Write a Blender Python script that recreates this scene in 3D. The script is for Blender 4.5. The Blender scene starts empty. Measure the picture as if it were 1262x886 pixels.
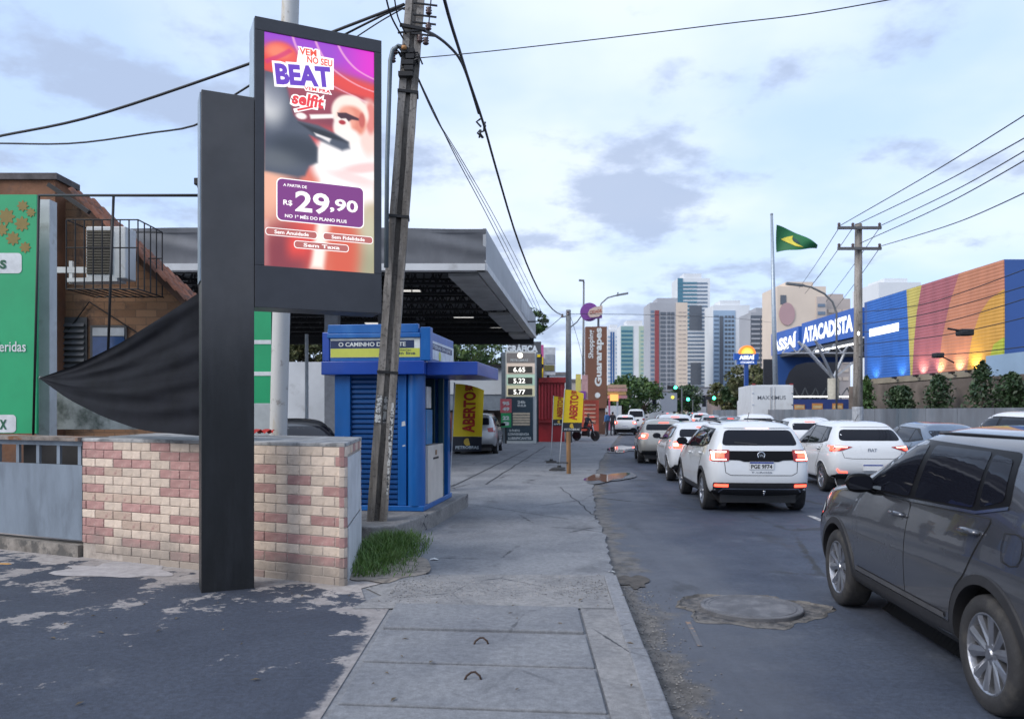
import bpy, bmesh, math, random
import numpy as np
from mathutils import Vector, Matrix
from mathutils.bvhtree import BVHTree
from mathutils.geometry import delaunay_2d_cdt
random.seed(7)
rng = np.random.default_rng(7)
SC = bpy.context.scene
COL = SC.collection
PI = math.pi
# ------------------------------------------------------------------ camera, sky, sun, exposure
CAM_H = 1.72
HOR = 507.0      # image row of the horizon in the photograph (1262 x 886)
cam_d = bpy.data.cameras.new("camera")
cam = bpy.data.objects.new("camera", cam_d); COL.objects.link(cam)
cam.location = (0, 0, CAM_H); cam.rotation_euler = (PI/2, 0, 0)
cam_d.sensor_width = 36.0; cam_d.lens = 36.0*1000/1262
cam_d.shift_y = (HOR-443.0)/1262
cam_d.clip_start = 0.1; cam_d.clip_end = 6000
cam_d.dof.use_dof = True; cam_d.dof.focus_distance = 9.0; cam_d.dof.aperture_fstop = 2.8
SC.camera = cam
SUN_EL, SUN_AZ = 24.0, -122.0     # degrees; azimuth measured from +Y towards +X
w = bpy.data.worlds.new("World"); SC.world = w; w.use_nodes = True
def build_world():
    nt = w.node_tree; N = nt.nodes; L = nt.links
    N.clear()
    out = N.new('ShaderNodeOutputWorld'); bg = N.new('ShaderNodeBackground')
    bg.inputs['Strength'].default_value = 0.1
    L.new(bg.outputs[0], out.inputs[0])
    sky = N.new('ShaderNodeTexSky'); sky.sky_type = 'NISHITA'; sky.sun_disc = False
    sky.sun_elevation = math.radians(SUN_EL); sky.sun_rotation = math.radians(SUN_AZ)
    sky.air_density = 1.0; sky.dust_density = 1.6; sky.ozone_density = 1.6
    tc = N.new('ShaderNodeTexCoord'); sep = N.new('ShaderNodeSeparateXYZ')
    L.new(tc.outputs['Generated'], sep.inputs[0])
    def mth(op, a, b=None, clamp=False):
        n = N.new('ShaderNodeMath'); n.operation = op; n.use_clamp = clamp
        for i, v in enumerate((a, b)):
            if v is None: continue
            if isinstance(v, (int, float)): n.inputs[i].default_value = v
            else: L.new(v, n.inputs[i])
        return n.outputs[0]
    zc = mth('ADD', mth('MAXIMUM', sep.outputs[2], 0.0), 0.22)
    comb = N.new('ShaderNodeCombineXYZ')
    L.new(mth('DIVIDE', sep.outputs[0], zc), comb.inputs[0]); L.new(mth('DIVIDE', sep.outputs[1], zc), comb.inputs[1])
    def noise(scale, detail, rough, off, lo, hi):
        mp = N.new('ShaderNodeMapping'); mp.inputs['Location'].default_value = off
        L.new(comb.outputs[0], mp.inputs[0])
        n = N.new('ShaderNodeTexNoise'); n.inputs['Scale'].default_value = scale; n.inputs['Detail'].default_value = detail
        n.inputs['Roughness'].default_value = rough
        L.new(mp.outputs[0], n.inputs['Vector'])
        r = N.new('ShaderNodeMapRange'); r.interpolation_type = 'SMOOTHSTEP'
        r.inputs['From Min'].default_value = lo; r.inputs['From Max'].default_value = hi
        L.new(n.outputs[0], r.inputs['Value'])
        return r.outputs[0]
    def mix(f, a, b):
        n = N.new('ShaderNodeMix'); n.data_type = 'RGBA'
        if isinstance(f, float): n.inputs[0].default_value = f
        else: L.new(f, n.inputs[0])
        for s, v in ((6, a), (7, b)):
            if isinstance(v, tuple): n.inputs[s].default_value = v+(1,)
            else: L.new(v, n.inputs[s])
        return n.outputs[2]
    veil = mix(SKY_VEIL, sky.outputs[0], (3.75, 4.85, 6.9))
    white = mix(mth('MULTIPLY', noise(1.1, 5, .5, (3.1, 1.7, 0), .36, .68), .8), veil, (5.3, 5.8, 6.8))
    grey = mix(mth('MULTIPLY', noise(2.3, 8, .58, (.55, .35, 2.0), .52, .64), .82), white, (2.5, 3.05, 4.2))
    L.new(grey, bg.inputs['Color'])
SKY_VEIL = 0.78
build_world()
sun_d = bpy.data.lights.new("sun", 'SUN'); sun_d.energy = 1.5; sun_d.angle = math.radians(35); sun_d.color = (1.0, .95, .89)
sun = bpy.data.objects.new("sun", sun_d); COL.objects.link(sun)
_e, _a = math.radians(SUN_EL+16), math.radians(SUN_AZ)
_dir = Vector((math.sin(_a)*math.cos(_e), math.cos(_a)*math.cos(_e), math.sin(_e)))
sun.rotation_euler = _dir.to_track_quat('Z', 'Y').to_euler()
SC.cycles.max_bounces = 6; SC.cycles.diffuse_bounces = 3; SC.cycles.glossy_bounces = 3; SC.cycles.transmission_bounces = 2; SC.cycles.transparent_max_bounces = 4; SC.cycles.volume_bounces = 0
SC.view_settings.view_transform = 'Standard'; SC.view_settings.look = 'None'
SC.view_settings.exposure = 0.9; SC.view_settings.gamma = 1.0; SC.view_settings.use_curve_mapping = False

# ------------------------------------------------------------------ helpers
def P(px, py, Y): return Vector(((px-631)*Y/1000.0, Y, CAM_H-(py-HOR)*Y/1000.0))
def PX(px, Y): return (px-631)*Y/1000.0
def PZ(py, Y): return CAM_H-(py-HOR)*Y/1000.0
def srgb(r, g, b):
    f = lambda c: (c/255/12.92) if c <= 10 else ((c/255+.055)/1.055)**2.4
    return (f(r), f(g), f(b))
MATS = {}
def mat(name, col, rough=.6, metal=0., var=.18, vscale=6., bump=.0, bscale=60., col2=None, spots=None, coat=0., spec=.5, streak=0.):
    """Procedural principled material: base colour with noise variation, fine bump, optional second colour blotches."""
    if name in MATS: return MATS[name]
    m = bpy.data.materials.new(name); m.use_nodes = True; MATS[name] = m
    nt = m.node_tree; N = nt.nodes; L = nt.links
    b = N['Principled BSDF']
    b.inputs['Roughness'].default_value = rough; b.inputs['Metallic'].default_value = metal
    b.inputs['Specular IOR Level'].default_value = spec
    if coat: b.inputs['Coat Weight'].default_value = coat; b.inputs['Coat Roughness'].default_value = .04
    tc = N.new('ShaderNodeTexCoord')
    n = N.new('ShaderNodeTexNoise'); n.inputs['Scale'].default_value = vscale; n.inputs['Detail'].default_value = 6
    n.inputs['Roughness'].default_value = .62
    mp = N.new('ShaderNodeMapping'); L.new(tc.outputs['Object'], mp.inputs[0])
    if streak: mp.inputs['Scale'].default_value = (1, 1, streak)
    L.new(mp.outputs[0], n.inputs['Vector'])
    r = N.new('ShaderNodeMapRange'); r.inputs['From Min'].default_value = .3; r.inputs['From Max'].default_value = .7
    r.inputs['To Min'].default_value = 1-var; r.inputs['To Max'].default_value = 1+var
    L.new(n.outputs[0], r.inputs['Value'])
    mul = N.new('ShaderNodeMix'); mul.data_type = 'RGBA'; mul.blend_type = 'MULTIPLY'; mul.inputs[0].default_value = 1
    mul.inputs[6].default_value = tuple(col)+(1,)
    L.new(r.outputs[0], mul.inputs[7])
    cur = mul.outputs[2]
    if col2 is not None:
        sc, lo, hi = spots or (3., .5, .6)
        n2 = N.new('ShaderNodeTexNoise'); n2.inputs['Scale'].default_value = sc; n2.inputs['Detail'].default_value = 8
        n2.inputs['Roughness'].default_value = .65
        L.new(mp.outputs[0], n2.inputs['Vector'])
        r2 = N.new('ShaderNodeMapRange'); r2.inputs['From Min'].default_value = lo; r2.inputs['From Max'].default_value = hi
        L.new(n2.outputs[0], r2.inputs['Value'])
        mx = N.new('ShaderNodeMix'); mx.data_type = 'RGBA'; L.new(r2.outputs[0], mx.inputs[0])
        L.new(cur, mx.inputs[6]); mx.inputs[7].default_value = tuple(col2)+(1,)
        cur = mx.outputs[2]
    L.new(cur, b.inputs['Base Color'])
    if bump:
        n3 = N.new('ShaderNodeTexNoise'); n3.inputs['Scale'].default_value = bscale; n3.inputs['Detail'].default_value = 4
        L.new(tc.outputs['Object'], n3.inputs['Vector'])
        bm_ = N.new('ShaderNodeBump'); bm_.inputs['Strength'].default_value = bump; bm_.inputs['Distance'].default_value = .01
        L.new(n3.outputs[0], bm_.inputs['Height']); L.new(bm_.outputs[0], b.inputs['Normal'])
    return m
def emat(name, col, strength, base=(.02, .02, .02)):
    if name in MATS: return MATS[name]
    m = bpy.data.materials.new(name); m.use_nodes = True; MATS[name] = m
    b = m.node_tree.nodes['Principled BSDF']
    b.inputs['Base Color'].default_value = tuple(base)+(1,); b.inputs['Roughness'].default_value = .35
    b.inputs['Emission Color'].default_value = tuple(col)+(1,); b.inputs['Emission Strength'].default_value = strength
    return m
def tag(o, label=None, cat=None, group=None, kind=None):
    if label: o['label'] = label
    if cat: o['category'] = cat
    if group: o['group'] = group
    if kind: o['kind'] = kind
    return o
def empty(name, loc=(0, 0, 0), rz=0., label=None, cat=None, group=None):
    o = bpy.data.objects.new(name, None); COL.objects.link(o)
    o.location = loc; o.rotation_euler = (0, 0, rz); o.empty_display_size = .1
    return tag(o, label, cat, group)
def link(name, me, m=None, parent=None, loc=None, rot=None):
    o = bpy.data.objects.new(name, me); COL.objects.link(o)
    if m is not None:
        if isinstance(m, (list, tuple)):
            if not me.materials:
                for k in m: me.materials.append(k)
        elif not me.materials: me.materials.append(m)
    if parent is not None: o.parent = parent
    if loc is not None: o.location = loc
    if rot is not None: o.rotation_euler = rot
    return o
class MB:
    """Collects shapes; build() links them as one mesh object."""
    def __init__(s): s.v = []; s.f = []; s.mi = []
    def add(s, vs, fs, mi=0):
        o = len(s.v); s.v += [tuple(v) for v in vs]
        for f in fs: s.f.append(tuple(i+o for i in f)); s.mi.append(mi)
        return s
    def box(s, x0, x1, y0, y1, z0, z1, M=None, mi=0):
        vs = [Vector((x, y, z)) for z in (z0, z1) for y in (y0, y1) for x in (x0, x1)]
        if M is not None: vs = [M @ v for v in vs]
        return s.add(vs, [(0, 2, 3, 1), (4, 5, 7, 6), (0, 1, 5, 4), (2, 6, 7, 3), (0, 4, 6, 2), (1, 3, 7, 5)], mi)
    def prism(s, poly, axis, a, b, mi=0):
        """poly: list of 2D points; extruded along axis ('x','y','z') from a to b."""
        def mk(p, t):
            return {'x': (t, p[0], p[1]), 'y': (p[0], t, p[1]), 'z': (p[0], p[1], t)}[axis]
        n = len(poly)
        vs = [mk(p, a) for p in poly]+[mk(p, b) for p in poly]
        fs = [tuple(range(n))[::-1], tuple(range(n, 2*n))]+[(i, (i+1) % n, n+(i+1) % n, n+i) for i in range(n)]
        return s.add(vs, fs, mi)
    def bar(s, a, b, w, h=None, up=(0, 0, 1), mi=0):
        a = Vector(a); b = Vector(b); h = h or w
        d = (b-a).normalized(); u = Vector(up)
        if abs(d.dot(u)) > .98: u = Vector((1, 0, 0))
        sx = d.cross(u).normalized(); sz = sx.cross(d)
        vs = [p+sx*i*w/2+sz*j*h/2 for p in (a, b) for i, j in ((-1, -1), (1, -1), (1, 1), (-1, 1))]
        return s.add(vs, [(0, 1, 2, 3), (7, 6, 5, 4), (0, 4, 5, 1), (1, 5, 6, 2), (2, 6, 7, 3), (3, 7, 4, 0)], mi)
    def tube(s, path, r, n=8, caps=True, mi=0):
        path = [Vector(p) for p in path]; m = len(path)
        rs = r if isinstance(r, (list, tuple)) else [r]*m
        vs = []; prev = None
        for i, p in enumerate(path):
            d = (path[min(i+1, m-1)]-path[max(i-1, 0)]).normalized()
            if prev is None:
                u = Vector((0, 0, 1)) if abs(d.z) < .9 else Vector((1, 0, 0))
                a = d.cross(u).normalized()
            else:
                a = (prev-d*prev.dot(d)).normalized()
            prev = a; b = d.cross(a)
            vs += [p+(a*math.cos(t)+b*math.sin(t))*rs[i] for t in [2*PI*k/n for k in range(n)]]
        fs = [(i*n+k, i*n+(k+1) % n, (i+1)*n+(k+1) % n, (i+1)*n+k) for i in range(m-1) for k in range(n)]
        if caps: fs += [tuple(range(n))[::-1], tuple(range((m-1)*n, m*n))]
        return s.add(vs, fs, mi)
    def lathe(s, prof, n=24, axis='z', c=(0, 0, 0), mi=0, close=False):
        """prof: list of (r, h) along axis."""
        c = Vector(c); vs = []
        for r, h in prof:
            for k in range(n):
                t = 2*PI*k/n; x, y = r*math.cos(t), r*math.sin(t)
                vs.append(c+Vector({'z': (x, y, h), 'x': (h, x, y), 'y': (x, h, -y) if False else (y, h, x)}[axis]))
        m = len(prof)
        fs = [(i*n+k, i*n+(k+1) % n, (i+1)*n+(k+1) % n, (i+1)*n+k) for i in range(m-1) for k in range(n)]
        if prof[0][0] > 1e-4 and close: fs.append(tuple(range(n))[::-1])
        if prof[-1][0] > 1e-4 and close: fs.append(tuple(range((m-1)*n, m*n)))
        return s.add(vs, fs, mi)
    def quad(s, a, b, c, d, mi=0): return s.add([a, b, c, d], [(0, 1, 2, 3)], mi)
    def grid(s, pts, mi=0):
        nr = len(pts); nc = len(pts[0])
        return s.add([p for row in pts for p in row], [(i*nc+j, i*nc+j+1, (i+1)*nc+j+1, (i+1)*nc+j) for i in range(nr-1) for j in range(nc-1)], mi)
    def mesh(s, name, smooth=False, sharp=None):
        me = bpy.data.meshes.new(name); me.from_pydata(s.v, [], s.f)
        if any(s.mi): me.polygons.foreach_set('material_index', s.mi)
        if smooth: me.polygons.foreach_set('use_smooth', [True]*len(me.polygons))
        me.update()
        bm = bmesh.new(); bm.from_mesh(me); bmesh.ops.recalc_face_normals(bm, faces=bm.faces); bm.to_mesh(me); bm.free()
        if sharp: me.set_sharp_from_angle(angle=math.radians(sharp))
        return me
    def build(s, name, m=None, parent=None, smooth=False, bevel=0., loc=None, rot=None, sharp=None):
        me = s.mesh(name, smooth, sharp)
        o = link(name, me, m, parent, loc, rot)
        if bevel:
            md = o.modifiers.new('bevel', 'BEVEL'); md.width = bevel; md.segments = 2; md.limit_method = 'ANGLE'; md.angle_limit = math.radians(40)
        return o
def copy_tree(o, parent=None):
    c = o.copy(); COL.objects.link(c); c.parent = parent
    for ch in list(o.children): copy_tree(ch, c)
    return c
_tc = {}
def text_mesh(s, bold=0., ext=.0, shear=0.):
    """Text as mesh, scaled into a unit box with centre at the origin; returns (mesh, aspect)."""
    key = (s, bold, shear)
    if key in _tc: return _tc[key]
    cu = bpy.data.curves.new('txt', 'FONT'); cu.body = s; cu.size = 1; cu.offset = bold; cu.shear = shear; cu.resolution_u = 3
    ob = bpy.data.objects.new('txt', cu); COL.objects.link(ob)
    dg = bpy.context.evaluated_depsgraph_get()
    me = bpy.data.meshes.new_from_object(ob.evaluated_get(dg))
    bpy.data.objects.remove(ob)
    n = len(me.vertices); co = np.empty(n*3); me.vertices.foreach_get('co', co); co = co.reshape(-1, 3)
    lo = co.min(0); hi = co.max(0); d = np.maximum(hi-lo, 1e-6)
    co = (co-(lo+hi)/2)/np.array([d[0], d[1], 1])
    fs = [tuple(p.vertices) for p in me.polygons]
    bpy.data.meshes.remove(me)
    _tc[key] = (co, fs, (d[0], d[1]))
    return _tc[key]
def text(name, s, m, parent, c, right, up, wid, hei, bold=.02, shear=0., lift=.004):
    """Flat lettering fitted into a wid x hei rectangle centred at c."""
    co, fs, asp = text_mesh(s, bold, 0, shear)
    right = Vector(right).normalized(); up = Vector(up).normalized(); nrm = right.cross(up)
    c = Vector(c)+nrm*lift
    vs = [c+right*p[0]*wid+up*p[1]*hei for p in co]
    me = bpy.data.meshes.new(name); me.from_pydata([tuple(v) for v in vs], [], fs); me.update()
    o = link(name, me, m, parent); o['kind'] = 'stuff'
    return o
def flat_poly(name, pts, m, parent=None):
    me = bpy.data.meshes.new(name); me.from_pydata([tuple(p) for p in pts], [], [tuple(range(len(pts)))]); me.update()
    return link(name, me, m, parent)
def rrect(x0, x1, z0, z1, r, n=5):
    out = []
    for cx, cz, a in ((x1-r, z1-r, 0), (x0+r, z1-r, 90), (x0+r, z0+r, 180), (x1-r, z0+r, 270)):
        for k in range(n+1):
            t = math.radians(a+90*k/n); out.append((cx+r*math.cos(t), cz+r*math.sin(t)))
    return out
def catenary(a, b, sag, n=16):
    a = Vector(a); b = Vector(b); out = []
    for i in range(n+1):
        t = i/n; p = a.lerp(b, t); p.z -= sag*4*t*(1-t); out.append(p)
    return out
# ------------------------------------------------------------------ ground, road, pavement
EDGE_Y = [-8, 0, 5.3, 8, 12, 16.3, 21, 28, 37, 56, 80, 110, 160, 220, 320, 480, 800]
EDGE_X = [.25, .65, .93, 1.06, 1.3, 1.62, 2.15, 3.05, 4.4, 7.4, 11.7, 17.8, 29, 43, 68, 110, 200]
def E(y): return float(np.interp(y, EDGE_Y, EDGE_X))
def pave_z(y): return float(np.interp(y, [0, 8.0, 11.5, 14], [.08, .08, .03, .02]))
ROAD_W = 12.2
def nodes_of(m):
    m.use_nodes = True
    return m.node_tree.nodes, m.node_tree.links, m.node_tree.nodes['Principled BSDF']
class NG:
    """Small node helper."""
    def __init__(s, m): s.N, s.L, s.b = nodes_of(m); s.tc = s.N.new('ShaderNodeTexCoord').outputs['Object']
    def _in(s, sock, v):
        if isinstance(v, (int, float)): sock.default_value = v
        elif isinstance(v, tuple): sock.default_value = v+(1,) if len(v) == 3 and sock.type == 'RGBA' else v
        else: s.L.new(v, sock)
    def noise(s, scale, detail=5, rough=.6, vec=None, dist=0.):
        n = s.N.new('ShaderNodeTexNoise'); n.inputs['Scale'].default_value = scale; n.inputs['Detail'].default_value = detail
        n.inputs['Roughness'].default_value = rough; n.inputs['Distortion'].default_value = dist
        s.L.new(vec or s.tc, n.inputs['Vector']); return n.outputs[0]
    def vor(s, scale, feature='F1', vec=None):
        n = s.N.new('ShaderNodeTexVoronoi'); n.feature = feature; n.inputs['Scale'].default_value = scale
        s.L.new(vec or s.tc, n.inputs['Vector']); return n.outputs['Distance']
    def ramp(s, v, lo, hi, a=0., b=1., smooth=True):
        n = s.N.new('ShaderNodeMapRange'); n.interpolation_type = 'SMOOTHSTEP' if smooth else 'LINEAR'
        s._in(n.inputs['Value'], v)
        for k, x in (('From Min', lo), ('From Max', hi), ('To Min', a), ('To Max', b)): n.inputs[k].default_value = x
        return n.outputs[0]
    def m(s, op, a, b=0., clamp=False):
        n = s.N.new('ShaderNodeMath'); n.operation = op; n.use_clamp = clamp
        s._in(n.inputs[0], a); s._in(n.inputs[1], b); return n.outputs[0]
    def mix(s, f, a, b, blend='MIX'):
        n = s.N.new('ShaderNodeMix'); n.data_type = 'RGBA'; n.blend_type = blend
        s._in(n.inputs[0], f); s._in(n.inputs[6], a); s._in(n.inputs[7], b); return n.outputs[2]
    def dot(s, v, c):
        n = s.N.new('ShaderNodeVectorMath'); n.operation = 'DOT_PRODUCT'
        s.L.new(v, n.inputs[0]); n.inputs[1].default_value = c; return n.outputs['Value']
    def mapping(s, scale=(1, 1, 1), rot=(0, 0, 0), loc=(0, 0, 0)):
        n = s.N.new('ShaderNodeMapping'); s.L.new(s.tc, n.inputs[0])
        n.inputs['Scale'].default_value = scale; n.inputs['Rotation'].default_value = rot; n.inputs['Location'].default_value = loc
        return n.outputs[0]
    def bump(s, h, strength, dist=.01):
        n = s.N.new('ShaderNodeBump'); n.inputs['Strength'].default_value = strength; n.inputs['Distance'].default_value = dist
        s._in(n.inputs['Height'], h); s.L.new(n.outputs[0], s.b.inputs['Normal'])
    def color(s, c): s._in(s.b.inputs['Base Color'], c)
    def rough(s, r): s._in(s.b.inputs['Roughness'], r)
def asphalt_mat(name, c1, c2, worn, wlo, whi, rough=.78, crack=0.):
    m = bpy.data.materials.new(name); g = NG(m)
    base = g.mix(g.ramp(g.noise(.55, 6, .6, dist=.4), .35, .68), c1, c2)
    base = g.mix(g.m('MULTIPLY', g.ramp(g.noise(1.7, 9, .68), wlo, whi), .55), base, worn)
    sp = g.ramp(g.noise(170, 2, .5), .35, .68, .72, 1.28)
    base = g.mix(1.0, base, sp, 'MULTIPLY')
    base = g.mix(1.0, base, g.ramp(g.noise(24, 6, .72), .3, .7, .74, 1.26), 'MULTIPLY')
    sp2 = g.ramp(g.vor(85), .02, .14, .55, 0.)
    base = g.mix(g.m('MULTIPLY', sp2, .35), base, (.34, .34, .35))
    if crack:
        wv = g.vor(.42, 'DISTANCE_TO_EDGE', vec=None)
        cr = g.ramp(g.m('ADD', wv, g.m('MULTIPLY', g.noise(5, 5, .7), .05)), .022, .034, 1., 0.)
        base = g.mix(g.m('MULTIPLY', cr, crack), base, (.025, .025, .03))
    g.color(base); g.rough(g.ramp(g.noise(1.1, 4), .3, .7, rough-.12, rough+.1))
    g.bump(g.m('ADD', g.noise(150, 3, .6), g.m('MULTIPLY', g.noise(9, 5, .6), 1.5)), .55, .006)
    return m
M_road = asphalt_mat('road_asphalt', (.030, .040, .066), (.048, .061, .090), (.098, .112, .140), .52, .72)
M_drive = asphalt_mat('drive_asphalt', (.024, .032, .052), (.040, .050, .074), (.085, .095, .118), .55, .75, .85)
def cement_over_drive():
    m = M_drive; g = NG(m)
    src = g.b.inputs['Base Color'].links[0].from_socket
    n_ = (-.419, -.908, 0.)
    d = g.m('SUBTRACT', g.dot(g.tc, n_), -(-.0) + (-1.57*-.419+7.6*-.908))
    strip = g.ramp(g.m('ADD', d, g.m('MULTIPLY', g.m('SUBTRACT', g.noise(2.3, 9, .68), .5), 1.9)), .22, .30, 1., 0.)
    # sandy edge along the slabs
    sep = g.N.new('ShaderNodeSeparateXYZ'); g.L.new(g.tc, sep.inputs[0])
    e2 = g.ramp(g.m('ADD', g.m('ADD', sep.outputs[0], 1.08), g.m('MULTIPLY', g.m('SUBTRACT', g.noise(3.1, 8, .7), .5), .55)), -.03, .03, 0., 1.)
    st = g.mapping((1, 1.0, 1), (0, 0, .25), (4.2, 1.1, 0))
    far = g.ramp(d, .2, 3.2, .075, -.035)
    blot = g.ramp(g.m('ADD', g.noise(1.55, 9, .70, st), far), .585, .615)
    msk = g.m('MAXIMUM', g.m('MAXIMUM', strip, g.m('MULTIPLY', blot, .8)), g.m('MULTIPLY', e2, .75))
    cem = g.mix(g.ramp(g.noise(11, 6, .65), .3, .7), (.25, .225, .215), (.36, .335, .32))
    g.color(g.mix(msk, src, cem))
cement_over_drive()
def concrete_mat(name, c1, c2, dark, speck=.5, sc=1., stripe=None):
    m = bpy.data.materials.new(name); g = NG(m)
    base = g.mix(g.ramp(g.noise(.9*sc, 8, .62, dist=.3), .32, .68), c1, c2)
    base = g.mix(g.m('MULTIPLY', g.ramp(g.noise(3.3*sc, 8, .7), .54, .72), .6), base, dark)
    base = g.mix(g.m('MULTIPLY', g.ramp(g.vor(70), .03, .16, 1., 0.), speck), base, (.13, .13, .14))
    base = g.mix(1., base, g.ramp(g.noise(140, 2), .3, .7, .84, 1.16), 'MULTIPLY')
    base = g.mix(1., base, g.ramp(g.noise(19, 7, .72), .3, .7, .80, 1.20), 'MULTIPLY')
    base = g.mix(g.m('MULTIPLY', g.ramp(g.noise(1.1, 8, .65, g.mapping((1, .5, 1), (0, 0, .3), (3, 7, 0))), .56, .70), .6), base, tuple(c*.7 for c in dark))
    wv = g.vor(.5*sc, 'DISTANCE_TO_EDGE', vec=g.mapping((1, .7, 1), (0, 0, .5)))
    ck = g.ramp(g.m('ADD', wv, g.m('MULTIPLY', g.m('SUBTRACT', g.noise(5, 7, .75), .5), .08)), .003, .011, 1., 0.)
    base = g.mix(g.m('MULTIPLY', ck, g.ramp(g.noise(.5, 3), .48, .6)), base, (.04, .042, .048))
    g.color(base); g.rough(.85)
    g.bump(g.m('ADD', g.noise(110, 3, .6), g.m('MULTIPLY', g.noise(7, 5, .6), 1.4)), .4, .006)
    return m
M_pave = concrete_mat('pavement_concrete', (.142, .148, .162), (.21, .214, .224), (.09, .094, .105), .3)
M_slab = concrete_mat('slab_concrete', (.135, .142, .158), (.18, .186, .198), (.102, .107, .12), .25, 1.6)
M_kerb = concrete_mat('kerb_concrete', (.155, .163, .18), (.21, .215, .23), (.09, .092, .10), .22, 2.)
M_rubble = concrete_mat('rubble_strip', (.165, .165, .17), (.235, .23, .228), (.10, .10, .105), .5, 2.5)
M_dirt = mat('sandy_dirt', (.25, .215, .18), .95, var=.35, vscale=9, bump=.6, bscale=60, col2=(.13, .115, .10), spots=(7, .52, .62))
M_earth = mat('earth', (.12, .115, .10), .95, var=.3, vscale=.2)

MB().quad((-2500, -60, -.05), (2500, -60, -.05), (2500, 4000, -.05), (-2500, 4000, -.05)).build('ground', M_earth)
tag(bpy.data.objects['ground'], 'wide earth ground reaching the horizon', 'ground', kind='structure')
ys = [-8, -4, 0, 2, 4, 6, 8, 10, 12, 14, 16.3, 18.5, 21, 24, 28, 32, 37, 45, 56, 68, 80, 95, 110, 135, 160, 220, 320, 480, 800]
OFFS = (-.25, 0, .25, .5, 1, 2, 4, 8, ROAD_W+.2)
ysr = [-8+.5*i for i in range(80)]+[y for y in ys if y > 32]
road = MB(); road.grid([[(E(y)+d, y, 0) for d in OFFS] for y in ysr])
tag(road.build('road', M_road), 'dark blue-grey asphalt avenue curving right', 'road', kind='structure')
_at = bpy.data.objects['road'].data.attributes.new('edge_d', 'FLOAT', 'POINT'); _at.data.foreach_set('value', [d for y in ysr for d in OFFS])
def road_dirt():
    g = NG(M_road); src = g.b.inputs['Base Color'].links[0].from_socket
    a = g.N.new('ShaderNodeAttribute'); a.attribute_name = 'edge_d'; d = a.outputs['Fac']
    k = g.ramp(g.m('ADD', d, g.m('MULTIPLY', g.m('SUBTRACT', g.noise(1.9, 9, .68), .5), 1.3)), .12, .34, 1., 0.)
    dirt = g.mix(g.ramp(g.noise(6, 8, .68), .36, .62), (.06, .056, .053), (.14, .13, .12))
    k2 = g.ramp(g.m('ADD', d, g.m('MULTIPLY', g.m('SUBTRACT', g.noise(.8, 7, .6), .5), 2.2)), .5, 1.5, .45, 0.)
    c = g.mix(k2, src, (.11, .116, .13)); g.color(g.mix(k, c, dirt))
def road_wear():
    g = NG(M_road); src = g.b.inputs['Base Color'].links[0].from_socket
    tr = g.noise(1.0, 5, .6, g.mapping((1.15, .06, 1), (0, 0, .06)))
    c = g.mix(g.ramp(tr, .50, .66, 0., .5), src, (.022, .027, .04)); c = g.mix(g.ramp(tr, .46, .30, 0., .35), c, (.105, .115, .135))
    st = g.noise(.9, 6, .6, g.mapping((1, .45, 1), (0, 0, .1), (5, 2, 0))); c = g.mix(g.ramp(st, .62, .70, 0., .55), c, (.025, .028, .034))
    wv = g.vor(.33, 'DISTANCE_TO_EDGE', vec=g.mapping((1, .55, 1), (0, 0, .2)))
    ck = g.ramp(g.m('ADD', wv, g.m('MULTIPLY', g.m('SUBTRACT', g.noise(4, 7, .75), .5), .09)), .004, .014, 1., 0.)
    c = g.mix(g.m('MULTIPLY', ck, g.ramp(g.noise(.35, 3), .45, .6)), c, (.018, .02, .024))
    g.color(c)
road_dirt(); road_wear()
pv = MB(); ysp = sorted(set([y for y in ys if y <= 8]+[8+.22*i for i in range(1, 130)]+[y for y in ys if y > 37]))
rows = []
for y in ysp:
    e = E(y)-.12 if y <= 8 else E(y)+.03*math.sin(y*1.3)+random.uniform(-.035, .035)
    rows.append([(e, y, -.04), (e, y, pave_z(y)-.004)]+[(e-d, y, pave_z(y)) for d in (.05, 2, 8, 30, 90)])
pv.grid(rows); tag(pv.build('pavement', M_pave), 'grey concrete pavement and forecourt left of the avenue', 'pavement', kind='structure')
rp = MB()
rp.grid([[(E(y)+ROAD_W+.0, y, -.03), (E(y)+ROAD_W+.0, y, .14), (E(y)+ROAD_W+.18, y, .14), (E(y)+ROAD_W+120, y, .15)] for y in ys])
tag(rp.build('far_pavement', M_pave), 'concrete pavement along the far side of the avenue', 'pavement', kind='structure')
# dark drive in the foreground, left of the slabs
dr = MB()
dr.grid([[(-14, y, .086), (-6, y, .086), (-3, y, .087), (-1.02, y, .087)] for y in (0, 2, 4, 5, 6, 6.6, 6.85)])
tag(dr.build('driveway', M_drive), 'dark worn asphalt drive with cement stains in the foreground', 'driveway', kind='structure')
dr2 = MB()
dr2.grid([[(-14, y, .086), (-6, y, .086), (-3, y, .087), (-1.30-.12*math.sin(y*7), y, .087)] for y in (6.85, 7.2, 7.5, 7.8, 8.3, 9.0, 10.2, 11)])
o = dr2.build('driveway', M_drive); o.parent = bpy.data.objects['driveway']; o.name = 'drive_edge'
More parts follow.
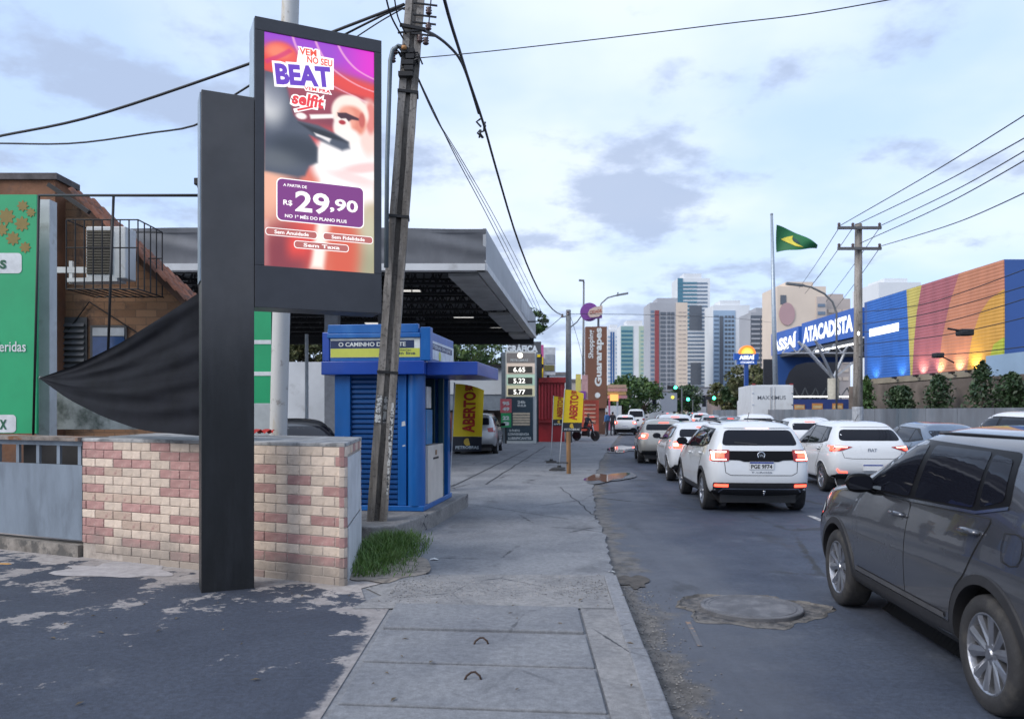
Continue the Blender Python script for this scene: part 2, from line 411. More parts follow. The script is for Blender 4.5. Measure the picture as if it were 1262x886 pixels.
# concrete slabs, each a piece of the pavement
slab_y = [(-.2, 1.3), (1.32, 2.08), (2.10, 2.85), (2.87, 3.62), (3.64, 4.46), (4.49, 5.24), (5.27, 6.04), (6.07, 6.85)]
PAVE = bpy.data.objects['pavement']
for i, (a, b) in enumerate(slab_y):
    mb = MB(); j = lambda: random.uniform(-.008, .008)
    xr = lambda y: .44+.016*y-.004
    vs = [(-.975+j(), a, .05), (xr(a)+j(), a-.20*.0-.05, .05), (xr(b)+j(), b-.10, .05), (-.975+j(), b+j(), .05)]
    vs = [(-.975+j(), a+.04), (xr(a)+j(), a-.10), (xr(b)+j(), b-.13), (-.975+j(), b+j()+.02)]
    dz = random.uniform(-.004, .006)
    mb.add([(x, y, .05) for x, y in vs]+[(x, y, .098+dz) for x, y in vs], [(4, 5, 6, 7), (0, 1, 5, 4), (1, 2, 6, 5), (2, 3, 7, 6), (3, 0, 4, 7)])
    s = mb.build('slab', M_slab, PAVE, bevel=.008)
    if i in (5, 6):
        hx = {5: -.185, 6: -.215}[i]; hx = {6: PX(593, 5.66), 5: PX(583, 4.92)}[i]; hy = {6: 5.68, 5: 4.93}[i]
        pth = [(hx-.052, hy-.01, .09), (hx-.04, hy, .115), (hx-.012, hy+.012, .133), (hx+.012, hy+.012, .135), (hx+.04, hy, .116), (hx+.05, hy-.008, .09)]
        MB().tube(pth, .007, 6).build('lifting_hook', mat('rusty_iron', (.05, .03, .022), .8, .3, var=.4, vscale=40), s, smooth=True)
# narrow cast strip between slabs and kerb
st = MB(); st.grid([[(.458+.016*y, y, .093+.002*math.sin(y*3)), (.66+.03*y, y, .09), (E(y)-.155, y, .088)] for y in (0, 2, 3, 4, 4.7, 5.2, 5.7, 6.2, 6.7)])
st.build('cast_strip', M_rubble, PAVE)
gb = MB(); gb.grid([[(-1.25+.1*math.sin(y*9), y, .09), (-.5, y, .094), (.3, y, .094), (E(y)-.155, y, .09)] for y in (6.72, 6.95, 7.2, 7.5, 7.8, 8.1)])
gb.build('rubble_band', M_rubble, PAVE)
# kerb stones
kerb = empty('kerb', (0, 0, 0), 0); tag(kerb, 'grey concrete kerb stones at the edge of the avenue', 'kerb', kind='structure')
y = -.4
while y < 8.05:
    a, b = y, min(y+.98, 8.06); y += .995
    mb = MB(); ea, eb = E(a), E(b); j = random.uniform(-.006, .006)
    vs = [(ea-.15+j, a), (ea-.02+j, a), (eb-.02+j, b), (eb-.15+j, b)]
    mb.add([(p[0], p[1], -.05) for p in vs]+[(p[0]+(-.006 if k in (1, 2) else 0), p[1], .102) for k, p in enumerate(vs)], [(4, 5, 6, 7), (0, 1, 5, 4), (1, 2, 6, 5), (2, 3, 7, 6), (3, 0, 4, 7)])
    mb.build('kerb_stone', M_kerb, kerb, bevel=.012)
# dirt washed along the road edge
def blob(name, cx, cy, rx, ry, z, m, rot=0., n=40, rough=.22, parent=None, seed=0):
    r_ = random.Random(seed); ph = [r_.uniform(0, 6.28) for _ in range(6)]
    pts = []
    for k in range(n):
        t = 2*PI*k/n
        q = 1+rough*sum(math.sin((i+2)*t+ph[i])/(i+1.5) for i in range(6))
        x, y = rx*q*math.cos(t), ry*q*math.sin(t)
        pts.append((cx+x*math.cos(rot)-y*math.sin(rot), cy+x*math.sin(rot)+y*math.cos(rot), z))
    return flat_poly(name, pts, m, parent)
ROAD = bpy.data.objects['road']
M_gutter = mat('gutter_dirt', (.135, .125, .115), .95, var=.45, vscale=5, bump=.7, bscale=50, col2=(.075, .07, .068), spots=(4, .48, .6))
blob('gutter_dirt', 1.22, 8.2, .13, .36, .0095, mat('wet_dirt', (.06, .052, .045), .8, var=.5, vscale=8, bump=.8, bscale=40), 0, n=90, rough=.4, parent=ROAD, seed=8)
M_patch = asphalt_mat('patched_asphalt', (.05, .057, .072), (.07, .076, .092), (.12, .125, .135), .55, .75)
# pebbles and crumbs of rubble
def pebbles(name, n, fn, m, smin=.006, smax=.018):
    mb = MB()
    base = [(1, 0, 0), (-1, 0, 0), (0, 1, 0), (0, -1, 0), (0, 0, 1), (0, 0, -1)]
    fs = [(0, 2, 4), (2, 1, 4), (1, 3, 4), (3, 0, 4), (2, 0, 5), (1, 2, 5), (3, 1, 5), (0, 3, 5)]
    for _ in range(n):
        x, y, z = fn(); s = random.uniform(smin, smax); a = random.uniform(0, 6.28)
        k = (s*random.uniform(.7, 1.3), s*random.uniform(.7, 1.3), s*.6)
        mb.add([(x+(p[0]*k[0]*math.cos(a)-p[1]*k[1]*math.sin(a)), y+(p[0]*k[0]*math.sin(a)+p[1]*k[1]*math.cos(a)), z+p[2]*k[2]) for p in base], fs)
    return tag(mb.build(name, m), None, None, kind='stuff')
def f_band():
    y = random.gauss(7.45, .27); return (random.uniform(-1.1, .88), min(max(y, 6.9), 8.1), .094)
M_peb = mat('pebble', (.12, .12, .125), .9, var=.5, vscale=25, col2=(.27, .255, .24), spots=(20, .5, .55))
tag(pebbles('gravel', 1500, f_band, M_peb, .003, .010), 'loose grey gravel between the slabs and the smooth pavement', 'gravel')
def f_gut():
    y = random.uniform(2.5, 8.0); return (E(y)+abs(random.gauss(.02, .16)), y, .004)
tag(pebbles('gravel', 1200, f_gut, M_peb, .003, .010), 'loose gravel crumbs in the gutter beside the kerb', 'gravel')
# lane markings: short worn dashes
M_paint = mat('road_paint', (.45, .45, .44), .8, var=.3, vscale=8, col2=(.12, .125, .135), spots=(14, .42, .6))
for y0 in (4.5, 11.4, 18.4, 26, 35, 46):
    for lane in (4.3,):
        a, b = y0, y0+2.0
        xa, xb = E(a)+lane-.02*a*0, E(b)+lane
        if y0 == 11.4: xa, xb = 4.78, 4.92
        flat_poly('lane_dash', [(xa-.05, a, .004), (xa+.05, a, .004), (xb+.05, b, .004), (xb-.05, b, .004)], M_paint, ROAD)
M_ypaint = mat('old_orange_paint', (.34, .20, .11), .85, var=.3, vscale=8, col2=(.10, .105, .12), spots=(9, .36, .5))
flat_poly('paint_trace', [(1.36, 5.95, .0045), (1.40, 5.95, .0045), (1.46, 6.65, .0045), (1.42, 6.65, .0045)], M_ypaint, ROAD)
# puddles by the road edge
M_water = bpy.data.materials.new('puddle_water'); _g = NG(M_water); _g.color((.045, .04, .038)); _g.rough(.04)
_g.bump(_g.noise(6, 2), .03, .01); _g.b.inputs['Specular IOR Level'].default_value = .9
M_wet = mat('wet_asphalt', (.04, .044, .054), .5, var=.3, vscale=3)
for (cx, cy, rx, ry, rot, sd) in ((2.45, 21.0, .42, 1.5, -.25, 1), (4.9, 37.0, .55, 3.0, -.14, 2)):
    blob('wet_asphalt', cx+.12, cy+.1, rx*1.3, ry*1.2, .0245, M_wet, rot, parent=ROAD, seed=sd+30)
    blob('puddle', cx, cy, rx, ry, .0285, M_water, rot, parent=ROAD, seed=sd, rough=.35)
# manhole
mh = empty('manhole', (2.07, 7.02, 0), 0, 'round iron manhole cover in broken asphalt beside the grey car', 'manhole')
mb = MB(); mb.lathe([(.0, .037), (.355, .037), (.36, .041), (.372, .041), (.376, .037), (.39, .037), (.397, .043), (.425, .043), (.432, .036), (.432, .0)], 48, close=True)
mb.build('cover', mat('cast_iron', (.105, .107, .118), .72, .15, var=.25, vscale=7, bump=.5, bscale=90, col2=(.17, .17, .18), spots=(6, .5, .66)), mh, smooth=True, sharp=30)
r_ = random.Random(4); pts = []
cr = MB(); ring = []
for k in range(64):
    t = 2*PI*k/64; q = 1+.10*math.sin(3*t+1)+.07*math.sin(7*t)+.06*math.sin(5*t+2)+.035*math.sin(13*t+1)+r_.uniform(-.03, .03)
    ring.append((q*math.cos(t), q*math.sin(t)))
cr.grid([[(x*rx_, y*ry_, z_) for (x, y) in ring+ring[:1]] for rx_, ry_, z_ in ((.35, .35, .006), (.47, .42, .008), (.55, .46, .006), (.60, .50, .004))])
cr.build('broken_collar', mat('broken_mortar', (.115, .108, .104), .95, var=.5, vscale=12, bump=1., bscale=28, col2=(.045, .046, .052), spots=(9, .46, .58)), mh)
edge = MB()
for k in range(64):
    x, y = ring[k]; x2, y2 = ring[(k+1) % 64]
    h1 = .012+.010*r_.random() if y > -.1 else .005
    edge.add([(x*.60, y*.50, .002), (x2*.60, y2*.50, .002), (x2*.64, y2*.55, .003), (x*.64, y*.55, .003), (x*.615, y*.52, h1+.006), (x2*.615, y2*.52, h1+.006)], [(0, 1, 5, 4), (4, 5, 2, 3)])
edge.build('asphalt_lip', M_road, mh)
# grass tuft beside the pole
def grass(name, n, fn, hmin, hmax, m):
    mb = MB()
    for _ in range(n):
        x, y, z, s = fn(); h = random.uniform(hmin, hmax)*s; a = random.uniform(0, 6.28); w_ = random.uniform(.003, .006)
        lx, ly = random.gauss(0, .45)*h, random.gauss(0, .45)*h; dx, dy = math.cos(a)*w_, math.sin(a)*w_
        mb.add([(x-dx, y-dy, z), (x+dx, y+dy, z), (x+dx*.8+lx*.4, y+dy*.8+ly*.4, z+h*.62), (x-dx*.8+lx*.4, y-dy*.8+ly*.4, z+h*.62), (x+lx, y+ly, z+h*.95)], [(0, 1, 2, 3), (3, 2, 4)])
    return mb.build(name, m)
def f_gr():
    while True:
        x = random.uniform(-1.8, -.98); y = random.uniform(7.95, 10.8)
        d = ((x+1.50)/.34)**2+((y-9.3)/1.35)**2
        if random.random() < math.exp(-d*1.1): return x, y, .075, .35+.8*math.exp(-d)
tag(grass('grass', 4200, f_gr, .05, .24, mat('grass_blade', (.075, .15, .025), .6, var=.45, vscale=14, col2=(.11, .17, .035), spots=(9, .5, .6))), 'tuft of green grass at the foot of the leaning pole', 'grass', kind='stuff')
blob('dirt_patch', -1.38, 8.55, .42, .9, .0965, M_dirt, .1, parent=PAVE, seed=41, rough=.3)
# drain channels and joints across the forecourt
M_joint = mat('joint_dark', (.03, .032, .038), .9, var=.3, vscale=9)
def joint(a, b, wd=.035, wob=.02):
    A_ = Vector((PX(a[0], 1700/(a[1]-HOR)), 1700/(a[1]-HOR), 0)); B_ = Vector((PX(b[0], 1700/(b[1]-HOR)), 1700/(b[1]-HOR), 0)); rows = []
    for i in range(25):
        q = A_.lerp(B_, i/24); o_ = random.uniform(-wob, wob); z = pave_z(q.y)+.004; rows.append([(q.x+o_-wd/2, q.y, z), (q.x+o_+wd/2, q.y, z)])
    MB().grid(rows).build('joint', M_joint, PAVE)
joint((556, 600), (650, 554), .06, .01); joint((598, 597), (672, 550), .05, .03); joint((520, 612), (700, 640), .02, .02); joint((690, 600), (738, 640), .02, .03)
# a few scraps of litter
for i, (x, y, s) in enumerate(((-.87, 9.05, .05), (-.95, 8.3, .03), (1.02, 8.3, .035))):
    mb = MB(); mb.grid([[(-s, -s*.6, .0), (0, -s*.5, .012), (s, -s*.6, .004)], [(-s*.9, s*.5, .006), (0, s*.6, .018), (s, s*.5, .0)]])
    tag(mb.build('litter_scrap', mat('paper_scrap', (.6, .6, .58), .8), None, loc=(x, y, pave_z(y)+.004), rot=(0, 0, i*1.3)),
        ['white paper scrap lying on the pavement beyond the grass', 'small white paper scrap near the edge of the grass', 'pale scrap lying at the end of the kerb'][i], 'litter')

# dry leaves and crumbs on the drive
lv = MB(); R_ = random.Random(91)
for _ in range(46):
    x, y = R_.uniform(-4.6, 1.0), R_.uniform(3.9, 7.3); z = .1 if x > -1.0 else .092; a = R_.uniform(0, 6.28); l_ = R_.uniform(.012, .035); w_l = l_*.35
    c_, s_ = math.cos(a), math.sin(a); q = lambda u, v, h: (x+u*c_-v*s_, y+u*s_+v*c_, z+h)
    lv.add([q(-l_, 0, .002), q(0, -w_l, .008), q(l_, 0, .004), q(0, w_l, .009)], [(0, 1, 2), (0, 2, 3)])
tag(lv.build('leaf_litter', mat('dry_leaf', (.10, .075, .045), .9, var=.5, vscale=6)), 'dry leaf crumbs scattered over the drive and slabs', 'litter', kind='stuff')
# ------------------------------------------------------------------ left side: sign, wall, kiosk, station
M_acm = mat('dark_panel', (.055, .056, .063), .42, .2, var=.16, vscale=2.2, bump=.06, bscale=200, spec=.4)
M_acmd = mat('pillar_paint', (.026, .027, .031), .5, 0, var=.4, vscale=2., streak=.35, col2=(.06, .062, .07), spots=(1.6, .52, .75))
M_steel = mat('bare_steel_edge', (.28, .33, .38), .45, .5, var=.2)
M_black = mat('black_iron', (.014, .014, .016), .6, .2, var=.2)
sign = empty('led_sign', (-2.797, 7.306, 0), math.radians(25), 'tall dark pillar sign with a glowing advertising screen on its arm', 'sign')
# pillar: skin colour grades from grey at the top to near-black below
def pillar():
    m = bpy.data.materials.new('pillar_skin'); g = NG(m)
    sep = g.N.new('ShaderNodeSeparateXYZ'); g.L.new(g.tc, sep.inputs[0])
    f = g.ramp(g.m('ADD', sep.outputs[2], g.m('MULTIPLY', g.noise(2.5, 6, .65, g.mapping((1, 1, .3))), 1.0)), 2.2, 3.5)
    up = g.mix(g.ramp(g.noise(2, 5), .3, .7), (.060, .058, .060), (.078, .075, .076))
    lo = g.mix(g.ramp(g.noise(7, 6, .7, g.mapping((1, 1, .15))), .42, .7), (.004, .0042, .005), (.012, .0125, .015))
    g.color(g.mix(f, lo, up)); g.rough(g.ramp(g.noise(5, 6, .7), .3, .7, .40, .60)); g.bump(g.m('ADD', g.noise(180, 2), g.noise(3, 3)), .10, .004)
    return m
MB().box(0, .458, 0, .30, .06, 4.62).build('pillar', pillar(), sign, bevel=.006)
MB().box(-.012, -.001, .02, .29, 2.9, 4.60).build('side_strip', M_steel, sign)
fr = MB(); x0, x1, z0, z1 = .462, 1.665, 2.685, 5.375; sx0, sx1, sz0, sz1 = .548, 1.592, 3.075, 5.252
fr.box(x0, x1, -.004, .34, z0, sz0); fr.box(x0, x1, -.004, .34, sz1, z1)
fr.box(x0, sx0, -.004, .34, sz0+.0005, sz1-.0005); fr.box(sx1, x1, -.004, .34, sz0+.0005, sz1-.0005); fr.box(sx0+.001, sx1-.001, .05, .33, sz0+.001, sz1-.001)
fr.build('cabinet', M_acm, sign, bevel=.004)
MB().box(x0-.006, x0-.0005, .02, .335, 4.63, 5.36).build('side_skin', mat('bluish_side_skin', (.34, .42, .50), .5, .1, var=.12), sign)
def led_picture():
    nu, nv = 134, 280
    u, v = np.meshgrid(np.linspace(0, 1, nu), np.linspace(0, 1, nv))
    C = lambda *c: np.array(c, float)/255
    ss = lambda a, b, x: (lambda t: t*t*(3-2*t))(np.clip((x-a)/(b-a), 0, 1))
    img = np.zeros((nv, nu, 3)); img[:] = C(205, 70, 75)
    def lay(mask, col): 
        nonlocal img
        mask = np.clip(mask, 0, 1)[..., None]; img = img*(1-mask)+np.asarray(col)*mask
    def ell(cx, cy, rx, ry, soft=.25, rot=0.):
        du, dv = (u-cx), (v-cy)*2.08; a = math.radians(rot)
        x = du*math.cos(a)+dv*math.sin(a); y = -du*math.sin(a)+dv*math.cos(a)
        return 1-ss(1-soft, 1+soft, np.sqrt((x/rx)**2+(y/(ry*2.08))**2))
    def poly(pts, soft=.012):
        d = np.full(u.shape, 9.); ins = np.zeros(u.shape, bool); n = len(pts)
        for i in range(n):
            (x1_, y1_), (x2_, y2_) = pts[i], pts[(i+1) % n]; y1s, y2s, vs = y1_*2.08, y2_*2.08, v*2.08
            ex, ey = x2_-x1_, y2s-y1s; t = np.clip(((u-x1_)*ex+(vs-y1s)*ey)/(ex*ex+ey*ey+1e-9), 0, 1)
            d = np.minimum(d, np.hypot(u-x1_-t*ex, vs-y1s-t*ey))
            c = ((y1s > vs) != (y2s > vs)) & (u < (x2_-x1_)*(vs-y1s)/((y2s-y1s) if abs(y2s-y1s) > 1e-9 else 1e-9)+x1_); ins ^= c
        return ss(-soft, soft, np.where(ins, d, -d))
    v = np.interp(v, [0, .09, .165, .21, .30, .42, .53, .60, .78, 1], [0, .12, .25, .34, .45, .605, .70, .77, .84, 1])
    # background: purple and magenta glow above, red body, dark maroon behind
    lay(1-ss(.10, .30, v+.10*(1-u)), C(150, 60, 205)); lay(ss(.55, 1.0, u)*(1-ss(.08, .17, v-.05*u)), C(225, 35, 205))
    lay(ss(.10, .17, v-.12*u+.03)*(1-ss(.27, .36, v-.06*u)), C(226, 62, 58)); lay(ss(.25, .33, v-.10*u+.03)*(1-ss(.5, .58, v)), C(120, 48, 66))
    lay(ell(.36, .38, .30, .12, .6), C(150, 60, 80))
    for k in range(3):
        cc = np.abs(np.hypot(u-1.25, (v+.10)*2.08)-(.62+.20*k)); lay((1-ss(.004, .018, cc))*.7, C(255, 190, 220))
    lay(ell(.15, .115, .15, .075, .25), C(236, 80, 72)); lay(ell(.12, .10, .10, .04, .6), C(245, 125, 95)); lay(poly([(.0, .17), (.22, .07), (.25, .085), (.02, .2)])*.7, C(205, 35, 110))
    # lower half: warm blur
    lay(ss(.68, .78, v), C(222, 112, 92)); lay(ell(.08, .80, .16, .10, .6), C(244, 178, 150)); lay(ell(.35, .93, .2, .08, .7), C(226, 66, 56)); lay(ell(.28, .96, .10, .06, .8)*.8, C(120, 50, 60))
    lay(ell(.16, .97, .10, .10, .8)*.8, C(150, 60, 66)); lay(poly([(0, .86), (.03, .86), (.06, 1), (0, 1)], .03), C(255, 214, 200))
    lay(ell(.96, .90, .26, .16, .7), C(196, 190, 160)); lay(ell(.92, .97, .16, .06, .9)*.8, C(150, 150, 118)); lay(ell(.72, .93, .14, .09, .8), C(214, 98, 70))
    lay(poly([(.47, .84), (.62, .80), (.53, 1), (.40, 1)], .035), C(255, 246, 236))
    # person: white hair, dark glasses, white shirt
    lay(ss(.80, .95, v)*(1-ss(.05, .3, np.abs(u-.16))), C(128, 44, 56)); lay(ss(.84, .93, v)*(1-ss(.03, .16, np.abs(u-.30)))*(1-ss(.93, 1., v)), C(232, 60, 52)); lay(ss(.80, .9, v)*(1-ss(.04, .2, np.abs(u-.70))), C(214, 84, 60))
    lay(ell(.74, .70, .33, .12, .18), C(255, 250, 248)); lay(poly([(.50, .62), (.72, .58), (1.0, .53), (1.0, .80), (.50, .80)], .025), C(255, 250, 250)); lay(ell(.90, .70, .20, .02, .5, -12)*.6, C(236, 176, 176)); lay(ell(.80, .75, .22, .02, .5, 8)*.5, C(240, 190, 190))
    lay(ell(.95, .50, .11, .15, .2), C(250, 214, 206)); lay(ell(.97, .45, .05, .09, .3), C(226, 128, 120)); lay(ell(.775, .44, .175, .10, .10), C(255, 236, 226)); lay(ell(.80, .485, .125, .085, .2), C(228, 132, 110)); lay(ell(.74, .475, .085, .07, .3), C(240, 160, 138))
    lay(ell(.70, .53, .085, .075, .22), C(255, 242, 236)); lay(ell(.76, .575, .11, .05, .3), C(255, 244, 240)); lay(ell(.70, .498, .032, .013, .3), C(168, 36, 44)); lay(poly([(.655, .447), (.735, .440), (.86, .462), (.86, .474), (.79, .474), (.76, .488), (.735, .472), (.69, .478), (.66, .466)], .008), C(58, 28, 40)); lay(ell(.885, .47, .028, .042, .3), C(196, 88, 80))
    lay(poly([(.40, .482), (.62, .458), (.62, .482), (.41, .506)], .012), C(255, 250, 246)); lay(ell(.325, .497, .05, .018, .3), C(255, 250, 246))
    # dark machine in the foreground
    dk = poly([(0, .25), (.16, .27), (.20, .36), (.26, .50), (.30, .525), (.48, .535), (.62, .565), (.76, .605), (.77, .63), (.70, .642), (.48, .612), (.40, .60), (.47, .645), (.47, .70), (.40, .72), (.36, .765), (.30, .775), (0, .765)], .02)
    lay(dk, C(66, 74, 92)); lay(dk*ell(.05, .46, .12, .10, .8), C(206, 208, 212)); lay(dk*ell(.10, .36, .10, .10, .8)*.6, C(96, 102, 124)); lay(dk*ell(.30, .66, .25, .05, .6), C(40, 48, 62)); lay(dk*poly([(.30, .535), (.6, .57), (.76, .61), (.45, .59)], .02), C(30, 34, 44)); lay(dk*ell(.1, .71, .2, .04, .7)*.7, C(92, 98, 106))
    lay(poly([(.44, .580), (.60, .602), (.58, .618), (.46, .597)], .012), C(240, 236, 238))
    img = img*(1+.03*np.sin(np.arange(nu)*PI))[None, :, None]
    img = img*.90+.085; v = np.repeat(np.linspace(0, 1, nv)[:, None], nu, 1)
    me = bpy.data.meshes.new('screen'); xs = sx0+u*(sx1-sx0); zs = sz1-v*(sz1-sz0)
    vs = np.stack([xs, np.full_like(xs, .016), zs], -1).reshape(-1, 3)
    ii = np.arange((nv-1)*(nu-1)); r0 = ii//(nu-1); c0 = ii % (nu-1); a = r0*nu+c0
    me.from_pydata(vs.tolist(), [], np.stack([a, a+nu, a+nu+1, a+1], -1).tolist())
    ca = me.color_attributes.new('picture', 'FLOAT_COLOR', 'POINT')
    lin = np.where(img <= .04045, img/12.92, ((np.clip(img, 0, 1.05)+.055)/1.055)**2.4)
    ca.data.foreach_set('color', np.concatenate([lin.reshape(-1, 3), np.ones((nu*nv, 1))], 1).ravel())
    m = bpy.data.materials.new('led_screen'); g = NG(m); at = g.N.new('ShaderNodeAttribute'); at.attribute_name = 'picture'
    # led pixel rows: a faint grid of lamps
    wv = g.N.new('ShaderNodeTexWave'); wv.inputs['Scale'].default_value = 34; wv.bands_direction = 'X'; g.L.new(g.tc, wv.inputs['Vector'])
    g.L.new(g.mix(1., at.outputs['Color'], g.ramp(wv.outputs['Fac'], 0, 1, .90, 1.0), 'MULTIPLY'), g.b.inputs['Emission Color']); g.b.inputs['Emission Strength'].default_value = .62
    g.color((.01, .01, .01)); g.rough(.5)
    return link('screen', me, m, sign)
scr = led_picture()
def LU(u, v, lift=0.): return (sx0+u*(sx1-sx0), .012-lift, sz1-v*(sz1-sz0))
E_white = emat('led_white', (1, .98, .98), .66); E_red = emat('led_red', srgb(232, 84, 62), .6); E_purple = emat('led_purple', srgb(104, 60, 190), .6); E_plum = emat('led_plum', srgb(122, 52, 128), .6); E_sred = emat('led_scarlet', srgb(228, 60, 70), .6)
T = lambda nm, s, m, u, v, wu, hv, bold=.03, rot=4, lift=.003, shear=0: text(nm, s, m, scr, LU(u, v), (math.cos(math.radians(rot)), 0, math.sin(math.radians(rot))), (-math.sin(math.radians(rot)), 0, math.cos(math.radians(rot))), wu*(sx1-sx0), hv*(sz1-sz0), bold, shear, lift)
def plate_uv(nm, pts, m, lift): return flat_poly(nm, [LU(a, b, lift) for a, b in pts], m, scr)
def OT(s_, m, u, v, wu, hv, bold, rot, grow, shear=0):
    """lettering with a white outline plate, as on the screen"""
    d0 = text_mesh(s_, bold, 0, shear)[2]; d1 = text_mesh(s_, bold+grow, 0, shear)[2]
    T('lettering_ground', s_, E_white, u, v, wu*d1[0]/d0[0], hv*d1[1]/d0[1], bold+grow, rot, .0015, shear)
    return T('lettering', s_, m, u, v, wu, hv, bold, rot, .004, shear)
plate_uv('lettering_ground', [(.30, .052), (.49, .035), (.50, .062), (.62, .062), (.62, .20), (.36, .215), (.12, .215), (.09, .16), (.28, .12)], E_white, .0006)
OT('VEM', E_red, .385, .055, .155, .030, .03, 2, .14); OT('NO SEU', E_red, .492, .086, .23, .030, .03, 0, .14)
OT('BEAT', E_purple, .345, .160, .50, .090, .05, 6, .09); OT('VEM PRA', E_sred, .47, .213, .24, .016, .02, 0, .16)
OT('selfit', E_sred, .385, .264, .29, .056, .035, -1, .10, .15); OT('-', E_sred, .36, .302, .15, .009, .02, 20, .06)
def rr_uv(nm, a, b, c, d, r, m, lift):
    w_, h_ = sx1-sx0, sz1-sz0
    return flat_poly(nm, [(x, .012-lift, z) for x, z in rrect(sx0+a*w_, sx0+b*w_, sz1-d*h_, sz1-c*h_, r)], m, scr)
rr_uv('price_outline', .105, .905, .616, .802, .05, E_white, .0008); rr_uv('price_box', .114, .896, .620, .798, .046, E_plum, .0018)
T('lettering', 'A PARTIR DE', E_white, .27, .645, .21, .012, .02, 0, .004); T('lettering', 'R$', E_white, .205, .722, .08, .026, .02, 0, .004)
T('lettering', '29', E_white, .425, .710, .31, .092, .025, 0, .004); T('lettering', ',90', E_white, .715, .712, .26, .062, .025, 0, .004)
T('lettering', 'NO 1º MÊS DO PLANO PLUS', E_white, .46, .776, .56, .018, .02, 0, .004)
for a, b, c, s_ in ((.01, .47, .834, 'Sem Anuidade'), (.52, .99, .834, 'Sem Fidelidade'), (.26, .76, .880, 'Sem Taxa')):
    rr_uv('pill_outline', a, b, c, c+.034, .030, E_white, .0008); rr_uv('pill', a+.006, b-.006, c+.003, c+.031, .025, emat('led_pill', srgb(186, 104, 100), .55), .0018)
    T('lettering', s_, E_white, (a+b)/2, c+.017, (b-a)*.66, .016, .02, 0, .004)
# tall rusty pipe behind the sign
def rusty_white():
    m = bpy.data.materials.new('rusty_white_pipe'); g = NG(m)
    n1 = g.noise(3.2, 8, .7, g.mapping((1, 1, .22))); n2 = g.noise(9, 7, .7)
    c = g.mix(g.ramp(n1, .52, .66), (.50, .50, .49), (.40, .33, .22)); c = g.mix(g.ramp(n1, .62, .70), c, (.20, .09, .035)); c = g.mix(g.m('MULTIPLY', g.ramp(n2, .58, .66), .7), c, (.23, .20, .18))
    g.color(c); g.rough(.6); g.bump(n2, .2, .004); return m
pipe = MB(); pipe.tube([P(343, 537, 10.6)-Vector((.0, 0, 1.35)), P(343, 537, 10.6), P(350, 250, 10.6), P(358, 0, 10.6), P(362, -120, 10.6)], .112, 24)
tag(pipe.build('steel_pipe', rusty_white(), smooth=True, sharp=60), 'tall white steel pipe streaked with rust behind the screen', 'pipe')
# ---------------- brick enclosure
WA, WB, WC, WD = Vector((-4.82, 9.1, 0)), Vector((-1.57, 7.6, 0)), Vector((-1.765, 9.5, 0)), Vector((-4.95, 11.3, 0))
WTOP = 1.40; WBOT = .06
M_mortar = mat('mortar', (.36, .31, .27), .95, var=.25, vscale=14, bump=.5, bscale=60)
M_cream = mat('cream_brick', (.585, .475, .385), .8, var=.16, vscale=9, bump=.45, bscale=45, col2=(.47, .37, .28), spots=(11, .56, .74))
M_pink = mat('pink_brick', (.385, .215, .195), .82, var=.20, vscale=9, bump=.45, bscale=45, col2=(.46, .31, .27), spots=(12, .56, .72))
M_pale = mat('faded_brick', (.48, .36, .285), .82, var=.2, vscale=9, bump=.45, bscale=45, col2=(.36, .22, .19), spots=(9, .55, .68))
def grime(m):
    g = NG(m); src = g.b.inputs['Base Color'].links[0].from_socket
    pos = g.N.new('ShaderNodeNewGeometry').outputs['Position']; sp_ = g.N.new('ShaderNodeSeparateXYZ'); g.L.new(pos, sp_.inputs[0])
    oi = g.N.new('ShaderNodeObjectInfo').outputs['Random']
    c = g.mix(1., src, g.ramp(oi, 0, 1, .88, 1.08), 'MULTIPLY')
    n1 = g.noise(3.2, 8, .7, pos); n2 = g.noise(9, 8, .72, pos)
    k = g.ramp(g.m('SUBTRACT', sp_.outputs[2], g.m('MULTIPLY', n1, .55)), -.12, .18, .75, 0.)
    c = g.mix(k, c, (.19, .165, .145)); c = g.mix(g.m('MULTIPLY', g.ramp(n2, .58, .70), .5), c, (.24, .20, .17)); g.color(c)
for _m in (M_cream, M_pink, M_pale): grime(_m)
enc = empty('brick_wall', (0, 0, 0), 0, 'low wall of cream and pink bricks behind the black pillar', 'wall')
core = MB(); ins = .012
fd = (WB-WA).normalized(); fn = Vector((fd.y, -fd.x, 0)); sd = (WC-WB).normalized(); sn = Vector((sd.y, -sd.x, 0))
ca = [WA-fn*ins+fd*.004, WB-fn*ins-sn*ins, WC-sn*ins, WD]
core.add([(c.x, c.y, WBOT-.1) for c in ca]+[(c.x, c.y, WTOP-.015) for c in ca], [(0, 1, 5, 4), (1, 2, 6, 5), (2, 3, 7, 6), (3, 0, 4, 7), (4, 5, 6, 7)])
core.build('core', M_mortar, enc)
cap = MB(); cp = [WA-fd*.02+fn*.004, WB+fn*.004+sn*.006, WC+sn*.006, WD]
cap.add([(c.x, c.y, WTOP-.012) for c in cp]+[(c.x, c.y, WTOP+.022) for c in cp], [(0, 1, 5, 4), (1, 2, 6, 5), (2, 3, 7, 6), (3, 0, 4, 7), (4, 5, 6, 7)])
cap.build('coping', mat('rough_coping', (.30, .30, .30), .9, var=.45, vscale=3, bump=.9, bscale=18, col2=(.14, .14, .145), spots=(5, .5, .62)), enc, bevel=.01)
flen = (WB-WA).length; nrow = 14; rh = (WTOP-.012-WBOT)/nrow
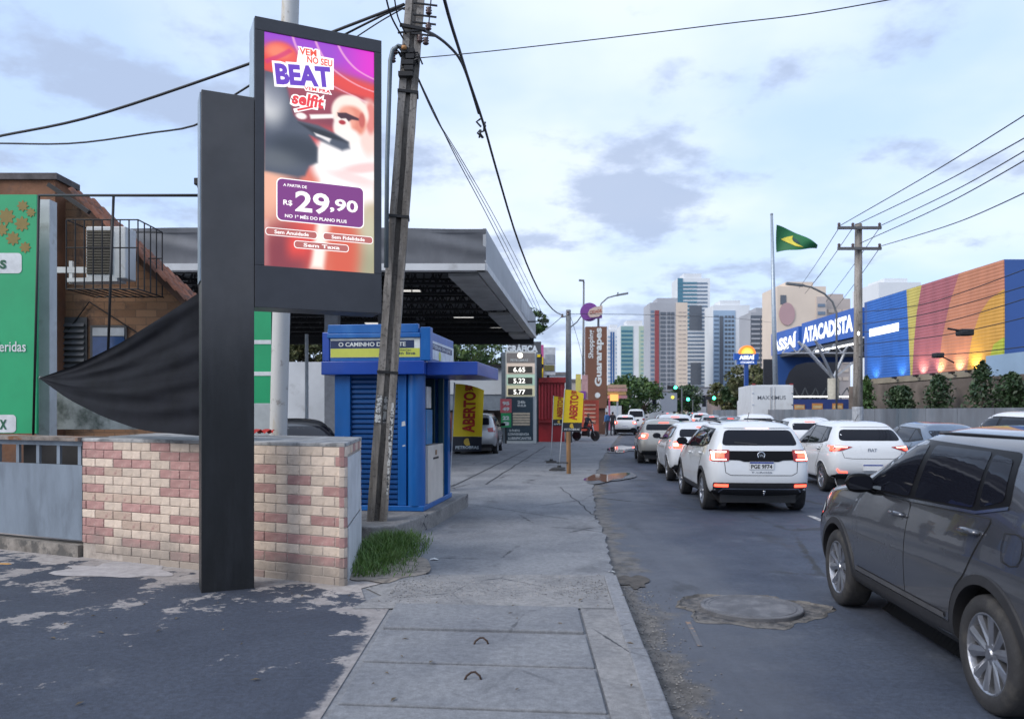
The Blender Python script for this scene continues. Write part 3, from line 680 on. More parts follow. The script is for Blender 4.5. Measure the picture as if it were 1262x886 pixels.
PINK = {0: [(250, 330), (418, 498)], 1: [(233, 358), (458, 535), (955, 975)], 2: [(330, 412), (497, 560), (715, 745)], 3: [(233, 292), (457, 535), (788, 872)], 4: [(495, 565), (715, 745), (915, 975)],
        5: [(233, 292), (457, 535), (786, 872)], 6: [(640, 700)], 7: [(233, 292), (370, 448), (715, 788), (875, 958)], 8: [(495, 565)], 9: [(233, 290), (715, 960)], 10: [(233, 328), (492, 560)], 11: [(233, 290), (370, 448), (715, 960)], 12: [(492, 560)], 13: [(715, 760)]}
FADE = {3: [(292, 370)], 6: [(233, 412)], 9: [(330, 450)], 8: [(290, 370)]}
def zpx(pt): return (631+pt.x/pt.y*1000)*2.296
brick_me = {}
def brick(name, a, b, z0, z1, n_, m, depth=.05, key=None):
    """One brick between floor points a and b, protruding along n_."""
    d = (b-a).normalized(); L_ = (b-a).length; k = (round(L_, 3), round(z1-z0, 3), m.name, random.randint(0, 2))
    if k not in brick_me:
        r_ = lambda: random.uniform(-.0022, .0022)
        mb = MB(); j = [(r_(), r_()) for _ in range(4)]; bv = .006
        fr_ = [(0+j[0][0], 0+j[0][1]), (L_+j[1][0], 0+j[1][1]), (L_+j[2][0], z1-z0+j[2][1]), (0+j[3][0], z1-z0+j[3][1])]
        cx, cz = L_/2, (z1-z0)/2
        ins_ = [(x+(bv if x < cx else -bv), z+(bv if z < cz else -bv)) for x, z in fr_]
        mb.add([(x, depth, z) for x, z in fr_]+[(x, .006, z) for x, z in fr_]+[(x, 0, z) for x, z in ins_], [(0, 1, 5, 4), (1, 2, 6, 5), (2, 3, 7, 6), (3, 0, 4, 7), (4, 5, 9, 8), (5, 6, 10, 9), (6, 7, 11, 10), (7, 4, 8, 11), (8, 9, 10, 11)])
        me = mb.mesh('brick'); me.materials.append(m); brick_me[k] = me
    o = link('brick', brick_me[k], None, enc, (a.x+n_.x*random.uniform(-.003, .003), a.y+n_.y*random.uniform(-.003, .003), z0), (0, 0, math.atan2(d.y, d.x)))
    return o
bl = .284; gap = .006
for r in range(nrow):
    zt_ = WTOP-.014-r*rh; zb_ = zt_-rh+gap
    t0 = (-.22 if r % 2 else -.075)
    t = t0
    while t < flen-.01:
        a_, b_ = max(t, 0), min(t+bl-gap, flen-.001)
        t += bl
        if b_-a_ < .03: continue
        c = WA+fd*((a_+b_)/2); z = zpx(c)
        if r >= 11 and z < (290 if r < 13 else 340) and r != 11: continue
        m = M_pink if any(p0-6 < z < p1+6 for p0, p1 in PINK.get(r, [])) else (M_pale if any(p0 < z < p1 for p0, p1 in FADE.get(r, [])) else M_cream)
        brick('brick', WA+fd*a_, WA+fd*b_, zb_, zt_, fn, m)
# end face: white rendered panel framed by brick ends
slen = (WC-WB).length
for r in range(nrow):
    zt_ = WTOP-.014-r*rh; zb_ = zt_-rh+gap
    if r < 1:
        t = .002
        while t < slen-.05: brick('brick', WB+sd*t, WB+sd*min(t+bl-gap, slen), zb_, zt_, sn, random.choice([M_cream, M_cream, M_pink])); t += bl
    else:
        brick('brick', WB+sd*.002, WB+sd*(.12 if r % 2 else .2), zb_, zt_, sn, M_pink if r in (1, 4, 5, 9, 11) else M_cream)
        brick('brick', WB+sd*(slen-.16), WB+sd*slen, zb_, zt_, sn, M_pink if r % 3 == 0 else M_cream)
def pane(a, b, z0, z1, n_, off, m, nm, parent, th=.012):
    mb = MB(); A_ = a+n_*off; B_ = b+n_*off; C_ = b+n_*(off-th); D_ = a+n_*(off-th)
    mb.add([(q.x, q.y, z0) for q in (A_, B_, C_, D_)]+[(q.x, q.y, z1) for q in (A_, B_, C_, D_)], [(0, 1, 5, 4), (1, 2, 6, 5), (2, 3, 7, 6), (3, 0, 4, 7), (4, 5, 6, 7), (3, 2, 1, 0)])
    return mb.build(nm, m, parent)
M_whiteplate = mat('white_plate', (.52, .54, .56), .55, var=.16, vscale=3, col2=(.30, .27, .23), spots=(5, .6, .72))
pane(WB+sd*.22, WB+sd*(slen-.18), .62, WTOP-rh-.03, sn, .012, M_whiteplate, 'white_panel', enc)
pane(WB+sd*.22, WB+sd*(slen-.18), .075, .60, sn, .018, M_whiteplate, 'white_panel', enc)
# ---------------- gate left of the wall
gd = -fd
gate = empty('metal_gate', (0, 0, 0), 0, 'low blue-grey sheet metal gate left of the brick wall', 'gate')
M_gate = mat('galvanised_sheet', (.195, .235, .285), .5, .35, var=.22, vscale=3.5, streak=.3, col2=(.13, .155, .19), spots=(4, .52, .75))
GA = WA+gd*.03
pane(GA, GA+gd*2.3, .27, 1.115, fn, -.02, M_gate, 'sheet', gate)
for t in (0.03, .385, .74, 1.10, 1.46, 1.82, 2.2): pane(GA+gd*t, GA+gd*(t+.052), 1.118, 1.33, fn, -.03, M_gate, 'upright', gate, .03)
pane(GA, GA+gd*2.3, 1.332, 1.385, fn, -.02, M_gate, 'top_rail', gate, .05)
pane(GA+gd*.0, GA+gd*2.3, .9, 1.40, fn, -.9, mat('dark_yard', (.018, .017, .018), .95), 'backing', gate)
tag(pane(GA-gd*.0, GA+gd*2.4, .075, .22, fn, .03, mat('old_beam', (.20, .18, .16), .95, var=.5, vscale=5, bump=1, bscale=22, col2=(.09, .085, .08), spots=(6, .5, .6)), 'concrete_beam', None, .2), 'rough concrete beam lying under the metal gate', 'beam')
tag(pane(GA-gd*.02, GA+gd*2.4, 1.388, 1.43, fn, .05, mat('rusty_cap', (.22, .19, .17), .95, var=.5, vscale=6, bump=1, bscale=20, col2=(.16, .07, .03), spots=(3, .5, .6)), 'coping_board', None, .4), 'weathered rust-stained coping board above the metal gate', 'board')
tag(MB().tube([P(-30, 697, 8.75), P(10, 697, 8.7), P(17, 699, 8.7)], .03, 10).build('yellow_pipe', mat('yellow_plastic', (.42, .20, .015), .5)), 'yellow plastic pipe end on the ground by the gate', 'pipe')
tag(blob('spilled_cement', -4.05, 8.35, .75, .30, .0905, mat('dry_cement', (.33, .315, .32), .95, var=.2, vscale=9, bump=.5, bscale=40), -.42, seed=77, rough=.4), 'dry pale cement spilled at the foot of the wall by the gate', 'cement')
# ---------------- tarp, panel, billboard, frame
def tarp():
    topk = [(48, 466), (95, 450), (150, 423), (203, 390), (247, 361)]; botk = [(48, 466), (84, 492), (128, 514), (176, 531), (247, 537)]
    n, k = 60, 40; rows = []
    cr_ = lambda K, s, c: float(np.interp(s, np.linspace(0, 1, len(K)), [q[c] for q in K]))
    sm = lambda K, s, c: sum(cr_(K, min(1, max(0, s+d)), c) for d in (-.06, -.03, 0, .03, .06))/5 if .06 < s < .94 else cr_(K, s, c)
    for i in range(n+1):
        s = i/n; Y = 9.9-1.95*s; row = []
        for j in range(k+1):
            t = j/k; px = sm(topk, s, 0)*(1-t)+sm(botk, s, 0)*t; py = sm(topk, s, 1)*(1-t)+sm(botk, s, 1)*t
            f = lambda x: 1-abs(math.sin(x))**.7
            w_ = .10*f(4.6*t+.5*s+.2)+.06*f(9.3*t-1.3*s+.7)+.035*f(17*t+2.1*s)+.016*math.sin(31*t+9*s)+.012*math.sin(13*s+8*t)
            row.append(P(px, py, Y)+Vector((.3, -1, 0)).normalized()*(w_*s**.75*min(1, (1-t)*6+.25)-.12*s*math.sin(PI*t)))
        rows.append(row)
    return MB().grid(rows).build('tarp', mat('black_tarp', (.009, .010, .014), .8, var=.35, vscale=3.2, bump=.3, bscale=90, spec=.15), smooth=True)
_tp = tarp()
MB().tube([P(48, 466, 9.9), P(49, 464.5, 10.4), P(52, 464, 10.98)], .009, 6).build('tie_rope', mat('rope', (.30, .28, .25), .9), _tp)
tag(_tp, 'black cloth tarp stretched from the pillar to the white post', 'tarp')
def wallbox(name, p0, p1, Y, d, m, label=None, cat=None, parent=None):
    a = P(*p0, Y); b = P(*p1, Y)
    o = MB().box(min(a.x, b.x), max(a.x, b.x), Y, Y+d, min(a.z, b.z), max(a.z, b.z)).build(name, m, parent)
    return tag(o, label, cat) if label else o
wallbox('dirty_panel', (44, 470), (190, 529), 11.6, .03, mat('dirty_white_sheet', (.36, .39, .38), .7, var=.3, vscale=2, col2=(.05, .07, .06), spots=(2.6, .44, .66)), 'dirty whitish sheet panel below the black tarp', 'panel')
wallbox('white_post', (44, 246), (61, 560), 11.0, .18, mat('white_post_paint', (.50, .52, .53), .7, var=.15, vscale=3, col2=(.32, .32, .31), spots=(3, .55, .7)), 'white square post beside the green billboard', 'post')
bb = empty('green_billboard', (0, 0, 0), 0, 'green billboard with white lettering at the left edge', 'billboard')
Yb = 10.6; M_green = mat('billboard_green', (.012, .33, .135), .5, var=.08, vscale=2); M_bw = mat('print_white', (.62, .64, .65), .55)
b0, b1 = P(-95, 240, Yb), P(45, 534, Yb)
MB().box(b0.x, b1.x, Yb, Yb+.05, b1.z, b0.z).build('panel', M_green, bb)
fl = mat('print_brown', (.22, .16, .035), .55, var=.1)
for i, (fx, fy, rr_) in enumerate(((8, 267, 9), (27, 276, 8), (16, 294, 7.5), (31, 305, 6), (2, 283, 7), (28, 254, 6), (38, 262, 5), (-20, 270, 9), (-40, 288, 8))):
    c = P(fx, fy, Yb-.004); pts = []
    for k in range(40):
        t = 2*PI*k/40; q = rr_*Yb/1000*(1+.22*math.cos(8*t)); pts.append((c.x+q*math.cos(t), c.y-.0003*i, c.z+q*math.sin(t)))
    flat_poly('flower_print', pts, fl, bb)
def bplate(a, b, m, r=.05, off=.005):
    A_, B_ = P(*a, Yb), P(*b, Yb); return flat_poly('print_plate', [(x, Yb-off, z) for x, z in rrect(A_.x, B_.x, B_.z, A_.z, r)], m, bb)
bplate((-60, 312), (27, 337), M_bw); bplate((-60, 511), (20, 533), M_bw)
bt = lambda s, px, py, wpx, hpx, m, bold=.03: text('lettering', s, m, bb, P(px, py, Yb-.006), (1, 0, 0), (0, 0, 1), wpx*Yb/1000, hpx*Yb/1000, bold)
M_gdark = mat('print_dark_green', (.008, .10, .05), .55)
bt('S', 4, 326, 8, 11, M_gdark, .05); bt('X', 4, 523, 9, 12, M_gdark, .05); bt('referidas', 8, 427, 48, 13, M_bw, .01)
frm = empty('tube_frame', (0, 0, 0), 0, 'thin black tube frame standing above the tarp', 'frame')
def tb(a, b, r=.016): return MB().tube([a, b], r, 8).build('tube', M_black, frm, smooth=True)
tb(P(48, 241, 10.4), P(246, 241, 8.4)); tb(P(48, 241, 10.4), P(41, 536, 10.4)); tb(P(140, 241, 9.5), P(133, 440, 9.5)); tb(P(246, 210, 8.4), P(246, 470, 8.4))
cm = empty('security_camera', P(246, 226, 8.36), 0, 'small black camera on top of the tube frame', 'camera')
MB().box(-.05, .01, -.03, .03, -.02, .05).build('housing', M_black, cm, bevel=.008); MB().tube([(-.02, 0, -.02), (0, 0, -.09)], .01, 6).build('bracket', M_black, cm)
# ---------------- brown brick house
house = empty('brick_house', P(120, 540, 13.2)*1, 0, 'brown brick house with a sloping tiled roof edge behind the billboard', 'house'); house.location = (0, 0, 0)
def brown_brick():
    m = bpy.data.materials.new('brown_brick'); g = NG(m)
    mp = g.mapping((1, 1, 1)); br = g.N.new('ShaderNodeTexBrick'); g.L.new(g.mapping((1, 1, 1), (PI/2, 0, 0)), br.inputs['Vector'])
    br.inputs['Scale'].default_value = 1.; br.inputs['Brick Width'].default_value = .34; br.inputs['Row Height'].default_value = .125; br.inputs['Mortar Size'].default_value = .008; br.inputs['Mortar Smooth'].default_value = .3
    br.inputs['Color1'].default_value = (.28, .155, .088, 1); br.inputs['Color2'].default_value = (.19, .10, .056, 1); br.inputs['Mortar'].default_value = (.16, .095, .06, 1)
    c = g.mix(g.ramp(g.noise(1.3, 8, .65), .48, .72), br.outputs['Color'], (.27, .18, .115)); c = g.mix(g.m('MULTIPLY', g.ramp(g.noise(2.6, 9, .72), .50, .64), .85), c, (.085, .052, .04))
    g.color(c); g.rough(.9); g.bump(g.m('ADD', g.m('MULTIPLY', br.outputs['Fac'], -1.0), g.noise(30, 4)), .5, .012); return m
M_bb = brown_brick(); Yh = 13.2
pts = [P(45, 560, Yh), P(262, 560, Yh), P(262, 400, Yh), P(232, 374, Yh), P(92, 243, Yh), P(45, 243, Yh)]
MB().prism([(p_.x, p_.z) for p_ in pts], 'y', Yh, Yh+.9).build('wall', M_bb, house)
wx = P(68, 222, 12.9); MB().box(-9.5, wx.x, 12.9, 13.5, 0, wx.z).build('wall', mat('orange_brown_plaster', (.19, .09, .05), .9, var=.35, vscale=2, bump=.5, bscale=25, col2=(.13, .08, .06), spots=(2.4, .52, .68)), house)
MB().box(-9.6, wx.x+.05, 12.85, 13.55, wx.z, wx.z+.10).build('parapet_cap', mat('dark_cap', (.09, .08, .08), .9, var=.4), house)
sl0, sl1 = P(86, 236, Yh-.25), P(240, 380, Yh-.25); dv = sl1-sl0
for k in range(13):
    a = sl0+dv*(k/13); b = sl0+dv*((k+1.18)/13)
    mb = MB(); nn = Vector((-dv.z, 0, dv.x)).normalized()*-1
    if nn.z < 0: nn = -nn
    prof = []
    for q in range(4):
        yy = Yh-.25+q*.22
        prof.append((a+nn*.03, b+nn*.0, yy))
    for (p1, p2, yy) in prof:
        rows = []
        for i in range(7):
            t = PI*i/6; o_ = nn*(.055*math.sin(t)); dy = -.09*math.cos(t)
            rows.append([(p1.x+o_.x, yy+dy, p1.z+o_.z), (p2.x+o_.x, yy+dy, p2.z+o_.z)])
        mb.grid(rows)
    mb.build('roof_tile', mat('clay_tile', (.24, .095, .055), .85, var=.4, vscale=6, col2=(.10, .06, .05), spots=(5, .5, .65)), house, smooth=True)
vb = MB(); vb.bar(sl0-Vector((0, -.1, .07)), sl1-Vector((0, -.1, .07)), .06, .1); vb.build('verge_board', mat('dark_timber', (.10, .055, .04), .8, var=.3), house)
vb2 = MB(); vb2.bar(P(60, 228, Yh-.5), P(110, 262, Yh-.5), .08, .06); vb2.build('ridge_cable_tray', M_black, house)
wn = wallbox('window', (64, 391), (107, 470), Yh-.03, .05, mat('window_frame_dark', (.05, .05, .055), .6), parent=house)
for k in range(10): 
    z = PZ(398+k*7.2, Yh-.05); xa, xb = PX(67.5, Yh-.05), PX(103.5, Yh-.05)
    MB().add([(xa, Yh-.035, z), (xb, Yh-.035, z), (xb, Yh-.075, z-.055), (xa, Yh-.075, z-.055), (xa, Yh-.03, z-.008), (xb, Yh-.03, z-.008), (xb, Yh-.07, z-.063), (xa, Yh-.07, z-.063)], [(0, 1, 2, 3), (4, 7, 6, 5), (3, 2, 6, 7)]).build('louvre_slat', mat('louvre_grey', (.085, .09, .10), .5, .2), wn)
wn2 = wallbox('window', (111, 401), (156, 470), Yh-.03, .05, mat('window_frame_dark', (.05, .05, .055), .6), parent=house)
wallbox('pane', (114, 404), (153, 414), Yh-.04, .01, mat('pane_pale', (.35, .37, .40), .3), parent=wn2); wallbox('pane', (114, 415), (153, 467), Yh-.04, .01, mat('pane_blue', (.03, .06, .16), .1), parent=wn2)
sh = MB(); sh.tube([P(62, 437, Yh-.04), P(110, 372, Yh-.04), P(200, 430, Yh-.04)], .012, 6); sh.build('loose_cable', M_black, house)
ac = empty('air_conditioner', (0, 0, 0), 0, 'white air conditioner outdoor unit in a wire cage on the brown house', 'air conditioner')
Ya = 12.45; M_acw = mat('ac_white', (.55, .56, .56), .5, var=.12, vscale=4, col2=(.36, .34, .30), spots=(4, .58, .72))
a, b = P(106, 279, Ya), P(155, 343, Ya)
MB().box(a.x, b.x, Ya, Ya+.35, b.z, a.z).build('casing', M_acw, ac, bevel=.015)
gA, gB = P(107.5, 284, Ya), P(139, 338, Ya)
MB().box(gA.x, gB.x, Ya-.012, Ya-.002, gB.z, gA.z).build('grille_back', mat('grille_dark', (.06, .05, .04), .7), ac)
for k in range(16):
    z = gB.z+(gA.z-gB.z)*(k+.5)/16; MB().box(gA.x, gB.x, Ya-.022, Ya-.014, z-.006, z+.006).build('grille_slat', mat('grille_bronze', (.13, .115, .085), .6), ac)
br_ = MB(); br_.bar(P(60, 333, Ya+.1), P(106, 333, Ya+.1), .06, .09); br_.bar(P(88, 322, Ya+.1), P(88, 350, Ya+.1), .05, .05); br_.bar(P(88, 347, Ya+.15), P(150, 346, Ya+.15), .3, .06); br_.build('bracket', M_acw, ac)
cg = empty('wire_cage', (0, 0, 0), 0, 'dark wire cage around the air conditioner', 'cage')
x0_, x1_, zt_, zb_ = PX(84, 12.3), PX(172, 12.3), PZ(272, 12.3), PZ(357, 12.3)
def cbar(a, b): MB().tube([a, b], .011, 5).build('bar', M_black, cg)
for yy in (12.25, 13.1):
    for z in (zt_, (zt_+zb_)/2+.1, zb_): cbar((x0_, yy, z), (x1_, yy, z))
for x in np.linspace(x0_, x1_, 9): cbar((x, 12.25, zt_), (x, 12.25, zb_))
for x in np.linspace(x0_, x1_, 9): cbar((x, 12.25, zb_), (x, 13.15, zb_))
for yy in np.linspace(12.25, 13.1, 5)[1:]: cbar((x1_, yy, zt_), (x1_, yy, zb_))
for x in (x0_, x1_): cbar((x, 12.25, zt_), (x, 13.1, zt_))
# green banner behind the pillar
gb_ = empty('green_banner', (0, 0, 0), 0, 'green banner with pale stripes right of the black pillar', 'banner')
wallbox('cloth', (255, 372), (334, 497), 11.6, .02, M_green, parent=gb_)
for py in (419, 458): wallbox('stripe', (255, py), (334, py+5), 11.593, .006, M_bw, parent=gb_)
wallbox('lower_sheet', (255, 497.5), (335, 560), 11.6, .02, mat('pale_sheet', (.42, .45, .46), .6, var=.1), parent=gb_)
rg = MB(); rg.grid([[(x, y, .035+.03*math.sin(i*2.1+j*1.7)) for j, y in enumerate(np.linspace(-.08, .08, 5))] for i, x in enumerate(np.linspace(-.14, .14, 8))])
tag(rg.build('red_rag', mat('red_cloth', (.45, .02, .015), .7), loc=P(322, 535, 9.85), smooth=True), 'crumpled red rag lying on the brick wall coping', 'rag')
# ---------------- blue kiosk on a plinth
M_kb = mat('kiosk_blue', (.004, .105, .37), .38, var=.14, vscale=3, col2=(.03, .15, .42), spots=(3, .54, .72), coat=.1, streak=.3)
M_kb2 = mat('kiosk_royal_blue', (.004, .052, .33), .35, var=.1, vscale=3, coat=.2)
kk = empty('lottery_kiosk', (-1.30, 11.95, 0), math.radians(-7.4), 'blue kiosk with a yellow and white sign band behind the leaning pole', 'kiosk')
pl = empty('plinth', (-1.30, 11.95, 0), math.radians(-7.4), 'cracked concrete plinth under the blue kiosk', 'plinth')
ptop = [(-2.2, -1.55), (-.28, -1.62), (-.02, -1.45), (.16, 0), (.17, 2.7), (-2.2, 2.7)]
MB().prism(ptop, 'z', -.02, .245).build('slab', concrete_mat('plinth_concrete', (.16, .155, .15), (.24, .23, .22), (.08, .08, .08), .3, 2.), pl, bevel=.02)
kk_box = lambda nm, *a, m=M_kb, parent=kk, bevel=.01: MB().box(*a).build(nm, m, parent, bevel=bevel)
Z0 = .247
kk_box('floor', -1.36, .0, .0, 2.05, Z0, Z0+.08); kk_box('corner_post', -1.36, -1.12, -.01, .22, Z0+.08, 2.26)
MB().lathe([(.135, Z0+.08), (.135, 2.26)], 24, 'z', (-.14, .12, 0), close=True).build('corner_column', M_kb, kk, smooth=True, sharp=40)
kk_box('jamb', -.40, -.27, .02, .2, Z0+.08, 2.26); kk_box('back_wall', -1.35, -.02, 1.93, 2.0, Z0+.08, 2.26); kk_box('left_wall', -1.35, -1.28, .22, 1.93, Z0+.08, 2.26)
sl_m = MB().prism([(.06, 0), (.03, .02), (.03, .055), (.06, .072)], 'x', -1.115, -.405).mesh('slat'); sl_m.materials.append(mat('shutter_blue', (.006, .06, .21), .45, var=.15))
for k in range(26): link('shutter_slat', sl_m, None, kk, (0, 0, Z0+.09+k*.0745))
M_stk = mat('sticker', (.5, .52, .55), .6, var=.3, vscale=20)
for x_, z_, w_s, h_s in ((-1.26, 1.25, .05, .10), (-1.22, 1.12, .04, .06), (-1.24, .98, .05, .05), (-.34, 1.5, .06, .08), (-.33, 1.2, .05, .03)):
    yq = -.0115 if x_ < -1 else .0185
    flat_poly('sticker', [(x_, yq, z_), (x_+w_s, yq, z_+.01), (x_+w_s-.008, yq, z_+h_s), (x_+.004, yq, z_+h_s-.012)], M_stk, kk)
kk_box('counter', -.16, .0, .30, 1.35, Z0+.08, 1.20, m=mat('counter_white', (.56, .52, .47), .5, var=.12, vscale=3)); kk_box('counter_slot', .002, .008, .62, .98, .98, 1.01, m=M_black)
kk_box('counter_badge', .002, .007, .76, .86, 1.04, 1.12, m=mat('badge_brown', (.22, .13, .07), .5))
kk_box('jamb', -.10, .0, 1.75, 1.92, Z0+.08, 2.26); kk_box('jamb', -.09, -.0, 1.36, 1.43, Z0+.08, 2.26, m=mat('kiosk_teal', (.01, .05, .07), .4))
kk_box('inner_panel', -1.27, -.18, 1.5, 1.56, Z0+.08, 2.26, m=mat('inner_teal', (.012, .045, .06), .6)); kk_box('window_panel', -.07, -.03, .32, .70, 1.22, 1.75, m=mat('sky_blue_panel', (.03, .20, .45), .3)); kk_box('notice', -.055, -.025, .33, .6, 1.77, 2.1, m=mat('notice_white', (.55, .56, .56), .5))
aw = kk_box('awning_band', -1.52, .04, -.14, 2.12, 2.262, 2.46, m=M_kb2); kk_box('side_awning', .042, .80, .02, 2.1, 2.255, 2.45, m=M_kb2)
fa = kk_box('fascia', -1.44, .02, -.10, 2.08, 2.462, 2.93)
kk_box('corner_block', -.02, .13, -.13, .03, 2.463, 2.95, parent=fa); kk_box('end_block', -1.51, -1.40, -.12, .05, 2.463, 2.89, parent=fa, m=M_kb2); kk_box('crown', -1.42, -.05, -.13, -.05, 2.87, 3.0, parent=fa); kk_box('ledge', -1.43, -.02, -.14, -.05, 2.80, 2.868, parent=fa)
M_ky = mat('sign_lime', (.52, .56, .09), .5, var=.06); M_kn = mat('sign_navy', (.008, .025, .09), .5); M_kw = mat('sign_white', (.58, .62, .62), .5)
sg = kk_box('sign_panel', -1.385, -.03, -.112, -.101, 2.515, 2.80, m=M_kw, parent=kk, bevel=0)
MB().quad((-1.383, -.1135, 2.52), (-.032, -.1135, 2.52), (-.032, -.1135, 2.645), (-1.383, -.1135, 2.645)).build('lime_band', M_ky, sg)
MB().quad((-1.383, -.1135, 2.648), (-.115, -.1135, 2.648), (-.115, -.1135, 2.765), (-1.383, -.1135, 2.765)).build('navy_band', M_kn, sg)
text('lettering', 'O CAMINHO DA SORTE', M_kw, sg, (-.75, -.1136, 2.707), (1, 0, 0), (0, 0, 1), 1.02, .064, .03); text('lettering', 'Loterias', M_kn, sg, (-.27, -.1136, 2.622), (1, 0, 0), (0, 0, 1), .21, .03, .0); text('lettering', 'On line', M_kn, sg, (-.25, -.1136, 2.575), (1, 0, 0), (0, 0, 1), .30, .045, .01)
ssg = kk_box('side_sign', .021, .03, .08, 2.05, 2.52, 2.80, m=M_kw, bevel=0)
MB().quad((.0315, .15, 2.67), (.0315, 1.9, 2.67), (.0315, 1.9, 2.76), (.0315, .15, 2.76)).build('navy_band', M_kn, ssg)
text('lettering', 'LOTERIAS ON LINE', M_kw, ssg, (.0316, 1.02, 2.715), (0, 1, 0), (0, 0, 1), 1.5, .055, .02)
MB().lathe([(.0, .004), (.075, .004), (.075, 0)], 16, 'x', (.0315, .95, 2.59)).build('lime_spot', M_ky, ssg)
# ---------------- leaning concrete pole
pole = empty('leaning_pole', (0, 0, 0), 0, 'old leaning concrete utility pole in front of the blue kiosk', 'utility pole')
pb, pt = P(464, 662, 11.0), P(513, -8, 11.0); pt = pb+(pt-pb)*1.18
pd = (pt-pb).normalized(); pxv = Vector((1, .10, 0)); pxv = (pxv-pd*pxv.dot(pd)).normalized(); pyv = pd.cross(pxv)*1
if pyv.y < 0: pyv = -pyv
def conc_pole(nm='weathered_pole'):
    m = bpy.data.materials.new(nm); g = NG(m)
    n1 = g.noise(5, 8, .7, g.mapping((1, 1, .12))); n2 = g.noise(22, 6, .7)
    c = g.mix(g.ramp(n1, .38, .62), (.13, .115, .10), (.30, .275, .25)); c = g.mix(g.m('MULTIPLY', g.ramp(n2, .52, .66), .7), c, (.05, .046, .043)); g.color(c); g.rough(.95); g.bump(g.m('ADD', n1, n2), .6, .012); return m
M_pole = conc_pole()
def along(t, x0, x1, y0, y1, w0=1., w1=.92):
    vs = []
    for (q, k) in ((pb+pd*t[0], w0), (pb+pd*t[1], w1)):
        vs += [q+pxv*x*k+pyv*y*k for x, y in ((x0, y0), (x1, y0), (x1, y1), (x0, y1))]
    return vs
BOXF = [(0, 1, 2, 3), (7, 6, 5, 4), (0, 4, 5, 1), (1, 5, 6, 2), (2, 6, 7, 3), (3, 7, 4, 0)]
PL = (pt-pb).length
for nm, x0, x1, y0, y1 in (('flange', -.145, -.045, -.10, .10), ('flange', .03, .125, -.11, .10), ('web', -.046, .031, -.035, .03)):
    nseg = 40; mb = MB(); rows = []
    for i in range(nseg+1):
        t = -.3+(PL+.3)*i/nseg; k = 1.0-.10*i/nseg; q = pb+pd*t
        j = lambda: random.uniform(-.004, .004)
        rows.append([q+pxv*(x*k+j())+pyv*(y*k+j()) for x, y in ((x0, y0), (x1, y0), (x1, y1), (x0, y1), (x0, y0))])
    for r in rows: r[4] = r[0]
    mb.grid(rows); mb.build(nm, M_pole, pole)
for t in (2.22, 4.32, 6.0): MB().add(along((t, t+.035), -.155, .135, -.12, .11, .96, .96), BOXF).build('steel_band', M_black, pole)
def on_pole(py): return pb+pd*((PZ(py, 11.0)-pb.z)/pd.z)
M_flyer = mat('flyer_paper', (.52, .52, .50), .8, var=.15, vscale=8, col2=(.06, .06, .065), spots=(26, .5, .56))
def scrap(py0, py1, x0, x1, lab=None):
    a, b = on_pole(py1), on_pole(py0); f = -.117; n_ = 6; L_, R_ = [], []
    for i in range(n_+1):
        q = a.lerp(b, i/n_); L_.append(q+pxv*(x0+random.uniform(-.012, .006))*.97+pyv*f); R_.append(q+pxv*(x1+random.uniform(-.006, .012))*.97+pyv*f)
    MB().grid([[l, r] for l, r in zip(L_, R_)]).build('flyer_scrap', M_flyer, pole)
for a in ((488, 500, -.125, -.06), (501, 509, -.13, -.07), (511, 521, -.13, -.06), (496, 522, .075, .118), (523, 548, .08, .117), (549, 573, .085, .115), (575, 590, .09, .113), (592, 608, .095, .115)): scrap(*a)
for a in ((489, 505, -.03, .02), (507, 521, -.03, .015)):
    p0, p1 = on_pole(a[1]), on_pole(a[0]); MB().grid([[p0+pxv*a[2]-pyv*.04, p0+pxv*a[3]-pyv*.04], [p1+pxv*a[2]-pyv*.04, p1+pxv*a[3]-pyv*.04]]).build('flyer_scrap', M_flyer, pole)
# hardware near the top
hw = MB()
for py in (10, 24, 33, 47):
    q = on_pole(py); hw.bar(q-pxv*.02-pyv*.13, q+pxv*.30-pyv*.13, .02, .02)
hw.bar(on_pole(0)+pxv*.21-pyv*.13, on_pole(52)+pxv*.2-pyv*.13, .015, .015)
hw.bar(on_pole(38)-pxv*.18-pyv*.12, on_pole(40)+pxv*.16-pyv*.12, .04, .04); hw.bar(on_pole(48)-pxv*.2-pyv*.12, on_pole(40)+pxv*.16-pyv*.12, .02, .02)
hw.build('bracket', M_black, pole)
M_ins = mat('insulator_brown', (.07, .04, .04), .25)
for py, dx in ((17, .19), (36, .20), (54, .18), (70, -.22), (80, -.24), (52, .10)):
    q = on_pole(py)+pxv*dx-pyv*.13
    MB().lathe([(.0, -.05), (.03, -.05), (.045, -.035), (.025, -.015), (.045, 0), (.025, .02), (.04, .035), (.0, .045)], 12, 'z', q).build('insulator', M_ins, pole, smooth=True)
cl = MB()
for k in range(9):
    q = on_pole(72+random.uniform(-8, 14)); cl.tube([q+pxv*random.uniform(-.16, .14)-pyv*.14, q+pxv*random.uniform(-.2, .2)-pyv*.2+Vector((0, 0, .05)), q+pxv*random.uniform(-.16, .16)-pyv*.14-Vector((0, 0, .08))], .012, 5)
for k in range(5):
    q = on_pole(70+k*7); cl.box(q.x-.06+random.uniform(-.08, .08), q.x+.06, q.y-.2, q.y-.12, q.z-.03, q.z+.03)
cl.build('cable_clamp', M_black, pole)
pp = [P(484, 640, 10.82), P(477, 400, 10.82), P(477, 200, 10.82), P(481, 75, 10.82), P(484, 62, 10.82), P(491, 57, 10.82), P(498, 59, 10.82)]
pp[0] = P(462, 640, 10.82); pp[1] = P(476, 330, 10.82)
MB().tube(pp[1:], .030, 10).build('conduit', mat('conduit_grey', (.13, .16, .18), .5, .3, var=.2), pole, smooth=True)
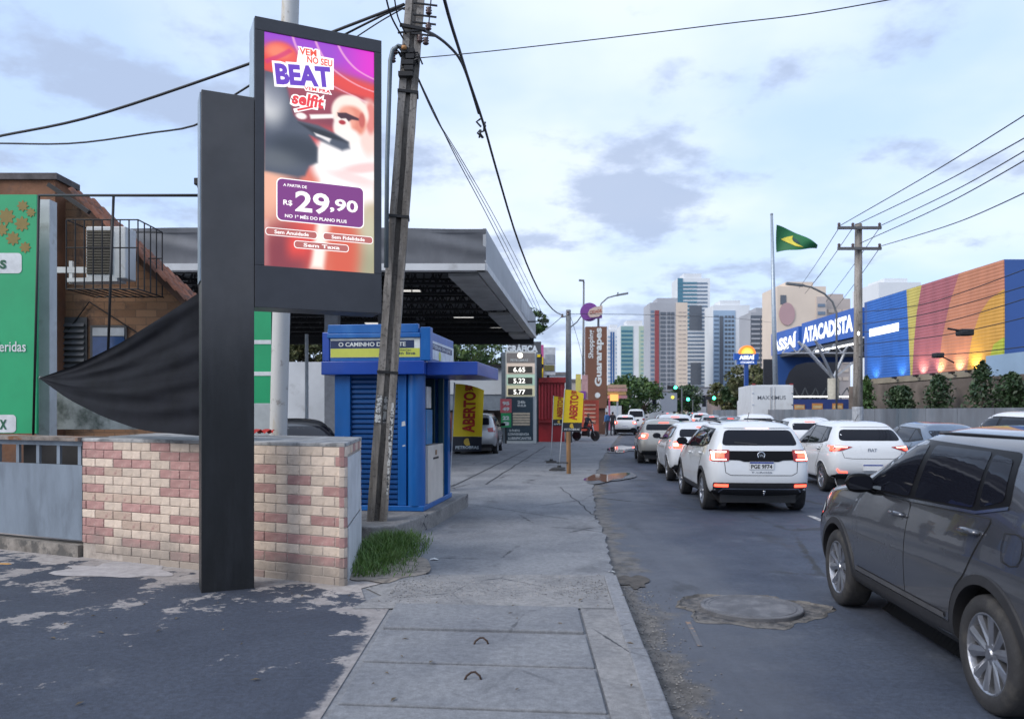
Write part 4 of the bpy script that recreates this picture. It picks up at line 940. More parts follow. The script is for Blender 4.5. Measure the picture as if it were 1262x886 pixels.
MB().lathe([(.0, -.03), (.035, -.02), (.035, .02), (.0, .03)], 10, 'z', P(498, 59, 10.8)).build('conduit_cap', mat('orange_cap', (.42, .20, .07), .5), pole, smooth=True)
# ---------------- petrol station canopy
M_vinyl = mat('canopy_vinyl', (.095, .10, .112), .55, var=.12, vscale=.9, streak=.5, bump=.3, bscale=1.6, col2=(.13, .135, .15), spots=(.7, .48, .62))
M_cwhite = mat('canopy_white', (.50, .51, .52), .5, var=.14, vscale=1., col2=(.33, .33, .33), spots=(1.6, .56, .7))
M_truss = mat('truss_steel', (.018, .019, .022), .6, .3, var=.2)
cn = empty('station_canopy', (0, 0, 0), 0, 'large grey canopy of the petrol station on dark steel trusses', 'canopy')
cY0, cY1 = 21.2, 41.0; cxr = lambda y: -.68+(y-cY0)*.095; cxl = -14.5; zT, zM, zB = 6.50, 5.58, 5.40
def fascia_front():
    rows = []; n = 60
    for i in range(n+1):
        x = cxl+(cxr(cY0)-cxl)*i/n; row = []
        for j in range(13):
            t = j/12; z = zM+(zT-zM)*t
            d = .05*math.sin(3.1*(x*.55+2.4*t)+.7)*math.sin(PI*t)+.025*math.sin(7*(x*.5+1.7*t))*math.sin(PI*t)
            row.append((x, cY0-d*.8, z+ (.02*math.sin(x*1.3) if t > .98 else 0)))
        rows.append(row)
    return MB().grid(rows).build('front_fascia', M_vinyl, cn, smooth=True)
fascia_front()
s0, s1 = Vector((cxr(cY0), cY0, 0)), Vector((cxr(cY1), cY1, 0)); sdn = (s1-s0).normalized(); snn = Vector((sdn.y, -sdn.x, 0))
M_vinyl2 = mat('side_vinyl', (.30, .315, .335), .5, var=.1, vscale=.8)
MB().add([(q.x+snn.x*o, q.y+snn.y*o, z) for q in (s0, s1) for o in (0, -.08) for z in (zM, zT)], [(0, 4, 5, 1), (2, 3, 7, 6), (1, 5, 7, 3), (0, 1, 3, 2), (4, 6, 7, 5), (0, 2, 6, 4)]).build('side_fascia', M_vinyl2, cn)
MB().box(cxl, cxr(cY0)-.02, cY0-.03, cY0+.25, zB, zM-.003).build('white_band', M_cwhite, cn)
MB().add([(q.x+snn.x*o, q.y+snn.y*o, z) for q in (s0, s1) for o in (.03, -.25) for z in (zB, zM-.003)], [(0, 4, 5, 1), (2, 3, 7, 6), (1, 5, 7, 3), (0, 1, 3, 2), (4, 6, 7, 5), (0, 2, 6, 4)]).build('white_band', M_cwhite, cn)
for a, b in ((.03, .40), (.47, .80), (.86, .99)):
    q0, q1 = s0.lerp(s1, a), s0.lerp(s1, b)
    MB().add([(q.x-snn.x*o, q.y-snn.y*o, z) for q in (q0, q1) for o in (.28, 1.1) for z in (zB-.05, zB+.05)], [(0, 4, 5, 1), (2, 3, 7, 6), (1, 5, 7, 3), (0, 1, 3, 2), (4, 6, 7, 5), (0, 2, 6, 4)]).build('soffit_panel', mat('soffit_grey', (.34, .345, .35), .7, var=.25, vscale=1.3), cn)
MB().box(cxl, cxr(cY1)-.1, cY1-.1, cY1, zB-.3, zT).build('back_fascia', M_truss, cn)
MB().box(cxl-.1, cxl, cY0+.3, cY1, zB-.3, zT).build('left_fascia', M_truss, cn)
MB().add([(q.x+snn.x*.012, q.y+snn.y*.012, z) for q in (s0.lerp(s1, .55), s0.lerp(s1, .78)) for z in (zM+.12, zT-.2)], [(0, 2, 3, 1)]).build('faded_logo', mat('faded_print', (.40, .42, .44), .5, var=.25, vscale=3), cn)
rf = MB(); rf.quad((cxl, cY0, zT-.12), (cxr(cY0), cY0, zT-.12), (cxr(cY1), cY1, zT-.12), (cxl, cY1, zT-.12)); rf.build('roof_sheet', mat('roof_underside', (.07, .075, .085), .6, var=.25, vscale=.6), cn)
for k, y in enumerate(np.linspace(cY0+.9, cY1-.6, 10)):
    mb = MB(); xr = cxr(y)-.3; mb.bar((cxl, y, 5.52), (xr, y, 5.52), .09); mb.bar((cxl, y, 6.30), (xr, y, 6.30), .08)
    n = 18
    for i in range(n):
        a = cxl+(xr-cxl)*i/n; b = cxl+(xr-cxl)*(i+.5)/n; c = cxl+(xr-cxl)*(i+1)/n
        mb.bar((a, y, 5.52), (b, y, 6.30), .05); mb.bar((b, y, 6.30), (c, y, 5.52), .05); mb.bar((b, y, 5.52), (b, y, 6.3), .035)
    mb.build('truss', M_truss, cn)
for x in (-12, -9.5, -7, -4.6, -2.6, -1.0):
    MB().bar((x, cY0+.3, 6.34), (x+1.6, cY1-.2, 6.34), .10, .06).build('purlin', M_truss, cn)
for i, (x, y) in enumerate(((-5.2, 23.5), (-4.9, 31), (-4.3, 38.3))): MB().box(x-.19, x+.19, y-.19, y+.19, 0, 6.3).build('column', mat('column_grey', (.14, .15, .17), .6, var=.2), cn)
M_lamp = emat('canopy_lamp', (1, .97, .92), .4, (.5, .5, .5))
for x, y in ((-3.4, 26.5), (-2.0, 33.5), (-.6, 37.5), (-6.6, 28), (-6.1, 36)): MB().box(x-.4, x+.4, y-.18, y+.18, 5.60, 5.66).build('ceiling_lamp', M_lamp, cn)
MB().tube([P(620, 397, 36), P(674, 396, 35.5), P(674.5, 393, 35.5)], .03, 6).build('bracket_arm', M_black, cn)
# back wall, hedge, store
tag(MB().box(-30, -6.2, 44.5, 44.8, 0, PZ(446, 44.5)).build('yard_wall', mat('yard_white', (.56, .59, .63), .7, var=.12, vscale=.6, col2=(.40, .42, .44), spots=(.9, .55, .7))), 'white yard wall behind the petrol station', 'wall')
tag(MB().tube([P(378, 520, 27), P(378, 412, 27)], .06, 8).build('thin_pole', mat('pole_grey', (.33, .37, .40), .5)), 'thin pale pole against the white yard wall', 'pole')
st = empty('store', (0, 0, 0), 0, 'long white and grey station shop seen behind the first yellow flag', 'shop')
Ys = 46
def sbox(nm, a, b, m, y=Ys, d=4., parent=st): A_, B_ = P(*a, y), P(*b, y); return MB().box(A_.x, B_.x, y, y+d, B_.z, A_.z).build(nm, m, parent)
sbox('roof_band', (512, 452), (668, 486), mat('shop_white', (.50, .54, .58), .6, var=.1, vscale=.5)); sbox('lintel', (505, 486.3), (668, 505), mat('shop_grey', (.20, .24, .29), .5, var=.15), Ys+.05)
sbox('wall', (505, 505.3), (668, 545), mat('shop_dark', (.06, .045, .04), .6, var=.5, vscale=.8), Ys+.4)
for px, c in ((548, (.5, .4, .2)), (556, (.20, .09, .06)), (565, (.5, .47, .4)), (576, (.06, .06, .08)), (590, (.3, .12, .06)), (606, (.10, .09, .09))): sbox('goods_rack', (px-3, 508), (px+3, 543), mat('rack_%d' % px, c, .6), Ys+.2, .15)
sbox('roof_edge', (500, 449), (670, 452), M_black, Ys-.3)
# ------------------------------------------------------------------ cars
def paint(name, col, metal=0., rough=.32):
    if name in MATS: return MATS[name]
    m = bpy.data.materials.new(name); MATS[name] = m; g = NG(m)
    g.color(g.mix(g.m('MULTIPLY', g.ramp(g.noise(1.6, 5), .45, .75), .10), col, tuple(c*.86+.004 for c in col)))
    g.b.inputs['Metallic'].default_value = metal; g.rough(g.ramp(g.noise(4, 4), .3, .7, rough-.05, rough+.08))
    g.b.inputs['Coat Weight'].default_value = .9; g.b.inputs['Coat Roughness'].default_value = .03
    return m
PT_WHITE = paint('white_paint', (.62, .635, .65)); PT_WHITE2 = paint('pearl_paint', (.56, .58, .61))
PT_GREY = paint('graphite_paint', (.105, .110, .126), .7, .2); PT_SILVER = paint('silver_paint', (.36, .37, .38), .6, .34)
PT_BEIGE = paint('champagne_paint', (.42, .40, .36), .4); PT_BLUEGREY = paint('blue_grey_paint', (.11, .15, .21), .5)
PT_BLACK = paint('black_paint', (.02, .021, .024)); PT_RED = paint('red_paint', (.30, .025, .02))
M_glass = bpy.data.materials.new('tinted_glass'); _g = NG(M_glass); _g.color((.008, .009, .014)); _g.rough(.03)
_g.b.inputs['Specular IOR Level'].default_value = .22
M_blk = mat('black_plastic', (.018, .018, .02), .55, var=.15, vscale=10)
M_gloss = mat('gloss_black_trim', (.006, .006, .007), .3, var=.05, spec=.12)
M_seam = mat('panel_gap', (.008, .008, .009), .8, var=.05)
M_chrome = mat('chrome_trim', (.62, .63, .65), .18, 1., var=.08)
M_tyre = mat('tyre_rubber', (.022, .022, .024), .82, var=.25, vscale=14, bump=.3, bscale=70, col2=(.05, .047, .043), spots=(6, .52, .7))
M_rim = mat('alloy_rim', (.42, .43, .46), .3, .9, var=.12, vscale=12)
M_rimd = mat('dark_rim', (.035, .035, .038), .5, .5, var=.1)
M_tail = mat('tail_lens', (.30, .012, .012), .12, var=.1, coat=.5)
M_tail_on = emat('brake_lamp', (1., .07, .04), 2.6, (.35, .01, .01)); M_tail_hot = emat('brake_lamp_core', (1., .50, .40), 3.4, (.4, .05, .05))
M_head = mat('headlamp_lens', (.35, .37, .40), .08, .4, var=.3, vscale=18, coat=1.)
M_plate = mat('plate_white', (.62, .63, .64), .5, var=.08); M_pblue = mat('plate_blue', (.02, .05, .25), .5); M_pchar = mat('plate_black', (.02, .02, .02), .5)
def car_cage(p):
    L, W, H, wb = p['L'], p['W'], p['H'], p['wb']; fo = p['fo']; w_ = W/2
    F = wb/2+fo; R = F-L; zb, zc = p['zb'], p['zc']; zn = p['zn']; hd, cw = p['header'], p['cowl']; rr = p['rr']; wr = p.get('wr', .70); zbr = p.get('zbr', zb+.03)
    lat = np.array([.90, .965, .985, 1.0, .935, wr, wr*.72, 0.])
    S = []
    def st(y, z, k): S.append((y, z, lat*k))
    o8 = np.ones(8)
    st(R+np.array([.13, .05, .0, .03, .07, rr, rr+.03, rr+.03]), [.33, .42, .58, .86, zbr, H-.15, H-.075, H-.065], np.array([.80, .84, .86, .86, .84, .90, .9, 1]))
    st(R+np.array([.26, .20, .17, .19, .22, rr+.13, rr+.15, rr+.15]), [.27, .38, .56, .85, zbr, H-.125, H-.045, H-.03], np.array([.94, .975, .98, .98, .96, .97, .97, 1]))
    y2 = -wb/2+.05
    st(y2+np.array([0, 0, 0, 0, 0, max(0., rr-.45), max(0., rr-.45), max(0., rr-.45)]), [.23, .34, .53, .83, zbr-.01, H-.105, H-.02, H-.005], o8)
    st(-.28*o8, [.21, .33, .53, .81, zb+.01, H-.10, H-.012, H+.004], o8)
    st(np.array([.42, .42, .42, .42, .40, hd-.42, hd-.42, hd-.42]), [.21, .33, .53, .80, zb, H-.10, H-.012, H+.004], o8)
    st(np.array([.78, .78, .78, .80, hd+.40*(cw-hd), hd, hd+.02, hd+.04]), [.21, .33, .53, .79, zb-.005, H-.135, H-.05, H-.035], np.array([1, 1, 1, 1, 1, 1.01, 1.0, 1]))
    st(np.array([wb/2-.1, wb/2-.1, wb/2-.1, cw+.05, cw, cw+.02, cw+.06, cw+.08]), [.22, .34, .53, .78, zb-.02, zc, zc+.025, zc+.035], np.array([1, 1, 1, 1, 1.0, 1.16, 1.2, 1]))
    yh = F-.52
    st(np.array([yh]*8), [.23, .34, .54, .75, zb-.09, zc-.07+.0, zc-.045, zc-.035], np.array([1, 1, 1, .985, .965, 1.14, 1.2, 1]))
    st(F-np.array([.25, .20, .18, .20, .22, .22, .22, .22]), [.25, .36, .53, .72, zn, zn+.045, zn+.06, zn+.065], np.array([.93, .955, .965, .95, .92, 1.08, 1.15, 1]))
    st(F-np.array([.12, .04, .0, .04, .10, .13, .13, .13]), [.30, .38, .52, .68, zn-.05, zn-.01, zn, zn+.005], np.array([.78, .82, .84, .82, .80, .92, .95, 1]))
    V = []; idx = {}
    def v(x, y, z): V.append((x, y, z)); return len(V)-1
    n = len(S)
    for i, (y, z, x) in enumerate(S):
        for s in (-1, 1):
            for j in range(8):
                if j == 7 and s == 1: idx[i, 1, 7] = idx[i, -1, 7]; continue
                idx[i, s, j] = v(s*x[j]*w_, y[j], z[j])
    Fc = []
    for i in range(n-1):
        for j in range(7):
            a = (idx[i, -1, j], idx[i+1, -1, j], idx[i+1, -1, j+1], idx[i, -1, j+1]); Fc.append(a[::-1])
            a = (idx[i, 1, j], idx[i+1, 1, j], idx[i+1, 1, j+1], idx[i, 1, j+1]); Fc.append(a)
        Fc.append((idx[i, -1, 0], idx[i+1, -1, 0], idx[i+1, 1, 0], idx[i, 1, 0]))
    for end, sg in ((0, -1), (n-1, 1)):
        y, z, x = S[end]; rows = []
        for j in range(5):
            e = x[j]*w_; bl = .055 if j else .0
            rows.append([idx[end, -1, j], v(-e*.72, y[j]+sg*bl*.75, z[j]), v(0, y[j]+sg*bl*1.1, z[j]), v(e*.72, y[j]+sg*bl*.75, z[j]), idx[end, 1, j]])
        rows.append([idx[end, -1, 5], idx[end, -1, 6], idx[end, -1, 7], idx[end, 1, 6], idx[end, 1, 5]])
        for r in range(5):
            for c in range(4):
                f = (rows[r][c], rows[r][c+1], rows[r+1][c+1], rows[r+1][c]); Fc.append(f if sg < 0 else f[::-1])
        Fc.append(tuple(rows[0]) if sg > 0 else tuple(rows[0][::-1]))
    return V, Fc
def wheel_meshes(r, rim, style):
    key = ('wheel', r, rim, style)
    if key in _tc: return _tc[key]
    k = r/.335
    ty = MB(); ty.lathe([(rim*.96, -.095), (rim*1.12, -.108), (r*.93, -.106), (r*.985, -.088), (r, -.06), (r, .06), (r*.985, .088), (r*.93, .106), (rim*1.14, .110), (rim*1.03, .102), (rim*.99, .09)], 40, 'x')
    tm = ty.mesh('tyre', True, 50)
    rb = MB(); rb.lathe([(rim*1.02, .098), (rim*.985, .100), (rim*.95, .092), (rim*.92, .06), (rim*.90, -.08)], 40, 'x')
    n = {5: 5, 6: 6, 7: 7}.get(style, 5)
    for i in range(n):
        for pr in ((-1, 1) if style == 5 else (0,)):
            t0 = 2*PI*i/n+pr*.13; t1 = 2*PI*i/n+pr*.30
            wd0, wd1 = (.024, .036) if style == 5 else (.034, .050)
            a = Vector((0, math.cos(t0), math.sin(t0))); b = Vector((0, math.cos(t1), math.sin(t1)))
            pa = a*.045+Vector((.070, 0, 0)); pb = b*(rim*.96)+Vector((.088, 0, 0))
            ta = Vector((0, -math.sin(t0), math.cos(t0))); tb = Vector((0, -math.sin(t1), math.cos(t1)))
            ch = .012 if pr >= 0 else -.0
            vs = [pa-ta*wd0, pa+ta*wd0, pb+tb*wd1, pb-tb*wd1]
            mid = [(vs[0]+vs[1])/2+Vector((.012, 0, 0)), (vs[2]+vs[3])/2+Vector((.010, 0, 0))]
            lo = [q-Vector((.04, 0, 0)) for q in vs]
            rb.add(vs+mid+lo, [(0, 4, 5, 3), (4, 1, 2, 5), (0, 3, 9, 6), (1, 7, 8, 2)])
    rb.lathe([(.0, .088), (.028, .088), (.033, .080), (.062, .078), (.068, .05)], 20, 'x')
    rm = rb.mesh('rim', False)
    dk = MB(); dk.lathe([(.0, .03), (rim*.91, .02), (rim*.91, -.09), (0, -.09)], 28, 'x')
    dm = dk.mesh('wheel', True, 40)
    for me, m in ((tm, M_tyre), (rm, M_rim), (dm, M_rimd)): me.materials.append(m)
    _tc[key] = (tm, rm, dm); return _tc[key]
def round_poly(poly, r=.03, n=3):
    out = []; N_ = len(poly)
    for i in range(N_):
        p = Vector(poly[i]); a = Vector(poly[i-1]); b = Vector(poly[(i+1) % N_])
        ra = min(r, (a-p).length*.4, (b-p).length*.4)
        q0 = p+(a-p).normalized()*ra; q1 = p+(b-p).normalized()*ra
        for k in range(n+1):
            t = k/n; out.append(tuple(q0.lerp(p, t).lerp(p.lerp(q1, t), t)))
    return out
def densify(poly, d):
    out = []; N_ = len(poly)
    for i in range(N_):
        a = Vector(poly[i]); b = Vector(poly[(i+1) % N_]); m = max(1, int((b-a).length/d))
        out += [tuple(a.lerp(b, k/m)) for k in range(m)]
    return out
def in_poly(p, poly):
    x, y = p; c = False; j = len(poly)-1
    for i in range(len(poly)):
        xi, yi = poly[i]; xj, yj = poly[j]
        if (yi > y) != (yj > y) and x < (xj-xi)*(y-yi)/(yj-yi)+xi: c = not c
        j = i
    return c
class Car:
    def __init__(s, name, spec, loc, heading, label, cat, paint_m, sub=2, group=None, detail=2):
        s.p = p = dict(spec); s.detail = detail
        s.root = empty(name, loc, -heading, label, cat, group)
        s.pm = paint_m
        V, Fc = car_cage(p)
        me = bpy.data.meshes.new('cage'); me.from_pydata(V, [], Fc); me.update()
        ob = bpy.data.objects.new('cage', me); COL.objects.link(ob)
        md = ob.modifiers.new('s', 'SUBSURF'); md.levels = sub; md.render_levels = sub
        dg = bpy.context.evaluated_depsgraph_get(); bmesh_ = bpy.data.meshes.new_from_object(ob.evaluated_get(dg))
        bpy.data.objects.remove(ob); bpy.data.meshes.remove(me)
        bm = bmesh.new(); bm.from_mesh(bmesh_); bpy.data.meshes.remove(bmesh_)
        bmesh.ops.recalc_face_normals(bm, faces=bm.faces)
        bm.normal_update(); s.bvh = BVHTree.FromBMesh(bm); s.fv = [[(v.co.copy(), v.normal.copy()) for v in f.verts] for f in bm.faces]
        s.ra = p['r']+.055
        s.ax = ((p['wb']/2, p['r']), (-p['wb']/2, p['r']))
        dead = []
        for f in bm.faces:
            for ay, az in s.ax:
                if all((v.co.y-ay)**2+(v.co.z-az)**2 < s.ra**2 and abs(v.co.x) > p['W']*.2 for v in f.verts): dead.append(f)
        bmesh.ops.delete(bm, geom=list(set(dead)), context='FACES')
        for v in bm.verts:
            if abs(v.co.x) < p['W']*.3: continue
            for ay, az in s.ax:
                dy, dz = v.co.y-ay, v.co.z-az; q = math.hypot(dy, dz)
                if 1e-6 < q < s.ra: v.co.y = ay+dy/q*s.ra; v.co.z = az+dz/q*s.ra
        bm.normal_update()
        bmesh.ops.delete(bm, geom=[f for f in bm.faces if (f.normal.z < -.6 and f.calc_center_median().z < .42) or (f.calc_center_median().z < .33 and abs(f.calc_center_median().y) > p['wb']/2)], context='FACES')
        bme = bpy.data.meshes.new('body'); bm.to_mesh(bme); bm.free()
        bme.polygons.foreach_set('use_smooth', [True]*len(bme.polygons))
        s.body = link('body', bme, paint_m, s.root)
        W = p['W']; F = p['wb']/2+p['fo']; R = F-p['L']; s.F, s.R = F, R
        ub = MB(); ub.box(-W*.36, W*.36, R+.25, F-.25, .17, .62); ub.build('underbody', M_blk, s.root)
        s.wheels(); 
        if detail: s.arches()
    def smooth_n(s, q):
        h = s.bvh.find_nearest(q); n = Vector()
        for co, vn in s.fv[h[2]]: n += vn*(1/((co-h[0]).length**2+1e-6))
        return n.normalized()
    def hit(s, o, d):
        h = s.bvh.ray_cast(Vector(o), Vector(d))
        return h[0], h[1]
    def proj(s, view, q, off):
        a, b = q
        if view in ('L', 'R'):
            sg = -1 if view == 'L' else 1
            for k in range(14):
                h, n = s.hit((sg*3, a, b), (-sg, 0, 0))
                if h is not None: return h+Vector((sg*off, 0, 0))
                b -= .01
            return Vector((sg*s.p['W']*.35, a, b))
        if view in ('B', 'F'):
            sg = -1 if view == 'B' else 1
            for k in range(14):
                h, n = s.hit((a, sg*5, b), (0, -sg, 0))
                if h is not None: return h+Vector((0, sg*off, 0))
                a *= .985
            return Vector((a, s.R if sg < 0 else s.F, b))
        h, n = s.hit((a, b, 4), (0, 0, -1))
        return (h+Vector((0, 0, off))) if h is not None else Vector((a, b, s.p['H']))
    def patch(s, name, view, poly, m, off=.003, rnd=.03, d=.06, parent=None):
        pl = densify(round_poly(poly, rnd) if rnd else poly, d)
        xs = [q[0] for q in pl]; zs = [q[1] for q in pl]
        pts = [Vector(q) for q in pl]; nb = len(pts)
        x = min(xs)+d/2
        while x < max(xs):
            z = min(zs)+d/2
            while z < max(zs):
                if in_poly((x, z), pl) and all((Vector((x, z))-q).length > d*.4 for q in pts[:nb]): pts.append(Vector((x, z)))
                z += d
            x += d
        r = delaunay_2d_cdt(pts, [], [list(range(nb))], 1, 1e-5)
        v3 = [s.proj(view, (q[0], q[1]), off) for q in r[0]]
        me = bpy.data.meshes.new(name); me.from_pydata([tuple(q) for q in v3], [], [tuple(f) for f in r[2]])
        bm = bmesh.new(); bm.from_mesh(me); bmesh.ops.recalc_face_normals(bm, faces=bm.faces)
        c = sum((f.normal for f in bm.faces), Vector())
        want = {'L': Vector((-1, 0, 0)), 'R': Vector((1, 0, 0)), 'B': Vector((0, -1, 0)), 'F': Vector((0, 1, 0)), 'T': Vector((0, 0, 1))}[view]
        if c.dot(want) < 0: bmesh.ops.reverse_faces(bm, faces=bm.faces)
        bm.to_mesh(me); bm.free()
        me.polygons.foreach_set('use_smooth', [True]*len(me.polygons))
        if s.detail and abs(off) < .02: me.normals_split_custom_set_from_vertices([s.smooth_n(v.co) for v in me.vertices])
        return link(name, me, m, parent or s.root)
    def strip(s, name, view, path, wd, m, off=.002, parent=None):
        """thin band following the surface along a 2D path"""
        pts = []
        for i in range(len(path)-1):
            a = Vector(path[i]); b = Vector(path[i+1]); k = max(1, int((b-a).length/.05))
            pts += [a.lerp(b, t/k) for t in range(k)]
        pts.append(Vector(path[-1])); rows = []
        for i, q in enumerate(pts):
            d = (pts[min(i+1, len(pts)-1)]-pts[max(i-1, 0)]).normalized(); nn = Vector((-d.y, d.x))*wd/2
            rows.append([s.proj(view, tuple(q-nn), off), s.proj(view, tuple(q+nn), off)])
        return MB().grid(rows).build(name, m, parent or s.root, smooth=True)
    def wheels(s):
        p = s.p; tm, rm, dm = wheel_meshes(p['r'], p['r']*.68, p.get('rim', 5))
        for ay, az in s.ax:
            for sg in (-1, 1):
                wh = link('wheel', dm, None, s.root, (sg*(p['W']/2-.125), ay, az), (random.uniform(0, 1.2) if s.detail < 2 else .5, 0, PI if sg < 0 else 0))
                link('tyre', tm, None, wh); link('rim', rm, None, wh)
    def arches(s):
        p = s.p; clad = p.get('clad')
        for view in ('L', 'R'):
            sg = -1 if view == 'L' else 1
            for ay, az in s.ax:
                rows = []; ro = s.ra+(.055 if clad else .016)
                for k in range(29):
                    t = math.radians(-14+208*k/28)
                    c, q = math.cos(t), math.sin(t)
                    pin = s.proj(view, (ay+c*(s.ra-.002), max(az+q*(s.ra-.002), .2)), .016 if clad else .004)
                    pout = s.proj(view, (ay+c*ro, max(az+q*ro, .2)), .012 if clad else .003)
                    pin2 = pin.copy(); pin2.x -= sg*.10
                    rows.append([pin2, pin, pout, s.proj(view, (ay+c*(ro+.004), max(az+q*(ro+.004), .2)), -.004)])
                MB().grid(rows).build('arch_trim', M_blk if clad else s.pm, s.root, smooth=True, sharp=45)
                lin = MB(); arc_ = [(ay+(s.ra+.01)*math.cos(math.radians(t)), max(.2, az+(s.ra+.01)*math.sin(math.radians(t)))) for t in range(-20, 201, 10)]
                lin.grid([[(sg*(p['W']/2-.06), y_, z_) for y_, z_ in arc_], [(sg*p['W']*.30, y_, z_) for y_, z_ in arc_], [(sg*p['W']*.295, ay, az)]*len(arc_)])
                lin.build('wheel_well', M_seam, s.root, smooth=True, sharp=40)
    def side_parts(s, win, doors=True, handles=True, views=('L', 'R'), frame=True, chrome=False, pillar=M_gloss):
        p = s.p
        for view in views:
            sg = -1 if view == 'L' else 1
            if frame: s.patch('window_surround', view, win['frame'], pillar, .003, .05)
            if chrome: s.strip('belt_moulding', view, win['belt'], .018, M_chrome, .007)
            for q in win['panes']: s.patch('window', view, q, M_glass, .006, .035)
            if doors:
                for (poly, hy, hz) in win['doors']:
                    rp_ = round_poly(poly, .05)
                    s.strip('door_gap', view, rp_+rp_[:1], .013, M_seam, .0022)
                    dr_ = s.patch('door', view, poly, s.pm, .0048, .05, d=.045)
                    if handles:
                        b = s.proj(view, (hy, hz), .0)
                        s.patch('handle_recess', view, [(hy-.09, hz-.03), (hy+.09, hz-.03), (hy+.09, hz+.028), (hy-.09, hz+.028)], M_seam if p.get('dark_handles') else s.pm, .0065, .028, d=.04, parent=dr_)
                        pth = [b+Vector((sg*.004, -.105, 0)), b+Vector((sg*.03, -.085, .004)), b+Vector((sg*.036, 0, .007)), b+Vector((sg*.03, .085, .004)), b+Vector((sg*.004, .105, 0))]
                        MB().tube(pth, [.012, .017, .018, .017, .012], 8).build('handle', M_chrome if p.get('chrome_handles') else s.pm, dr_, smooth=True)
            if s.p.get('clad'):
                s.patch('side_cladding', view, win['clad'], M_blk, .010, .02)
    def mirror(s, y, z, col=None):
        for view, sg in (('L', -1), ('R', 1)):
            b = s.proj(view, (y, z), 0)
            mb = MB()
            c = b+Vector((sg*.13, -.01, .075)); rows = []
            for i in range(7):
                t = -1+2*i/6; rr_ = math.sqrt(max(0, 1-abs(t)**2.6))
                rows.append([(c.x+sg*t*.115, c.y+.075*rr_*max(-.45, math.cos(a)), c.z+(.078-.012*t*0)*rr_*math.sin(a)) for a in [2*PI*k/14 for k in range(15)]])
            mb.grid(rows)
            mb.tube([b+Vector((sg*.0, .0, .0)), b+Vector((sg*.05, .0, .02)), b+Vector((sg*.08, .0, .05))], .024, 8)
            o = mb.build('mirror', col or s.pm, s.root, smooth=True)
            g = MB(); g.add([(c.x+sg*x, c.y-.038, c.z+z_) for x, z_ in round_poly([(-.095, -.052), (.09, -.048), (.095, .05), (-.09, .052)], .03)], [tuple(range(16))])
            g.build('mirror_glass', M_glass, o)
    def plate(s, txt, z, wd=.40, view='B', x=0.):
        sg = -1 if view == 'B' else 1
        y = min(s.proj(view, (x+dx, z+dz), 0).y*sg*1 for dx in (-.18, 0, .18) for dz in (-.05, .05))*sg
        y = max((s.proj(view, (x+dx, z+dz), 0).y*sg for dx in (-.18, 0, .18) for dz in (-.05, .05)))*sg
        yy = y+sg*.008
        pl = MB().box(x-wd/2, x+wd/2, yy-.006, yy+.006, z-.065, z+.065).build('plate', M_plate, s.root)
        pf = yy+sg*.0072
        MB().quad((x-wd/2+.004, pf, z+.034), (x+wd/2-.004, pf, z+.034), (x+wd/2-.004, pf, z+.061), (x-wd/2+.004, pf, z+.061)).build('plate_band', M_pblue, pl)
        if txt.strip(): text('plate_number', txt, M_pchar, pl, (x, pf, z-.017), (-sg*1 if view == 'F' else 1, 0, 0), (0, 0, 1), wd*.86, .07, .03, lift=.001)
SUV = dict(L=4.30, W=1.79, H=1.63, wb=2.61, fo=.83, r=.335, zb=1.08, zbr=1.13, zc=1.11, zn=.92, header=.17, cowl=.92, rr=.36, wr=.78, clad=True, rim=5)
TCR = dict(L=4.20, W=1.76, H=1.57, wb=2.65, fo=.80, r=.33, zb=1.05, zbr=1.11, zc=1.08, zn=.90, header=.22, cowl=.95, rr=.30, wr=.76, clad=True, rim=5)
HAT = dict(L=4.00, W=1.72, H=1.49, wb=2.52, fo=.80, r=.305, zb=.98, zbr=1.05, zc=1.01, zn=.83, header=.32, cowl=1.02, rr=.42, wr=.70, clad=False, rim=6)
SED = dict(L=4.35, W=1.72, H=1.47, wb=2.58, fo=.82, r=.305, zb=.96, zbr=1.02, zc=.99, zn=.81, header=.32, cowl=1.04, rr=.78, wr=.68, clad=False, rim=6)
VAN = dict(L=4.36, W=1.74, H=1.70, wb=2.62, fo=.85, r=.315, zb=1.0, zbr=1.04, zc=1.06, zn=.84, header=.55, cowl=1.18, rr=.22, wr=.76, clad=False, rim=6)
